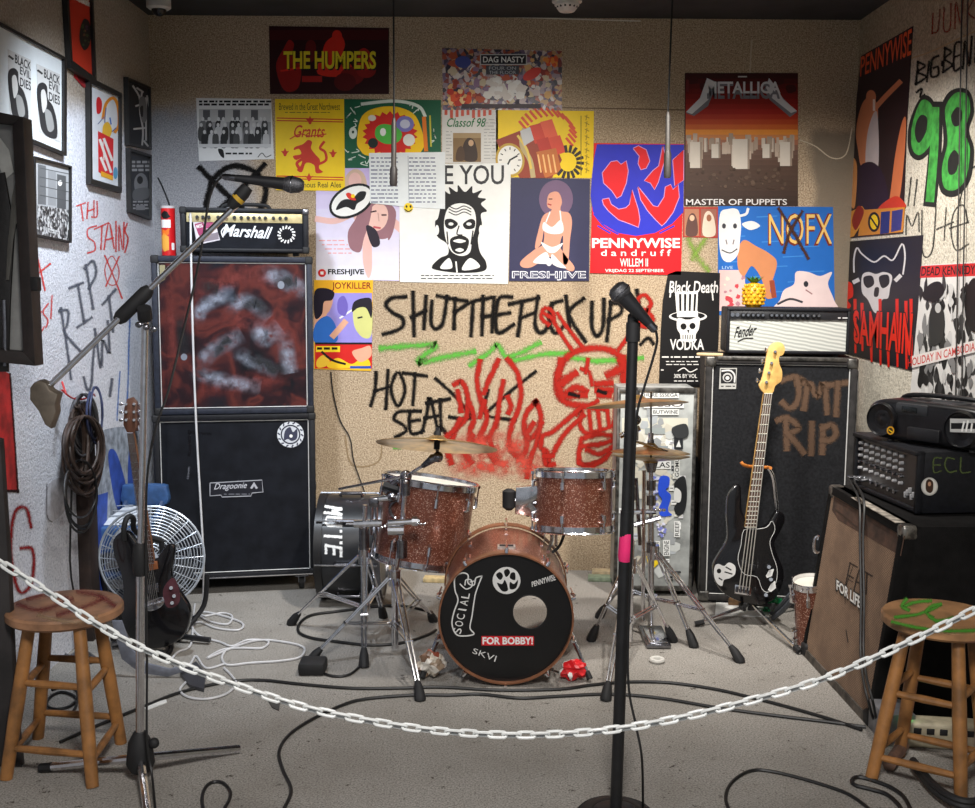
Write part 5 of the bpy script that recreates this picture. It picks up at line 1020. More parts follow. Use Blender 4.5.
# ---- shadow-box frame at the left edge with a hanging strap
Yq = 3.55; xq = -1.60
t = thing('shadow_box', 'deep dark shadow box frame with grey backing cut by the left edge', 'display frame', aY(10, 365, Yq)); 
A = [(-60, 100), (23, 117), (35, 366), (-60, 356)]; I = [(-50, 118), (12, 124), (23, 352), (-50, 346)]
q = [aY(x, y, Yq) for x, y in A]; qi = [aY(x, y, Yq) for x, y in I]; fm = MB()
for i in range(4): j = (i + 1) % 4; fm.prism([q[i], q[j], qi[j], qi[i]], (0, .07, 0), mat('frame_dark', (44, 36, 34), .5, var=.3, vs=20), .002)
obj('frame', fm, t); obj('backing', MB().prism([v + Vector((0, .05, 0)) for v in qi], (0, .015, 0), mat('backing_grey', (150, 150, 148), .7)), t)
obj('latch', MB().box(aY(34, 290, Yq).x - .01, aY(38, 290, Yq).x, Yq - .005, Yq + .03, aY(34, 291, Yq).z, aY(34, 277, Yq).z, RUB, .003), t)
obj('bracket', MB().tube([(aY(20, 200, Yq).x, Yq + .07, aY(20, 160, Yq).z), (XL - .01, Yq + .12, aY(20, 160, Yq).z)], .012, PLB, 8), t)
t = thing('leather_strap', 'black leather strap with a grey punched buckle plate hanging in the shadow box', 'strap', aY(8, 360, Yq + .03)); 
st = MB().prism([aY(x, y, Yq + .035) for x, y in ((-20, 176), (4, 172), (14, 230), (10, 300), (8, 372), (-20, 372))], (0, .013, 0), mat('leather_black', (30, 28, 28), .5, var=.3, vs=30, bump=.001, bs=120), .004); obj('strap', st, t)
bk = [(17, 174), (21, 174), (23, 196), (26, 212), (23, 222), (16, 224), (13, 240), (11, 262), (9, 280), (6, 280), (7, 250), (10, 220), (12, 196)]
obj('buckle_plate', MB().prism([aY(x, y, Yq + .028) for x, y in bk], (0, .006, 0), mat('plate_grey', (110, 108, 102), .45, .5), .001), t)
for x, y in ((17, 181), (20, 208), (21, 217), (18, 191)): obj('stud', MB().cyl(aY(x, y, Yq + .03), aY(x, y, Yq + .024), .006, RUB, 10), t)
obj('white_tag', MB().prism([aY(x, y, Yq + .045) for x, y in ((-6, 138), (0, 138), (9, 150), (14, 172), (4, 180), (-6, 150))], (0, .004, 0), mat('tag_pale', (206, 206, 200), .6)), t)
obj('zipper', MB().tube([aY(x, y, Yq + .032) for x, y in ((4, 300), (5, 330), (5, 366))], .006, CHD, 6), t)
# dark partition edge at the bottom left
Ym = 3.3; pts = [aY(x, y, Ym) for x, y in ((-40, 395), (-1, 400), (6, 470), (-40, 470))]
pp = MB(); x1 = aY(-2, 420, 3.25).x; zt_ = aY(0, 470, 3.25).z
pl = [aY(-60, 380, 3.2), aY(-2, 390, 3.2), aY(14, 560, 3.2), aY(16, 640, 3.2)]; a = aZ(22, 800, 0)
pp.prism([aY(-60, 420, 3.2), aY(0, 440, 3.2), aY(8, 560, 3.2), (aY(14, 700, 3.2)), (aY(14, 700, 3.2).x + .012, 3.2, 0), (aY(-60, 700, 3.2).x, 3.2, 0)], (0, .03, 0), mat('board_dark', (50, 46, 46), .7, var=.4, vs=8), .003)
obj('leaning_board', pp, None, 'dark upright board at the left edge behind the left stool', 'board')
# ================================================================ RIGHT SIDE
# ---- slanted guitar cabinet facing left across the room
P_A, P_B = aZ(801, 653, .0), aZ(868, 727, .0); YA0, YB0 = P_A.y, P_B.y
xb = (P_A.x + P_B.x) / 2; hC = aY(905, 527, YB0).z; xt = xb + .085; xr = min(xb + .44, XR - .03)
CARP = mat('carpet_black', (22, 21, 21), .85, var=.4, vs=20, bump=.001, bs=400, spec=.15); TANM = None
def tan():
    m, nt, b = nodes('grille_tan'); b.inputs['Roughness'].default_value = .8
    tc = N(nt, 'ShaderNodeTexCoord'); ck = N(nt, 'ShaderNodeTexChecker', Scale=170.0); nt.links.new(tc.outputs['Object'], ck.inputs[0]); n2 = noise(nt, 9, 4)
    c1 = ramp(nt, n2.outputs[0], [(.35, (164, 134, 108)), (.65, (128, 102, 82))]); c = mixc(nt, ck.outputs[1], c1.outputs[0], (96, 78, 64)); nt.links.new(c, b.inputs['Base Color']); addbump(nt, b, ck.outputs[1], .001, .4); return m
t = thing('slant_speaker_cabinet', 'black speaker cabinet with tan woven slanted grille facing left at the right wall', 'speaker cabinet', (xb, (YA0 + YB0) / 2, 0))
TY = math.atan2(P_B.x - P_A.x, YA0 - YB0)
TM = Matrix.Translation((xb, (YA0 + YB0) / 2, 0)) @ Matrix.Rotation(TY, 4, 'Z') @ Matrix.Translation((-xb, -(YA0 + YB0) / 2, 0)); print('cab', P_A, P_B, TY, hC, xt)
sh = MB(TM); inset = .014
def sl(z): return xb + (xt - xb) * z / hC
pr = [(sl(0), 0), (sl(hC), hC), (xr, hC), (xr, 0)]; rim = .045
sh.prism([(x + (.018 if i < 2 else 0), YB0 + .001, z) for i, (x, z) in enumerate(pr)], (0, YA0 - YB0 - .002, 0), CARP, .004)
sh.prism([(x, YB0, z) for x, z in ((sl(0), 0), (sl(hC), hC), (sl(hC) + .05, hC), (sl(0) + .05, 0))], (0, .03, 0), CARP, .004); sh.prism([(x, YA0 - .03, z) for x, z in ((sl(0), 0), (sl(hC), hC), (sl(hC) + .05, hC), (sl(0) + .05, 0))], (0, .03, 0), CARP, .004)
sh.prism([(x, YB0, z) for x, z in ((sl(0), 0), (sl(.03), .03), (sl(.03) + .05, .03), (sl(0) + .05, 0))], (0, YA0 - YB0, 0), mat('worn_edge', (96, 88, 80), .7, var=.5, vs=22), .003); sh.prism([(x, YB0, z) for x, z in ((sl(hC - .03), hC - .03), (sl(hC), hC), (sl(hC) + .05, hC), (sl(hC) + .05, hC - .03))], (0, YA0 - YB0, 0), CARP, .004)
obj('cabinet_shell', sh, t)
g = MB(TM); ga, gb = .03, hC - .03
q = [(sl(ga) + .006, YA0 - .03, ga), (sl(ga) + .006, YB0 + .03, ga), (sl(gb) + .006, YB0 + .03, gb), (sl(gb) + .006, YA0 - .03, gb)]
g.prism(q, (.01, 0, 0), tan()); nG = TM.to_3x3() @ Vector((-hC, 0, (xt - xb))).normalized(); g.M = None; q0 = TM @ Vector(q[0]); cv = Canvas(g, q0, nG, .0006)
cv.G([(834, 497), (905, 536), (901, 556), (838, 520), (832, 510)], mat('grille_scuffed', (92, 66, 52), .85, var=.4, vs=18, bump=.001, bs=600))
cv.S([(836, 510), (850, 522), (858, 528)], 2, (66, 52, 44)); cv.S([(846, 630), (848, 642)], 1.2, (60, 48, 40))
k = spray((62, 54, 50), .4, .5)
cv.SS([[(846, 586), (845, 604)], [(846, 586), (853, 566)], [(846, 578), (853, 582)]], 1, k)
cv.SS([[(850, 563), (845, 588)], [(850, 563), (857, 567)], [(848, 575), (853, 578)], [(854, 590), (860, 569), (862, 592)], [(857, 582), (862, 584)], [(862, 570), (872, 576)], [(867, 573), (866, 594)]], 2.2, k)
obj('grille', g, t)
lt = MB(); cv = Canvas(lt, q0, nG, .004); cv.T('FOR LIFE!', 0, 0, 0, 0, (30, 30, 30), .06, 0, [(835.5, 577.5), (863.5, 596.5), (862.5, 612), (835.5, 591)]); cv.T('FOR LIFE!', 0, 0, 0, 0, (232, 232, 228), .03, 0, [(836.5, 579.5), (862.5, 598), (861.5, 610), (836.5, 589.5)])
obj('sticker_lettering', lt, t, 'white block letter sticker'); 
for zz, yy in ((hC, YB0), (hC, YA0), (0, YB0), (0, YA0)):
    x = sl(zz); s = 1 if zz == 0 else -1; sy = 1 if yy == YB0 else -1
    obj('corner_protector', MB(TM).box(x - .004, x + .05, min(yy - sy * .004, yy + sy * .05), max(yy - sy * .004, yy + sy * .05), min(zz, zz + s * .05) - (0 if zz == 0 else -.003), max(zz, zz + s * .05) + (.003 if zz else 0), mat('corner_metal', (150, 146, 140), .35, .8, var=.5, vs=40) if zz else RUB, .012, 3), t)
hp = Vector((sl(hC * .66) - .004, YA0 - .016, hC * .66)); obj('latch', MB(TM).tube(cat([hp + Vector((.01, 0, -.035)), hp + Vector((-.02, 0, -.03)), hp + Vector((-.022, 0, .02)), hp + Vector((-.008, 0, .03)), hp + Vector((-.01, 0, .015))], 4), .006, CHR, 8), t, 'chrome hook latch')
# worn tape on the top front edge
tp = MB(); tp.tube([aY(857, 502, aZ(857, 502, hC).y), aZ(895, 521, hC + .004)], .006, WH, 6)
k = MB(TM)
a, b_ = Vector((sl(hC) + .012, YA0 - .25, hC + .0015)), Vector((sl(hC) + .012, YB0 + .06, hC + .0015)); k.box(a.x - .016, a.x + .018, b_.y, a.y, hC - .001, hC + .002, mat('tape_worn', (196, 186, 172), .6, var=.5, vs=30), .0006); obj('edge_tape', k, t)
# ---- mixer head
zM = hC + .006; a, b_ = aZ(853, 487, zM), aZ(916, 514, zM); hM = aY(917, 452, b_.y).z - zM
fv = (b_ - a); fv.z = 0; W = fv.length; ang = math.atan2(fv.y, fv.x); M = Matrix.Translation((a + b_) / 2) @ Matrix.Rotation(ang, 4, 'Z'); M.translation.z = zM
t = thing('mixer_amplifier', 'black mixer amplifier with rows of knobs on the slanted cabinet', 'mixer', (M.translation.x, M.translation.y, zM - .006)); dM = .30
b = MB(M).box(-W / 2, W / 2, .02, dM, 0, hM, BLK, .005); b.box(-W / 2, W / 2, 0, .025, 0, .016, BLK, .004); b.box(-W / 2, W / 2, -.012, .025, hM - .016, hM, BLK, .004)
for s in (-1, 1): b.box(min(s * W / 2, s * (W / 2 - .016)), max(s * W / 2, s * (W / 2 - .016)), -.004, .025, 0, hM, BLK, .004)
obj('mixer_shell', b, t); 
pn = MB(M).box(-W / 2 + .016, W / 2 - .016, .012, .021, .016, hM - .016, mat('panel_grey', (36, 34, 34), .4, var=.2)); obj('control_panel', pn, t)
KW = mat('knob_grey', (176, 176, 178), .4)
for i in range(8):
    for j in range(5):
        x = -W / 2 + .04 + i * (W - .17) / 7; z = hM - .036 - j * .024; k = MB(M).cyl((x, .012, z), (x, -.002, z), .0068, (KW, KW, KW, PLB, KW)[j] if j != 3 else CHD, 10, .0055); obj('knob', k, t)
for i in range(7): x = -W / 2 + .04 + i * (W - .17) / 7; obj('input_jack', MB(M).cyl((x, .012, .045), (x, .004, .045), .0085, CHD, 12), t)
for i in range(5): x = W / 2 - .09 + i * .014; obj('fader', MB(M).box(x - .003, x + .003, 0, .012, .04 + .01 * (i % 3), .06 + .01 * (i % 3), KW, .001), t)
sd = MB(); cv = Canvas(sd, M @ Vector((W / 2, 0, 0)), M.to_3x3() @ Vector((1, 0, 0)), .0008)
eg = spray((80, 92, 56), .4, .5)
cv.SS([[(941, 458), (934, 459), (934, 472), (941, 471)], [(934, 465), (940, 465)], [(954, 459), (947, 458), (945, 466), (949, 472), (956, 471)], [(961, 458), (961, 472), (970, 472)]], 2.6, eg); cv.E(929.5, 486.5, 8.4, 9, (196, 194, 188)); cv.E(929.5, 486.5, 7.2, 7.8, (226, 222, 214)); cv.SG([(926, 490), (926, 482), (929, 479), (933, 482), (933, 490), (930, 493)], (70, 50, 40)); cv.E(929.5, 484, 1.6, 2.2, (196, 150, 120))
obj('side_stickers', sd, t, 'round sticker and green painted letters')
for i, (x, y) in enumerate(((858, 482), (864, 484))):
    p = M.inverted() @ onp(x, y, M @ Vector((0, 0, 0)), M.to_3x3() @ Vector((0, -1, 0))); p0 = M @ Vector((p.x, .01, .045)); p1 = M @ Vector((p.x, -.04, .045))
    o = (0, 3)[i]; pts = [p0, p1, onp(859 + o * 1.6, 500, (sl(hC) - .012, 0, hC), NR), aX(860 + o, 540, sl(.5) - .02), aX(861 + o, 600, sl(.35) - .02), aX(863 + o - 2, 660, sl(.2) - .02), aX(868 + o * 1.5, 700, sl(.06) - .03), aZ(880 + o, 728, .008), aZ(915 + o * 4, 742 - o, .008)]
    obj('cable', MB().tube(cat(pts, 6), .0045, CB, 6), None, ('left', 'right')[i] + ' black cable hanging from the mixer over the tan grille', 'cable', 'cables from the mixer'); obj('cable_plug', MB().cyl(p0, p1, .007, CHR, 10), t)
# ---- boombox
zB = zM + hM; a, b_ = aZ(874, 436, zB + .012), aZ(984, 452, zB + .012); fv = b_ - a; fv.z = 0; W = fv.length; M = Matrix.Translation((a + b_) / 2) @ Matrix.Rotation(math.atan2(fv.y, fv.x), 4, 'Z'); M.translation.z = zB
s_ = pxm((a.y + b_.y) / 2, 1.0); hB = 44 / s_; t = thing('boombox', 'rounded black boombox standing on the mixer amplifier', 'boombox', M.translation)
DK = mat('boombox_black', (22, 22, 25), .32, var=.2); DG = mat('boombox_grey', (54, 56, 60), .4, .2)
ol = cat2([(-W / 2 - .035, hB * .45), (-W / 2 - .03, hB * .8), (-W / 2 + .03, hB * .98), (-.02, hB * 1.0), (W / 2 - .05, hB * .97), (W / 2 + .02, hB * .78), (W / 2 + .02, hB * .3), (W / 2 - .04, hB * .06), (0, hB * .04), (-W / 2 + .02, hB * .06), (-W / 2 - .02, hB * .2)], 4, True)
obj('body', MB(M).prism([(x, -.0, z) for x, z in ol], (0, .17, 0), DK, .022, 4), t)
for x, r in ((-W / 2 + .032, .058), (W / 2 - .085, .06)):
    k = MB(M).lathe((x, -.002, hB * .5), (0, -1, 0), [(r * 1.08, -.01), (r * 1.08, .004), (r, .012), (r * .95, .004), (r * .5, -.004), (0, .006)], DK, 28); obj('speaker_grille', k, t)
obj('cassette_door', MB(M).box(-.075, .055, -.012, .01, hB * .12, hB * .42, PLB, .006), t); obj('display_panel', MB(M).box(-W / 2 + .085, .0, -.006, .02, hB * .68, hB * .95, DG, .01), t); obj('display', MB(M).box(-W / 2 + .115, -.04, -.009, 0, hB * .74, hB * .88, mat('display_dark', (26, 30, 32), .2), .003), t)
obj('disc_lid', MB(M).lathe((.03, .09, hB * .97), (0, 0, 1), [(.07, 0), (.068, .006), (0, .009)], DG, 28), t); obj('handle', MB(M).tube(cat([(-W / 2 + .03, .11, hB * .8), (-W / 2 + .05, .12, hB * 1.04), (0, .12, hB * 1.1), (W / 2 - .06, .12, hB * 1.04), (W / 2 - .03, .11, hB * .8)], 5), .009, DK, 8), t)
st = MB(); cv = Canvas(st, M @ Vector((0, -.014, 0)), M.to_3x3() @ Vector((0, -1, 0)), .0)
cv.E(890.5, 430.5, 3.8, 4.2, (206, 150, 40)); cv.E(890.5, 430.5, 2.4, 2.8, (60, 44, 24)); cv.SS([[(889, 430), (892, 432)]], .9, YL); obj('orange_sticker', st, t); st = MB(); cv.mb = st; cv.G([(950, 418.5), (978, 419), (978, 433), (950, 432)], (190, 190, 188)); cv.G([(951, 423), (978, 423), (978, 429), (951, 429)], (30, 30, 32)); cv.SS([[(964, 422), (962, 431)], [(968, 421), (966, 431)], [(972, 424), (971, 431)]], 1.8, W1)
obj('white_sticker', st, t)
for x in (-W / 2 + .05, W / 2 - .06):
    for y in (.03, .13): obj('foot', MB(M).cyl((x, y, 0), (x, y, hB * .1), .012, RUB, 10), t)
# ---- sticker-covered case standing against the wall
YC = 5.05; x0, x1 = aY(615, 590, YC).x, aY(690, 590, YC).x; zc1 = aY(650, 388, YC).z; zc0 = .03
t = thing('road_case', 'tall grey road case covered in stickers behind the cymbal stands', 'road case', ((x0 + x1) / 2, YC, 0)); CS = mat('case_grey', (176, 180, 178), .5, var=.25, vs=10)
obj('case_body', MB().box(x0, x1, YC, YC + .22, zc0, zc1, CS, .006), t)
for x in (x0, x1): obj('edge_rail', MB().box(x - .008, x + .008, YC - .005, YC + .02, zc0, zc1, ALU, .002), t)
for z in (zc0 + .01, zc1 - .012): obj('end_rail', MB().box(x0, x1, YC - .006, YC + .02, z - .012, z + .012, ALU, .002), t)
st = MB(); cv = Canvas(st, (0, YC, 0), NB, .001); wt = (216, 218, 216); bk = (40, 42, 46)
def lab(txt, x0, y0, x1, y1, bg=wt, fg=bk, q=None, b=.01):
    cv.mb = MB(); cv.R(x0, y0, x1, y1, bg); cv.T(txt, x0 + 1.2, y0 + 1.2, x1 - 1.2, y1 - 1.2, fg, b, 0, q); obj('sticker', cv.mb, t); cv.mb = st
def labv(txt, x0, y0, x1, y1, bg=wt, fg=bk): cv.mb = MB(); cv.R(x0, y0, x1, y1, bg); cv.T(txt, 0, 0, 0, 0, fg, .01, 0, [(x0 + 1, y1 - 1), (x0 + 1, y0 + 1), (x1 - 1, y0 + 1), (x1 - 1, y1 - 1)]); obj('sticker', cv.mb, t); cv.mb = st
cv.R(622, 418, 688, 432, (206, 204, 190)); cv.R(636, 432, 672, 452, (226, 226, 222)); cv.blobs(617, 392, 688, 585, 90, [(186, 190, 188), (206, 206, 196), (150, 154, 156), (170, 176, 180), (196, 192, 178)], 4, 10, 51)
rr = random.Random(77)
for i in range(34):
    x, y = rr.uniform(618, 682), rr.uniform(440, 580); w_, h_ = rr.uniform(3, 10), rr.uniform(2, 6); k = rr.choice(((226, 228, 226), (216, 216, 206), (60, 62, 66), (196, 200, 210), (40, 42, 46), (206, 206, 210))); w_, h_ = (w_, h_) if rr.random() < .5 else (h_, w_); cv.R(x, y, min(x + w_, 688), y + h_, k); cv.S([(x + 1, y + h_ / 2), (min(x + w_, 688) - 1, y + h_ / 2)], .9, (90, 92, 96) if k[0] > 100 else (190, 190, 192), False)
lab('SHURE SSSEGA', 640, 392, 679, 398); lab('OSSO', 644, 401, 684, 408, (226, 226, 224), (60, 60, 64)); lab('BUTWINE', 652, 409, 679, 415); cv.R(645, 428, 665, 434, (150, 158, 158)); cv.R(652, 446, 668, 452, (140, 150, 156))
cv.G([(674, 437), (683, 437), (683, 449), (674, 449)], bk); cv.G([(676, 447), (679, 440), (681, 447)], wt); lab('LAS', 654, 461, 671, 469); labv('GOMU', 674, 457, 680, 478, (190, 192, 188))
cv.mb = MB(); cv.SG([(660, 477), (669, 477), (669, 486), (666, 490), (671, 496), (668, 510), (672, 515), (661, 516), (659, 508), (662, 500), (658, 492)], (44, 80, 206)); obj('sticker', cv.mb, t, 'bright blue sticker'); cv.mb = st; cv.blobs(651, 474, 660, 512, 30, [(110, 120, 190), (196, 200, 226), (150, 156, 206)], 1, 2.6, 52)
cv.mb = MB(); cv.SG([(674, 484), (684, 476), (687, 492), (685, 510), (678, 516), (674, 508), (679, 498)], (34, 36, 38)); cv.SG([(675, 488), (681, 492), (680, 502), (674, 500)], wt); obj('sticker', cv.mb, t, 'black and white sticker'); cv.mb = st
labv('REEF', 674, 521, 680, 537); labv('BOOST', 650, 522, 654, 540); lab('IBIS', 651, 541, 660, 547); labv('ENGINE', 663, 540, 670, 556); cv.blobs(655, 520, 668, 540, 24, [(120, 126, 190), (206, 208, 226)], 1, 2.6, 53)
cv.mb = MB(); cv.G([(646, 556), (654, 548), (660, 562), (650, 572)], (230, 200, 40)); obj('sticker', cv.mb, t, 'yellow sticker'); cv.mb = st; cv.E(634, 421, 5, 4, (60, 60, 64)); cv.SG([(672, 428), (686, 424), (688, 436), (676, 438)], (52, 54, 56))
obj('sticker_collage', st, t)
for x in (x0 + .05, x1 - .05): k = MB(); k.cyl((x - .012, YC + .06, .022), (x + .012, YC + .06, .022), .022, RUB, 16); k.box(x - .016, x + .016, YC + .03, YC + .09, .026, .036, CHD); obj('caster', k, t)
hd = MB(); hx = aY(672, 575, YC).x; hz = aY(672, 572, YC).z; hd.tube(cat([(hx - .03, YC - .004, hz), (hx - .03, YC - .02, hz + .006), (hx + .03, YC - .02, hz + .006), (hx + .03, YC - .004, hz)], 4), .005, CHD, 8); obj('handle', hd, t)
YK = 5.1; kx0, kx1 = aY(691, 470, YK).x, aY(701, 470, YK).x; k = MB(); k.tube([((kx0 + kx1) / 2, YK + .14, z) for z in (0, .05, aY(690, 500, YK).z, aY(690, 475, YK).z, aY(690, 462, YK).z, aY(690, 458, YK).z)], [.03, .034, .034, .042, .034, .01], mat('bag_black', (30, 30, 31), .7, var=.3, bump=.002, bs=60), 12)
obj('stand_bag', k, None, 'narrow black padded bag standing between the sticker case and the bass cabinet', 'bag')
# ---- bass guitar
Yg = 4.62; n = Vector((0, -math.cos(.09), math.sin(.09))); p0 = Vector((0, Yg, .35)); P = lambda x, y, o=0: onp(x, y, p0 + n * o, n)
t = thing('bass_guitar', 'black bass guitar with maple headstock on a stand before the tall bass cabinet', 'bass guitar', P(752, 604))
ol = cat2([(741, 487), (737, 484.5), (732, 489), (727.6, 498), (726.7, 516), (727.4, 539), (719.7, 553), (713.6, 565), (714.6, 578), (720.5, 590), (731, 598), (745.5, 603), (761, 604.5), (775, 599), (783, 584), (784, 570), (778, 555), (775, 543), (780, 533), (785, 522), (784, 514), (777.5, 511.3), (773.5, 517), (768, 525), (760, 527.8), (752, 526), (745.6, 517), (742, 509), (741.5, 498)], 4, True)
obj('body', MB().prism([P(x, y) for x, y in ol], -n * .042, LAQ, .007), t)
pgd = cat2([(744, 530), (757, 529), (767, 527), (772, 521), (775, 530), (770, 541), (772, 553), (777, 568), (776, 582), (769, 592), (762, 589), (757, 577), (744, 574), (738, 560), (741, 545)], 3, True); k = MB().prism([P(x, y, .003) for x, y in pgd], -n * .003, mat('pickguard_black', (24, 24, 25), .25)); k.tube([P(x, y, .003) for x, y in pgd], .0011, WH, 5, closed=True); obj('pickguard', k, t)
MPL = mat('maple_light', (232, 186, 108), .4, var=.15, vs=30)
neckset(t, lambda x, y: P(x, y, .006), n, (768, 393.5), (750, 527), 8.4, 10.6, 20, (MPL, mat('rosewood_bass', (92, 62, 48), .5, var=.35, vs=60)), mat('fret_bright', (226, 222, 206), .3, .6), strings=4, bridge=(737, 588, 750, 590), sm=mat('string_bright', (216, 214, 206), .3, .6))
hs = cat2([(764, 393), (759, 385.5), (761.5, 380), (765, 366), (766.7, 355.7), (769.3, 347), (775.4, 342), (782.4, 343.2), (785.2, 348.7), (783.3, 354.8), (779.4, 357), (779.8, 364.4), (782.4, 371.4), (781.5, 381), (775.4, 386), (772.8, 393)], 3, True); obj('headstock', MB().prism([P(x, y, .004) for x, y in hs], -n * .016, MPL, .003), t)
for x, y in ((775.3, 351.5), (771.6, 363), (769, 372.5), (766.5, 382)):
    k = MB().cyl(P(x, y, .004), P(x, y, .022), .0075, CHR, 12, .006); k.cyl(P(x, y, -.006), P(x - 9, y - 1.5, -.006), .0035, CHR, 8); k.ball(P(x - 9.5, y - 1.6, -.006), .011, CHR, (.5, .6, 1), 10); obj('tuner', k, t)
k = MB().prism([P(x, y, .01) for x, y in ((735, 584.5), (751.5, 587), (751, 596), (734.5, 593.5))], -n * .01, CHR, .002)
for i in range(4): k.box(0, 0, 0, 0, 0, 0, CHR) if 0 else k.cyl(P(737.5 + i * 3.7, 586.5 + i * .5, .013), P(736.8 + i * 3.7, 592 + i * .5, .013), .0055, CHD, 8)
obj('bridge', k, t)
for q in ((741, 560, 748, 566), (748, 564, 755.5, 570)): obj('pickup', MB().prism([P(q[0], q[1], .01), P(q[2], q[1] + 1, .01), P(q[2] - .6, q[3] + 1, .01), P(q[0] - .6, q[3], .01)], -n * .008, PLB, .002), t)
for q in ([(766, 576), (769, 570), (774, 569), (772, 576), (767, 578)], [(768, 590), (771, 584), (775, 581), (776, 588), (771, 592)]): obj('pickguard_chip', MB().prism([P(x, y, .005) for x, y in q], -n * .002, WH), t, 'white worn patch')
for x, y in ((769, 567), (771, 579.5), (766, 595)): obj('knob', MB().cyl(P(x, y, .003), P(x, y, .02), .009, CHR, 14, .008), t)
sk = MB(); cv = Canvas(sk, p0, n, .0012); cv.SG([(715, 566), (719, 564), (724, 566), (729, 562.5), (735, 566), (735, 574), (730, 578), (724, 580), (722, 586), (717, 583), (714, 575)], (206, 206, 204)); cv.E(719, 571, 2.2, 2.4, K1); cv.SS([[(726, 567), (731, 570)], [(725, 572), (732, 574)], [(719, 578), (722, 580)]], 1.3, K1); obj('sticker', sk, t, 'white splotched sticker')
# bass stand
bx = P(757, 600).x; t = thing('bass_stand', 'chrome tripod guitar stand with orange foam yoke holding the bass guitar', 'guitar stand', (bx, Yg, 0)); f0 = aZ(762, 613, .05)
top = P(766, 466, -.055); k = MB().tube(cat([Vector((bx, Yg + .07, .06)), Vector((bx + .01, Yg + .1, .3)), P(775, 520, -.09), P(775, 490, -.08), P(772, 474, -.065), top], 5), .008, CHR, 10); obj('upright', k, t)
OR = mat('foam_orange', (216, 130, 50), .7, var=.2); l, r = P(745, 464.5, .02), P(765, 467, .01)
obj('yoke', MB().tube(cat([P(741, 462, .04), P(744, 465, .035), P(750, 466.5, -.03), P(760, 467, -.045), P(768, 467.5, -.03), P(770.5, 468, .03)], 5), .007, OR, 10), t)
for i, q in enumerate(((695, 624), (800, 652), (800, 607))):
    e = aZ(*q, .012); k = MB().tube([(bx, Yg + .07, .075), e], .008, CHR if i < 2 else PLB, 8); lg = obj('leg', k, t); obj('rubber_foot', MB().tube([e + (Vector((bx, Yg, .075)) - e).normalized() * .04, e], .012, RUB, 8), lg)
for s in (-1, 1): z0_ = P(752, 605).z - .012; obj('rest', MB().tube(cat([(bx, Yg + .07, .1), (bx + s * .06, Yg + .02, z0_), (bx + s * .06, Yg - .05, z0_), (bx + s * .06, Yg - .06, z0_ + .03)], 4), .008, RUB, 8), t)
obj('hub', MB().cyl((bx, Yg + .07, .05), (bx, Yg + .07, .12), .018, PLB, 14), t)
# ---- floor things near it
q = [aZ(x, y, .001) for x, y in ((716, 603), (746, 600), (771, 613), (775, 617), (715, 616))]; obj('paper_sheet', MB().prism(q, (0, 0, .003), mat('paper_floor', (226, 226, 222), .7, bump=.001, bs=30)), None, 'white paper sheet on the floor under the bass guitar', 'paper')
c0 = aZ(738, 605, .0); obj('wooden_wedge', MB().prism([c0 + Vector((-.05, -.02, .004)), c0 + Vector((.03, -.03, .004)), c0 + Vector((.035, .04, .004)), c0 + Vector((-.01, .05, .004))], (.0, 0, .035), mat('wood_scrap', (126, 92, 56), .6, var=.4, vs=40), .006), None, 'small brown wooden wedge on the paper beneath the bass guitar', 'wood block')
def crumple(name, label, cate, x, y, r, m, sc=(1, 1, .8), seed=1, n=3):
    bm = bmesh.new(); bmesh.ops.create_icosphere(bm, subdivisions=n, radius=r); rr = random.Random(seed); from mathutils import noise as mn
    for v in bm.verts:
        k = 1 + .5 * mn.noise(v.co * (2.2 / r) + Vector((seed, 0, 0))) + .12 * mn.noise(v.co * (6 / r)); v.co = Vector((v.co.x * sc[0] * k, v.co.y * sc[1] * k, v.co.z * sc[2] * k))
    zmin = min(v.co.z for v in bm.verts); p = aZ(x, y, 0); mb = MB().addbm(bm, m, Matrix.Translation(p + Vector((0, 0, -zmin + .001)))); return obj(name, mb, None, label, cate, smooth=18)
crumple('green_wrapper', 'crumpled shiny green wrapper on the floor beside the bass stand', 'wrapper', 772, 612, .045, mat('foil_green', (30, 150, 90), .25, .3, var=.4, vs=40), seed=4)
k = MB(); pts = [aZ(773, 618, .02), aZ(783, 610, .08), aZ(792, 600, .15), aZ(799, 595, .17)]; 
for i in range(2): k.tube([p + Vector((0, .03 * i, .012 * i)) for p in cat(pts, 4)], .011, mat('strap_grey', (74, 78, 84), .6), 8)
obj('strap_loop', k, None, 'dark grey doubled strap rising from the floor beside the small red drum', 'strap')
# ---- white lamp... loose wires on the right wall
for i, (xa, xb_) in enumerate(((962, 955), (968, 961))):
    pts = [onp(xa - (xa - xb_) * u, -12 + 445 * u, (XR - .012, 0, 0), NR) for u in (0, .25, .5, .75, 1)]; obj('hanging_wire', MB().tube(cat(pts, 4), .0028, mat('wire_grey', (58, 56, 54), .5), 6), None, ('left', 'right')[i] + ' of two thin grey wires running down the right wall over the green 98', 'wire', 'wires on the right wall')
pts = [onp(x, y, (0, D - .008, 0), NB) for x, y in ((331, 372), (333, 392), (340, 420), (350, 438), (354, 462), (366, 496), (372, 520))]; obj('hanging_wire', MB().tube(cat(pts, 4), .0032, CB, 6), None, 'thin black wire hanging on the beige wall below the comic-strip poster', 'wire')
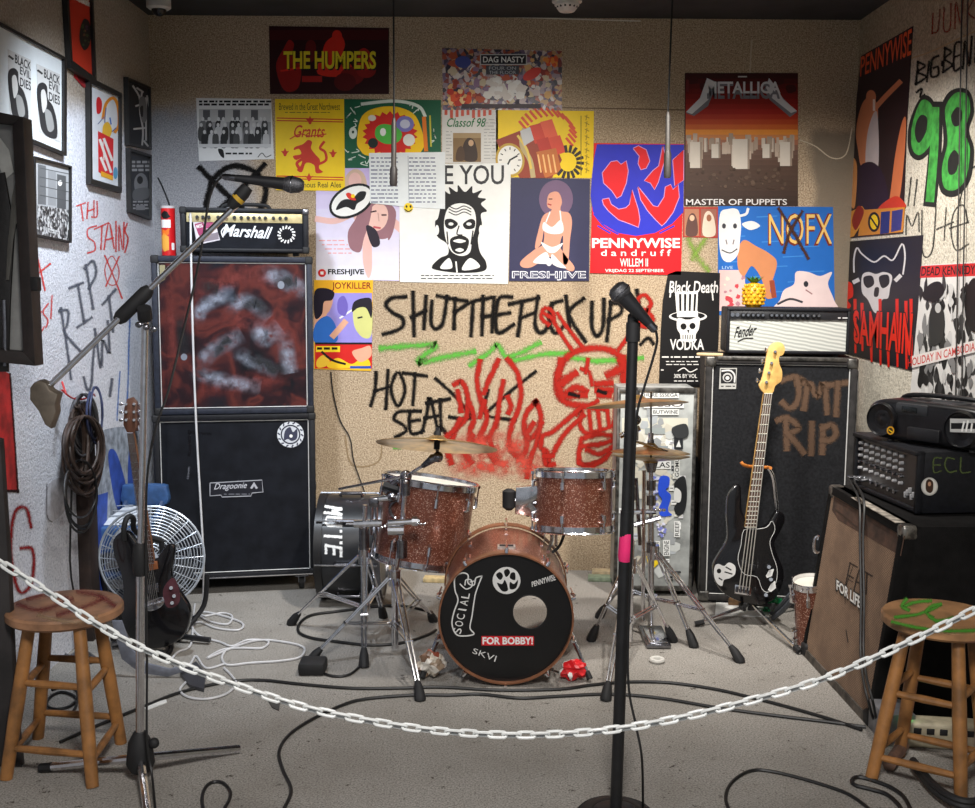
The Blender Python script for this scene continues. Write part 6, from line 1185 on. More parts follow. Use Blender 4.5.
# ================================================================ DRUM KIT
def sparkle():
    m, nt, b = nodes('copper_sparkle'); b.inputs['Metallic'].default_value = .45; b.inputs['Roughness'].default_value = .3; b.inputs['Coat Weight'].default_value = .35; b.inputs['Coat Roughness'].default_value = .08
    tc = N(nt, 'ShaderNodeTexCoord'); v = N(nt, 'ShaderNodeTexVoronoi', Scale=400.0); nt.links.new(tc.outputs['Object'], v.inputs['Vector']); s = N(nt, 'ShaderNodeSeparateColor'); nt.links.new(v.outputs['Color'], s.inputs[0])
    r = ramp(nt, s.outputs[0], [(0, (104, 56, 42)), (.6, (122, 68, 50)), (.88, (142, 84, 64)), (.97, (226, 190, 170))]); nt.links.new(r.outputs[0], b.inputs['Base Color'])
    nm = N(nt, 'ShaderNodeBump', Distance=.0004, Strength=.3); nt.links.new(s.outputs[1], nm.inputs['Height']); nt.links.new(nm.outputs[0], b.inputs['Normal']); return m
SPK = sparkle(); SKIN = mat('drum_head', (222, 218, 206), .5, var=.06, vs=12); BRASS = mat('cymbal_brass', (196, 156, 92), .32, .85, var=.25, vs=18)
def drum(t, b0, ax, R, L, n, phase=0.0, hoop=CHR, shell=SPK, top=SKIN, hw=.022, lugs=True):
    b0 = Vector(b0); ax = Vector(ax).normalized(); u = Vector((1, 0, 0)); u = (u - ax * u.dot(ax)).normalized(); v = ax.cross(u)
    obj('shell', MB().lathe(b0, ax, [(R * .97, L * .02), (R, L * .02), (R, L * .98), (R * .97, L * .98)], shell, 48, u), t)
    for z, s in ((0, -1), (L, 1)):
        obj('hoop', MB().lathe(b0 + ax * z, ax, [(R * 1.0, -hw * .6), (R * 1.05, -hw * .6), (R * 1.05, hw * .4), (R * 1.075, hw * .6), (R * 1.06, hw * .75), (R * 1.01, hw * .7), (R * 1.0, hw * .0), (R, -hw * .6)] if s > 0 else [(R * 1.0, hw * .6), (R * 1.05, hw * .6), (R * 1.05, -hw * .4), (R * 1.075, -hw * .6), (R * 1.06, -hw * .75), (R * 1.01, -hw * .7), (R, hw * .6)], hoop, 48, u), t)
        if top: obj('drum_head', MB().lathe(b0 + ax * (z + s * .002), ax, [(0, 0), (R * .9, 0), (R, -s * .006)], top, 40, u), t)
    if lugs:
        for i in range(n):
            a = 2 * PI * (i + phase) / n; d = u * math.cos(a) + v * math.sin(a)
            for z, z0_, z1_, ze in ((.2, -.005, .2, -.01), (.8, .8, 1.005, 1.01)):
                k = MB().tube([b0 + d * R + ax * L * (z - .07), b0 + d * (R + .014) + ax * L * (z - .05), b0 + d * (R + .014) + ax * L * (z + .05), b0 + d * R + ax * L * (z + .07)], .0085, CHR, 8)
                k.tube([b0 + d * (R + .016) + ax * L * z0_, b0 + d * (R + .016) + ax * L * z1_], .0035, CHR, 6); k.cyl(b0 + d * (R + .016) + ax * (L * ze - .006), b0 + d * (R + .016) + ax * (L * ze + .006), .007, CHR, 8)
                obj('lug', k, t)
    return u, v
# ---- bass drum
Yf = 3.9; cF = aY(506, 615, Yf); Rb = 67 / pxm(Yf, .27); cF.z = Rb + .012; axb = Vector((.012, 1, 0)).normalized(); Lb = .45
t = thing('bass_drum', 'copper sparkle bass drum with a black front head and round port hole', 'bass drum', (cF.x, Yf + Lb / 2, 0))
u = Vector((1, 0, 0)); v = Vector((0, 0, 1))
obj('shell', MB().lathe(cF, axb, [(Rb * .955, .03), (Rb * .975, .03), (Rb * .975, Lb - .03), (Rb * .955, Lb - .03), (Rb * .955, .03)], SPK, 64, v), t)
HW = mat('hoop_copper', (150, 100, 72), .35, .3, var=.15); 
for z in (0, Lb): obj('hoop', MB().lathe(cF + axb * z, axb, [(Rb * .985, -.018), (Rb * 1.008, -.018), (Rb * 1.016, -.01), (Rb * 1.016, .02), (Rb * .985, .022), (Rb * .985, -.018)], HW, 64, v), t)
hd = MB(); n_ = 48; hx, hz = aY(530, 612, Yf), 0; hx.y = cF.y; Rh = 17.5 / pxm(Yf, .27); vo = []; vi = []
for i in range(n_):
    a = 2 * PI * i / n_; d = u * math.cos(a) + v * math.sin(a); vo.append(cF + d * Rb * .985); vi.append(hx + u * Rh * math.cos(a) + v * Rh * math.sin(a))
HB = mat('head_black', (17, 17, 19), .35, var=.3, vs=6); hd.add(vo + vi, [[i, (i + 1) % n_, n_ + (i + 1) % n_, n_ + i] for i in range(n_)], HB)
hd.torus(hx, (0, 1, 0), Rh, .0025, RUB, 36, 6)
cv = Canvas(hd, cF, (0, -1, 0), .0012); w1 = (222, 222, 220)
cv.E(506.5, 580.5, 14, 13.6, w1)
for q in ([(496, 575), (500, 572), (503, 576), (500, 580)], [(504, 571), (508, 569), (510, 573), (506, 577)], [(511, 573), (515, 573), (515, 580), (510, 578)], [(497, 583), (502, 584), (505, 580), (508, 590), (502, 591)], [(510, 582), (514, 584), (518, 580), (516, 588), (510, 589)]): cv.SG(q, (24, 24, 25))
cv.T("PENNYWISE", 0, 0, 0, 0, w1, .02, .2, [(531, 582), (555, 574), (556.5, 580), (532, 587)])
cv.R(481.5, 636, 534, 645.5, (206, 42, 50)); cv.T('FOR BOBBY!', 482.5, 637, 533, 644.5, (236, 234, 232), .035); cv.T('SKVI', 0, 0, 0, 0, w1, -.004, 0, [(474, 648), (497, 656), (495, 662), (472, 653)])
cv.S([(482, 576), (476, 578), (474, 585), (468, 583), (468, 575), (462, 573), (455, 578), (455, 590), (458, 600), (454, 612), (452, 624), (456, 634), (464, 636), (474, 634), (470, 628), (472, 616), (474, 602), (476, 592), (482, 576)], 1.3, w1)
cv.S([(460, 584), (466, 589), (472, 586), (471, 580), (466, 580), (465, 585)], 1.2, w1)
for i, ch in enumerate('LAICOS'): y = 593 + i * 7; x = 465 - i * 1.6; e_ = 1.9 if ch == 'I' else 0; cv.T(ch, 0, 0, 0, 0, w1, .004, 0, [(x - 4, y + 4.6 - e_), (x - 3, y - .6 + e_), (x + 5, y + .6 + e_), (x + 4, y + 6 - e_)])
cv.S([(470, 582), (474, 581)], 1, w1)
obj('front_head', hd, t)
m, nt, b = nodes('clear_head'); tr = N(nt, 'ShaderNodeBsdfTransparent'); mx = N(nt, 'ShaderNodeMixShader'); fr = N(nt, 'ShaderNodeLayerWeight', Blend=.2); b.inputs['Roughness'].default_value = .15; b.inputs['Base Color'].default_value = (.05, .05, .05, 1); mx.inputs[0].default_value = .05; nt.links.new(tr.outputs[0], mx.inputs[1]); nt.links.new(b.outputs[0], mx.inputs[2]); nt.links.new(mx.outputs[0], nt.nodes['Material Output'].inputs[0])
obj('rear_head', MB().lathe(cF + axb * (Lb + .002), axb, [(0, 0), (Rb * .98, 0)], m, 40, v), t, 'clear rear head')
for i in range(10):
    a = 2 * PI * (i + .5) / 10 + .0; d = u * math.cos(a) + v * math.sin(a)
    for z, s in ((0, 1), (Lb, -1)):
        k = MB(); o = cF + axb * z + d * Rb * 1.04; k.tube([o - axb * s * .022 - d * .006, o - axb * s * .022 + d * .006, o + axb * s * .02 + d * .008, o + axb * s * .045], .006, CHR, 8); k.tube([o + axb * s * .02 + d * .006, o + axb * s * .12], .003, CHR, 6); k.cyl(o + axb * s * .1 - d * .02, o + axb * s * .15 - d * .02, .009, CHR, 8); obj('claw_hook', k, t)
bd = MB(); o = cF + axb * .10 + v * Rb * .985; bd.box(o.x - .033, o.x + .033, o.y - .02, o.y + .02, o.z - .004, o.z + .004, mat('badge_silver', (206, 206, 202), .3, .6)); bd.box(o.x - .026, o.x + .026, o.y - .013, o.y + .013, o.z + .003, o.z + .005, RUB); obj('badge', bd, t)
for s, fx, fy in ((1, 599, 690), (-1, 437, 684)):
    a = cF + axb * .16 + u * s * Rb * .93 + v * -.06; e = aZ(fx, fy, .012); e.x = a.x + s * .085; e.y = a.y - .12; k = MB().tube([a, a + (e - a) * .5, e], [.009, .009, .006], CHR, 8); k.ball(a, .022, CHR, n=10); lg = obj('spur', k, t); obj('rubber_foot', MB().tube([e + (a - e).normalized() * .03, e], [.011, .012], RUB, 8), lg)
# ---- left tom
Yt = 4.52; tb, tt = aY(420, 559, Yt), aY(431, 483, Yt); axt = tt - tb; Lt = axt.length; axt = (axt.normalized() + Vector((0, .1, 0))).normalized(); Rt = 45.5 / pxm(Yt, .8)
t = thing('tom_drum', 'large copper sparkle tom tilted to the right under the left cymbal', 'tom drum', tb); drum(t, tb, axt, Rt, Lt, 8, .25)
tom1 = (tb, axt, Lt, Rt)
# ---- right tom
Yr = 4.25; tb, tt = aY(573.5, 527, Yr), aY(573.5, 474, Yr); axt = ((tt - tb).normalized() + Vector((.02, .13, 0))).normalized(); Lr = (tt - tb).length; Rr = 38.5 / pxm(Yr, .8)
t = thing('tom_drum', 'smaller copper sparkle tom mounted upright on the right, left of the microphone stand', 'tom drum', tb); drum(t, tb, axt, Rr, Lr, 6, .17)
k = MB(); c0 = aY(536, 503, Yr); pl = [aY(x, y, Yr - .02) for x, y in ((516, 488), (537, 486), (540, 497), (532, 503), (540, 512), (540, 521), (528, 516), (515, 514))]; k.prism(pl, (0, .03, 0), CHR, .004); obj('mount_bracket', k, t)
obj('mount_pad', MB().tube([aY(509, y, Yr + .0) for y in (489, 491, 507, 510)], [.012, .026, .026, .012], RUB, 12), t); k = MB().tube([aY(510, 500, Yr), aY(536, 503, Yr)], .011, CHD, 8); k.tube([aY(516, 508, Yr), aY(530, 514, Yr)], .014, RUB, 8); obj('mount_arm', k, t)
k = MB().tube(cat([aY(551, 528, Yr), aY(552, 540, Yr), aY(549, 548, 4.15), aY(548, 552, 4.1)], 4), .0075, CHR, 8); k.tube(cat([aY(566, 529, Yr), aY(560, 545, Yr), aY(553, 552, 4.12)], 4), .006, RUB, 8); k.tube([aY(556, 529, Yr), aY(556, 546, 4.2)], .006, CHR, 8); obj('mount_post', k, t)
# ---- black drum lettered MUTE lying on its side
Ym = 5.0; x0, x1 = aY(318, 545, Ym - .2).x, aY(376, 545, Ym - .2).x; Rm = .238; zc = Rm + .012
t = thing('marching_drum', 'black drum on its side painted MUTE in white letters beside the left stack', 'drum', ((x0 + x1) / 2, Ym, 0))
SHB = mat('drum_black', (38, 40, 44), .35, var=.3, vs=10); c0 = Vector((x0, Ym, zc)); X = Vector((1, 0, 0))
sh = MB().lathe(c0, X, [(Rm * .97, 0), (Rm * .985, 0), (Rm * .985, x1 - x0), (Rm * .97, x1 - x0)], SHB, 48, (0, 0, 1))
class CylCanvas(Canvas):
    def __init__(s, mb, c, r): s.mb = mb; s.c = c; s.r = r; s.o = .0008
    def P(s, x, y, o=None):
        d = ray(x, y); r = s.r + s.o; ey, ez = -s.c.y, CAMH - s.c.z; A = d.y ** 2 + d.z ** 2; B = ey * d.y + ez * d.z; Q = ey * ey + ez * ez - r * r; t_ = (-B - math.sqrt(max(B * B - A * Q, 0))) / A; return EYE + d * t_
cc = CylCanvas(sh, c0, Rm * .985); pw = spray((226, 228, 228), .3, .42)
def ml(strokes):
    for q in strokes: cc.S([(x, y) for x, y in q], 3.6, pw, False)
ml([[(323, 506), (341, 509)], [(341, 509), (333, 511)], [(333, 511), (341, 514.5)], [(341, 514.5), (324, 512.5)]]); ml([[(341, 518), (327, 517), (325, 522), (328, 525.5), (341, 526)]]); ml([[(341, 531), (341, 543)], [(341, 537), (325, 536)]]); ml([[(326, 545), (326, 553)], [(341, 548), (341, 556)], [(334, 546.5), (334, 554)], [(326, 545.5), (341, 548)]])
obj('shell', sh, t)
for x in (x0 - .004, x1): obj('hoop', MB().lathe((x - .012, Ym, zc), X, [(Rm * .98, 0), (Rm * 1.03, 0), (Rm * 1.03, .034), (Rm * .98, .034), (Rm * .98, 0)], mat('hoop_black', (26, 26, 28), .4) if x < x1 else CHD, 48, (0, 0, 1)), t); obj('drum_head', MB().lathe((x + (-.004 if x < x1 else .012), Ym, zc), X, [(0, 0), (Rm * .98, 0)], SHB, 40, (0, 0, 1)), t)
for i in range(8):
    a = 2 * PI * (i + .15) / 8; d = Vector((0, math.cos(a), math.sin(a))); k = MB(); m0 = Vector(((x0 + x1) / 2, Ym, zc)) + d * Rm
    k.tube([m0 - X * .05, m0 - X * .045 + d * .014, m0 + X * .045 + d * .014, m0 + X * .05], .009, CHD, 8); k.tube([Vector((x0 - .01, 0, 0)) + Vector((0, m0.y, m0.z)) + d * .016, Vector((x1 + .01, 0, 0)) + Vector((0, m0.y, m0.z)) + d * .016], .004, CHR, 6); obj('lug', k, t)
# ---- stands
def tripod(t, base, zc, feet, zb=.1, r=.0125, m=CHR, flat=True):
    """base: point on the floor below the tube; double-strut legs from the collar to the feet, braces from the lower collar"""
    base = Vector(base); top = base + Vector((0, 0, zc)); low = base + Vector((0, 0, zb))
    obj('collar', MB().tube([top - Vector((0, 0, .03)), top + Vector((0, 0, .03))], r * 2.0, m, 12), t); obj('collar', MB().tube([low - Vector((0, 0, .012)), low + Vector((0, 0, .012))], r * 1.9, m, 12), t)
    for f in feet:
        f = Vector((f[0], f[1], .02)); d = (f - top); s = Vector((-d.y, d.x, 0)).normalized() * .011; out = Vector((d.x, d.y, 0)).normalized(); a = top + out * r * 2
        k = MB()
        for q in (-1, 1): k.tube([a + s * q, f + s * q * .5], .0048, m, 6); k.tube([low + s * q + out * r, a.lerp(f, .56) + s * q], .0042, m, 6)
        k.cyl(a.lerp(f, .56) - s * 1.4, a.lerp(f, .56) + s * 1.4, .006, m, 8)
        lg = obj('leg', k, t); e = (f - a).normalized(); obj('rubber_foot', MB().tube([f - e * .055, f - e * .03, f + Vector((0, 0, -.012)) + out * .004, f + Vector((0, 0, -.019)) + out * .006], [.011, .017, .021, .02], RUB, 10), lg)
def wing(k, p, ax, s=.02, m=CHR): k.ball(p, s * .5, m, n=8); k.ball(Vector(p) + Vector(ax) * s, s * .55, m, (1, .4, .8), 8); k.ball(Vector(p) - Vector(ax) * s, s * .55, m, (1, .4, .8), 8)
def cymbal(name, label, c, ax, R, group=None, cate='cymbal'):
    ax = Vector(ax).normalized(); pr = [(.006, .032), (R * .1, .031), (R * .17, .02), (R * .2, .015), (R * .5, .008), (R * .8, .001), (R, -.008), (R, -.0095), (R * .8, -.001), (R * .5, .006), (R * .2, .013), (R * .16, .018), (R * .09, .029), (.006, .030)]
    t = thing(name, label, cate, c, group); obj('bronze_disc', MB().lathe(c, ax, pr, BRASS, 64), t); k = MB().lathe(Vector(c), ax, [(0, .05), (.011, .05), (.014, .038), (.014, .028), (0, .028)], RUB, 12); k.cyl(Vector(c) + ax * .045, Vector(c) + ax * .062, .007, CHD, 8); obj('felt', k, t)
    return t
# stand A: boom cymbal stand, also carries the tom
gA = aZ(395, 655); YAs = gA.y; feetA = [aZ(433, 622), aZ(420, 700), aZ(311, 664)]
t = thing('cymbal_stand', 'chrome boom cymbal stand holding the left cymbal beside the tilted tom', 'cymbal stand', gA, 'chrome drum hardware stands')
zc_ = aY(398, 578, YAs).z; tripod(t, gA, zc_, feetA, .13)
j1 = aY(402, 545, YAs); j2 = aY(406, 476, YAs)
obj('lower_tube', MB().tube([gA + Vector((0, 0, .03)), (gA.x, YAs, zc_ + .05)], .0135, CHR, 12), t); obj('middle_tube', MB().tube([(gA.x, YAs, zc_), j1 + Vector((0, 0, .05)), j2], [.0105, .0105, .009], CHR, 12), t)
obj('height_clamp', MB().tube([j1 - Vector((0, 0, .05)), j1 + Vector((0, 0, .02))], .021, CHD, 12), t); k = MB().tube([aY(405.5, 495, YAs), aY(406, 480, YAs)], .018, CHD, 12); k.ball(j2, .024, CHD, n=12); wing(k, j2 + Vector((0, -.03, 0)), (0, 0, 1), .018); obj('boom_clamp', k, t)
tipA = aY(438, 457, YAs - .12); tail = aY(339, 489, YAs + .2); obj('boom_arm', MB().tube([tail, j2, tipA], [.0055, .0065, .0065], CHR, 10), t)
cA = aY(437, 444, YAs - .1); axA = Vector((.06, .27, 1)).normalized(); k = MB(); k.tube([j2.lerp(tipA, .55), tipA + Vector((-.02, 0, -.006)), tipA], [.01, .017, .015], CHD, 10); k.ball(tipA, .021, CHD, n=10); k.tube([tipA, cA - axA * .01, cA + axA * .045], [.007, .006, .004], CHD, 8); k.cyl(cA - axA * .02, cA + axA * .012, .012, RUB, 10); obj('tilter', k, t)
cymbal('crash_cymbal', 'bronze crash cymbal on the left boom stand over the tilted tom', cA, axA, 61 / pxm(YAs - .1, .9), 'cymbals')
# multi-clamp and tom arm between stands A and B
k = MB()
for (x, y, xx, yy, r) in ((388, 523, 420, 521, .012), (388, 530, 404, 530, .02), (412, 521, 418, 521, .02)): k.tube([aY(x, y, YAs - .03), aY(xx, yy, YAs - .03)], r, CHR, 10)
wing(k, aY(421, 524, YAs - .05), (1, 0, 0), .014); obj('tom_clamp', k, t)
# stand B
gB = aZ(365, 640); YB_ = gB.y; feetB = [aZ(292, 625), aZ(364, 667), aZ(383, 618)]
t = thing('clamp_stand', 'chrome tripod stand with stacked clamps in front of the drum painted MUTE', 'drum stand', gB, 'chrome drum hardware stands')
zb_ = aY(364, 556, YB_).z; tripod(t, gB, zb_, feetB, .14); topB = aY(365, 505, YB_)
obj('lower_tube', MB().tube([gB + Vector((0, 0, .05)), (gB.x, YB_, zb_ + .04)], .013, CHR, 12), t); obj('upper_tube', MB().tube([(gB.x, YB_, zb_), topB], .0095, CHR, 12), t); obj('height_clamp', MB().tube([aY(364, 552, YB_), aY(364, 528, YB_)], .021, CHD, 12), t)
k = MB(); k.tube([aY(354, 524, YB_), aY(382, 523, YB_)], .016, CHR, 10); k.tube([aY(346, 524, YB_), aY(354, 524, YB_)], .007, CHD, 8); wing(k, aY(385, 526, YB_ - .02), (.8, 0, .4), .016); obj('arm_clamp', k, t)
k = MB(); k.tube([aY(370, 500, YB_), aY(400, 497, YB_)], .013, CHR, 10); k.tube([aY(372, 503, YB_), aY(371, 535, YB_)], .006, CHR, 8); k.tube([aY(377, 500, YB_), aY(376, 545, YB_)], .006, CHR, 8); k.box(*sum(((q - .02, q + .02) for q in aY(374, 502, YB_)), ()), CHD, .006); k.tube(cat([aY(396, 500, YB_), aY(390, 508, YB_), aY(395, 518, YB_), aY(404, 514, YB_)], 4), .007, CHD, 8)
obj('multi_clamp', k, t); k = MB(); k.tube([aY(383, 485, YB_ + .02), aY(400, 490, YB_ + .02)], .018, RUB, 8); k.tube([aY(384, 492, YB_ + .02), aY(398, 480, YB_ + .02)], .014, CHD, 8); k.ball(aY(392, 497, YB_), .022, CHD, n=8); obj('ball_joint', k, t)
k = MB(); k.box(*(lambda p: (p.x - .05, p.x + .05, p.y - .05, p.y + .05, .001, .05))(aZ(313, 672)), RUB, .012); obj('pedal_box', k, None, 'small black box pedal on the floor against a stand foot', 'pedal')
# stand C: right crash
gC = aZ(629, 648); YCs = gC.y; feetC = [aZ(606, 700), aZ(592, 641), aZ(672, 642)]
t = thing('cymbal_stand', 'chrome cymbal stand behind the microphone stand holding the upper right cymbal', 'cymbal stand', gC, 'chrome drum hardware stands')
zc_ = aY(629, 565, YCs).z; tripod(t, gC, zc_, feetC, .12); tC = aY(636, 410, YCs); obj('lower_tube', MB().tube([gC + Vector((0, 0, .03)), (gC.x, YCs, zc_ + .1)], .0135, CHR, 12), t); obj('upper_tube', MB().tube([(gC.x, YCs, zc_), aY(632, 470, YCs), tC], [.0105, .009, .006], CHR, 12), t)
obj('height_clamp', MB().tube([aY(631, 500, YCs), aY(631, 486, YCs)], .02, CHD, 12), t); k = MB().tube([aY(634, 440, YCs), aY(634, 426, YCs)], .018, CHD, 10); wing(k, aY(628, 433, YCs - .03), (1, 0, .2), .016); obj('tilter', k, t)
cC = aY(637, 403, YCs); cymbal('crash_cymbal', 'thin bronze crash cymbal above the hi-hat, behind the microphone stand', cC, Vector((-.06, .17, 1)), 51 / pxm(YCs, 1), 'cymbals')
# stand D: hi-hat
gD = aZ(651, 632); YDs = gD.y; feetD = [aZ(693, 647), aZ(739, 662), aZ(600, 618)]
t = thing('hi_hat_stand', 'chrome hi-hat stand with clamps in front of the sticker covered case', 'hi-hat stand', gD, 'chrome drum hardware stands')
zc_ = aY(651, 552, YDs).z; tripod(t, gD, zc_, feetD, .15); obj('lower_tube', MB().tube([gD + Vector((0, 0, .03)), aY(651, 520, YDs)], .013, CHR, 12), t); obj('upper_tube', MB().tube([aY(651, 530, YDs), aY(651, 460, YDs)], .0095, CHR, 12), t); obj('pull_rod', MB().tube([aY(651, 470, YDs), aY(651, 392, YDs)], .004, CHD, 8), t)
for y in (552, 505, 490): obj('height_clamp', MB().tube([aY(651, y, YDs), aY(651, y - 10, YDs)], .02, CHD, 12), t)
k = MB().tube([aY(626, 512, YDs), aY(656, 512, YDs)], .011, CHR, 8); k.tube([aY(634, 525, YDs - .02), aY(660, 518, YDs - .02)], .012, CHD, 8); k.tube([aY(636, 478, YDs), aY(640, 545, YDs)], .008, CHD, 8); k.tube([aY(644, 470, YDs - .03), aY(643, 620, YDs - .03)], .008, CHR, 8); wing(k, aY(660, 510, YDs - .02), (1, 0, 0), .016); k.tube([aY(632, 440, YDs), aY(668, 452, YDs - .1)], .006, CHR, 8); k.tube([aY(620, 436, YDs), aY(640, 428, YDs)], .012, CHR, 8); k.ball(aY(636, 420, YDs), .022, CHD, n=8); obj('multi_clamp', k, t)
p = gD; k = MB().box(p.x - .05, p.x + .05, p.y - .22, p.y + .03, .004, .02, CHD, .004); k.box(p.x - .038, p.x + .038, p.y - .21, p.y - .02, .02, .028, CHR, .004); obj('pedal', k, t)
cD = aY(650.5, 450.5, YDs); R_ = 39.5 / pxm(YDs, .9)
th = cymbal('hi_hat_cymbal', 'bronze top hi-hat cymbal, upper of the pair before the sticker case', cD, Vector((.02, .10, 1)), R_, 'hi-hat cymbals'); obj('clutch', MB().tube([cD + Vector((0, 0, .03)), cD + Vector((0, 0, .075))], .011, CHR, 10), th)
cymbal('hi_hat_cymbal', 'bronze bottom hi-hat cymbal, lower of the pair before the sticker case', cD - Vector((0, 0, .03)), Vector((-.02, -.10, -1)), R_, 'hi-hat cymbals')
obj('hat_cup', MB().tube([aY(651, 462, YDs), aY(651, 472, YDs)], [.03, .018], CHD, 12), t)
# ---- small snare behind the slanted cabinet
Ysn = 4.33; b0 = aZ(805, 642, .02); b0.y = Ysn; b0.x = aY(814, 640, Ysn).x; Ls = (aY(806, 575, Ysn) - aY(806, 638, Ysn)).length; Rs = 17 / pxm(Ysn, .2)
t = thing('small_drum', 'small reddish drum with white head partly hidden behind the slanted cabinet', 'drum', (b0.x, Ysn, 0)); drum(t, Vector((b0.x, Ysn, .02)), (-.12, -.1, 1), Rs, Ls, 6, .1)
# ---- floor litter around the kit
crumple('snack_wrapper', 'crumpled red and white snack wrapper on the floor right of the bass drum', 'wrapper', 574, 680, .042, speck('wrapper_red', [(206, 30, 36), (206, 30, 36), (226, 226, 222), (206, 30, 36), (180, 20, 30)], 22), (1.15, .8, .8), 6)
crumple('clear_wrapper', 'crumpled pale brown cellophane wrapper left of the bass drum', 'wrapper', 432, 678, .05, speck('wrapper_pale', [(150, 130, 110), (196, 186, 170), (110, 84, 66), (206, 200, 190), (140, 70, 50)], 30), (1.0, .8, .9), 9)
p = aZ(657, 662); obj('paper_ring', MB().torus(p + Vector((0, 0, .009)), (0, 0, 1), .022, .009, mat('tape_white', (206, 204, 198), .6), 24, 8), None, 'small white ring lying on the floor right of the hi-hat stand', 'tape ring')
for i, (x0_, x1_, y, z, col) in enumerate(((592, 628, 574, .0, (206, 186, 150)), (588, 622, 580, .0, (150, 166, 140)), (424, 452, 581, .0, (214, 190, 140)))):
    a, b_ = aZ(x0_, y), aZ(x1_, y + 1); dd = (b_ - a).normalized(); nn = Vector((-dd.y, dd.x, 0)) * .03
    obj('wooden_strip', MB().prism([a - nn, b_ - nn, b_ + nn, a + nn], (0, 0, .024), mat('strip_%d' % i, col, .6, var=.2, vs=30), .004), None, ('pale wooden strip on the floor against the beige wall, right of the kit', 'greenish painted strip lying in front of the pale strip', 'pale wooden strip on the floor behind the tilted tom')[i], 'wood strip', 'strips along the wall')
# ================================================================ FRONT: stools, microphones, chain, cables
WOOD = mat('stool_wood', (166, 114, 62), .5, var=.3, vs=14, bump=.0004, bs=60)
def stool(label, cx, cy, zs, R, feet, draw, seatcol):
    c0 = aZ(cx, cy, zs); t = thing('wooden_stool', label, 'stool', (c0.x, c0.y, 0), 'round wooden stools')
    s = MB().lathe((c0.x, c0.y, zs - .034), (0, 0, 1), [(0, 0), (R * .95, 0), (R, .008), (R, .027), (R * .97, .034), (0, .034)], seatcol, 48); cv = Canvas(s, (0, 0, zs), (0, 0, 1), .0006); draw(cv); obj('seat', s, t)
    F_ = [aZ(x, y) for x, y in feet]; m = sum(F_, Vector()) / 4; m = Vector((c0.x, c0.y, 0)) * .5 + m * .5
    tops = [Vector((c0.x, c0.y, 0)) + (f - m) * .58 + Vector((0, 0, zs - .03)) for f in F_]; F_ = [f + (Vector((0, 0, .0))) for f in F_]
    for a, b in zip(tops, F_): obj('leg', MB().tube([a, a.lerp(b, .5), b], [.0185, .021, .0185], WOOD, 14), t)
    for h, r in ((.26, .0105), (.07, .0105)):
        for i in range(4):
            j = (i + 1) % 4; hh = h + (.02 if i % 2 else 0); p, q = F_[i].lerp(tops[i], hh / (zs - .03)), F_[j].lerp(tops[j], hh / (zs - .03)); obj('rung', MB().tube([p, p.lerp(q, .5), q], [r * .9, r * 1.15, r * .9], WOOD, 10), t)
SL = mat('seat_brown', (174, 128, 94), .5, var=.35, vs=9); SR = mat('seat_tan', (186, 138, 94), .5, var=.3, vs=9)
def dl(cv):
    p = spray((124, 52, 56), .8, .66); g = spray((176, 150, 120), .8, .7)
    for q in ([(20, 605), (40, 610), (70, 600)], [(60, 614), (85, 607), (100, 600)], [(80, 592), (100, 596), (112, 604)], [(30, 598), (50, 594), (64, 598)]): cv.S(q, 12, p)
    cv.S([(40, 616), (70, 622), (95, 618)], 10, g)
def dr(cv):
    p = spray((78, 146, 52), .5, .5)
    for q in ([(905, 606), (916, 602), (930, 601)], [(896, 617), (914, 615), (928, 611), (940, 605)], [(932, 617), (926, 612), (932, 606), (940, 604)], [(930, 617), (938, 621), (952, 618)], [(893, 622), (920, 628), (950, 631), (990, 630)], [(906, 600), (902, 606), (908, 610)]): cv.S(q, 6, p)
stool('round wooden stool with reddish stained seat at the left front', 65, 605, .485, .172, [(92.5, 787), (121, 743), (38, 738), (6, 779)], dl, SL)
A_, B_, C_ = aZ(871, 780), aZ(961, 803), aZ(899, 755); D_ = B_ + C_ - A_
def topx(P_): # floor point back to photo pixels
    v = CAMR.transposed() @ (P_ - EYE); return (CX + F * v.x / -v.z, CY - F * v.y / -v.z)
stool('round wooden stool with green paint on its seat at the right front', 941, 614.5, .485, .172, [(871, 780), (961, 803), topx(D_), (899, 755)], dr, SR)
# ---- straight microphone stand
MICB = mat('mic_black', (34, 34, 37), .4, var=.15); MESH = mat('mic_mesh', (110, 110, 114), .4, .8, var=.4, vs=300, bump=.001, bs=900)
def mic(t, tail, head, r):
    d = (head - tail).normalized(); L = (head - tail).length
    obj('mic_body', MB().tube([tail + d * L * .16, tail + d * L * .3, tail + d * L * .78], [r * .42, r * .5, r * .8], MICB, 16), t); obj('mic_head', MB().lathe(tail + d * L * .76, d, [(r * .8, 0), (r * .98, L * .04), (r * 1.05, L * .08), (r * 1.05, L * .1), (r * .98, L * .13), (r * .9, L * .19), (r * .55, L * .235), (0, L * .245)], MESH, 20), t); obj('mic_ring', MB().lathe(tail + d * L * .76, d, [(r * 1.04, L * .078), (r * 1.09, L * .085), (r * 1.09, L * .095), (r * 1.04, L * .102)], CHD, 20), t)
    obj('mic_plug', MB().tube([tail, tail + d * L * .03, tail + d * L * .17], [r * .25, r * .4, r * .42], CHD, 12), t)
Ys = 2.9; bx = aY(616, 800, Ys).x; topS = aY(633, 334, Ys); R = .112
t = thing('microphone_stand', 'straight black microphone stand with round base and pink tape in the centre front', 'microphone stand', (bx, Ys, 0)); STB = mat('stand_black', (26, 26, 28), .45, var=.3)
bs = MB().lathe((bx, Ys, 0), (0, 0, 1), [(0, 0), (R, 0), (R, .012), (R * .93, .02), (R * .9, .019), (R * .86, .023), (R * .6, .028), (R * .56, .027), (R * .5, .031), (R * .2, .036), (0, .036)], STB, 48); obj('base', bs, t)
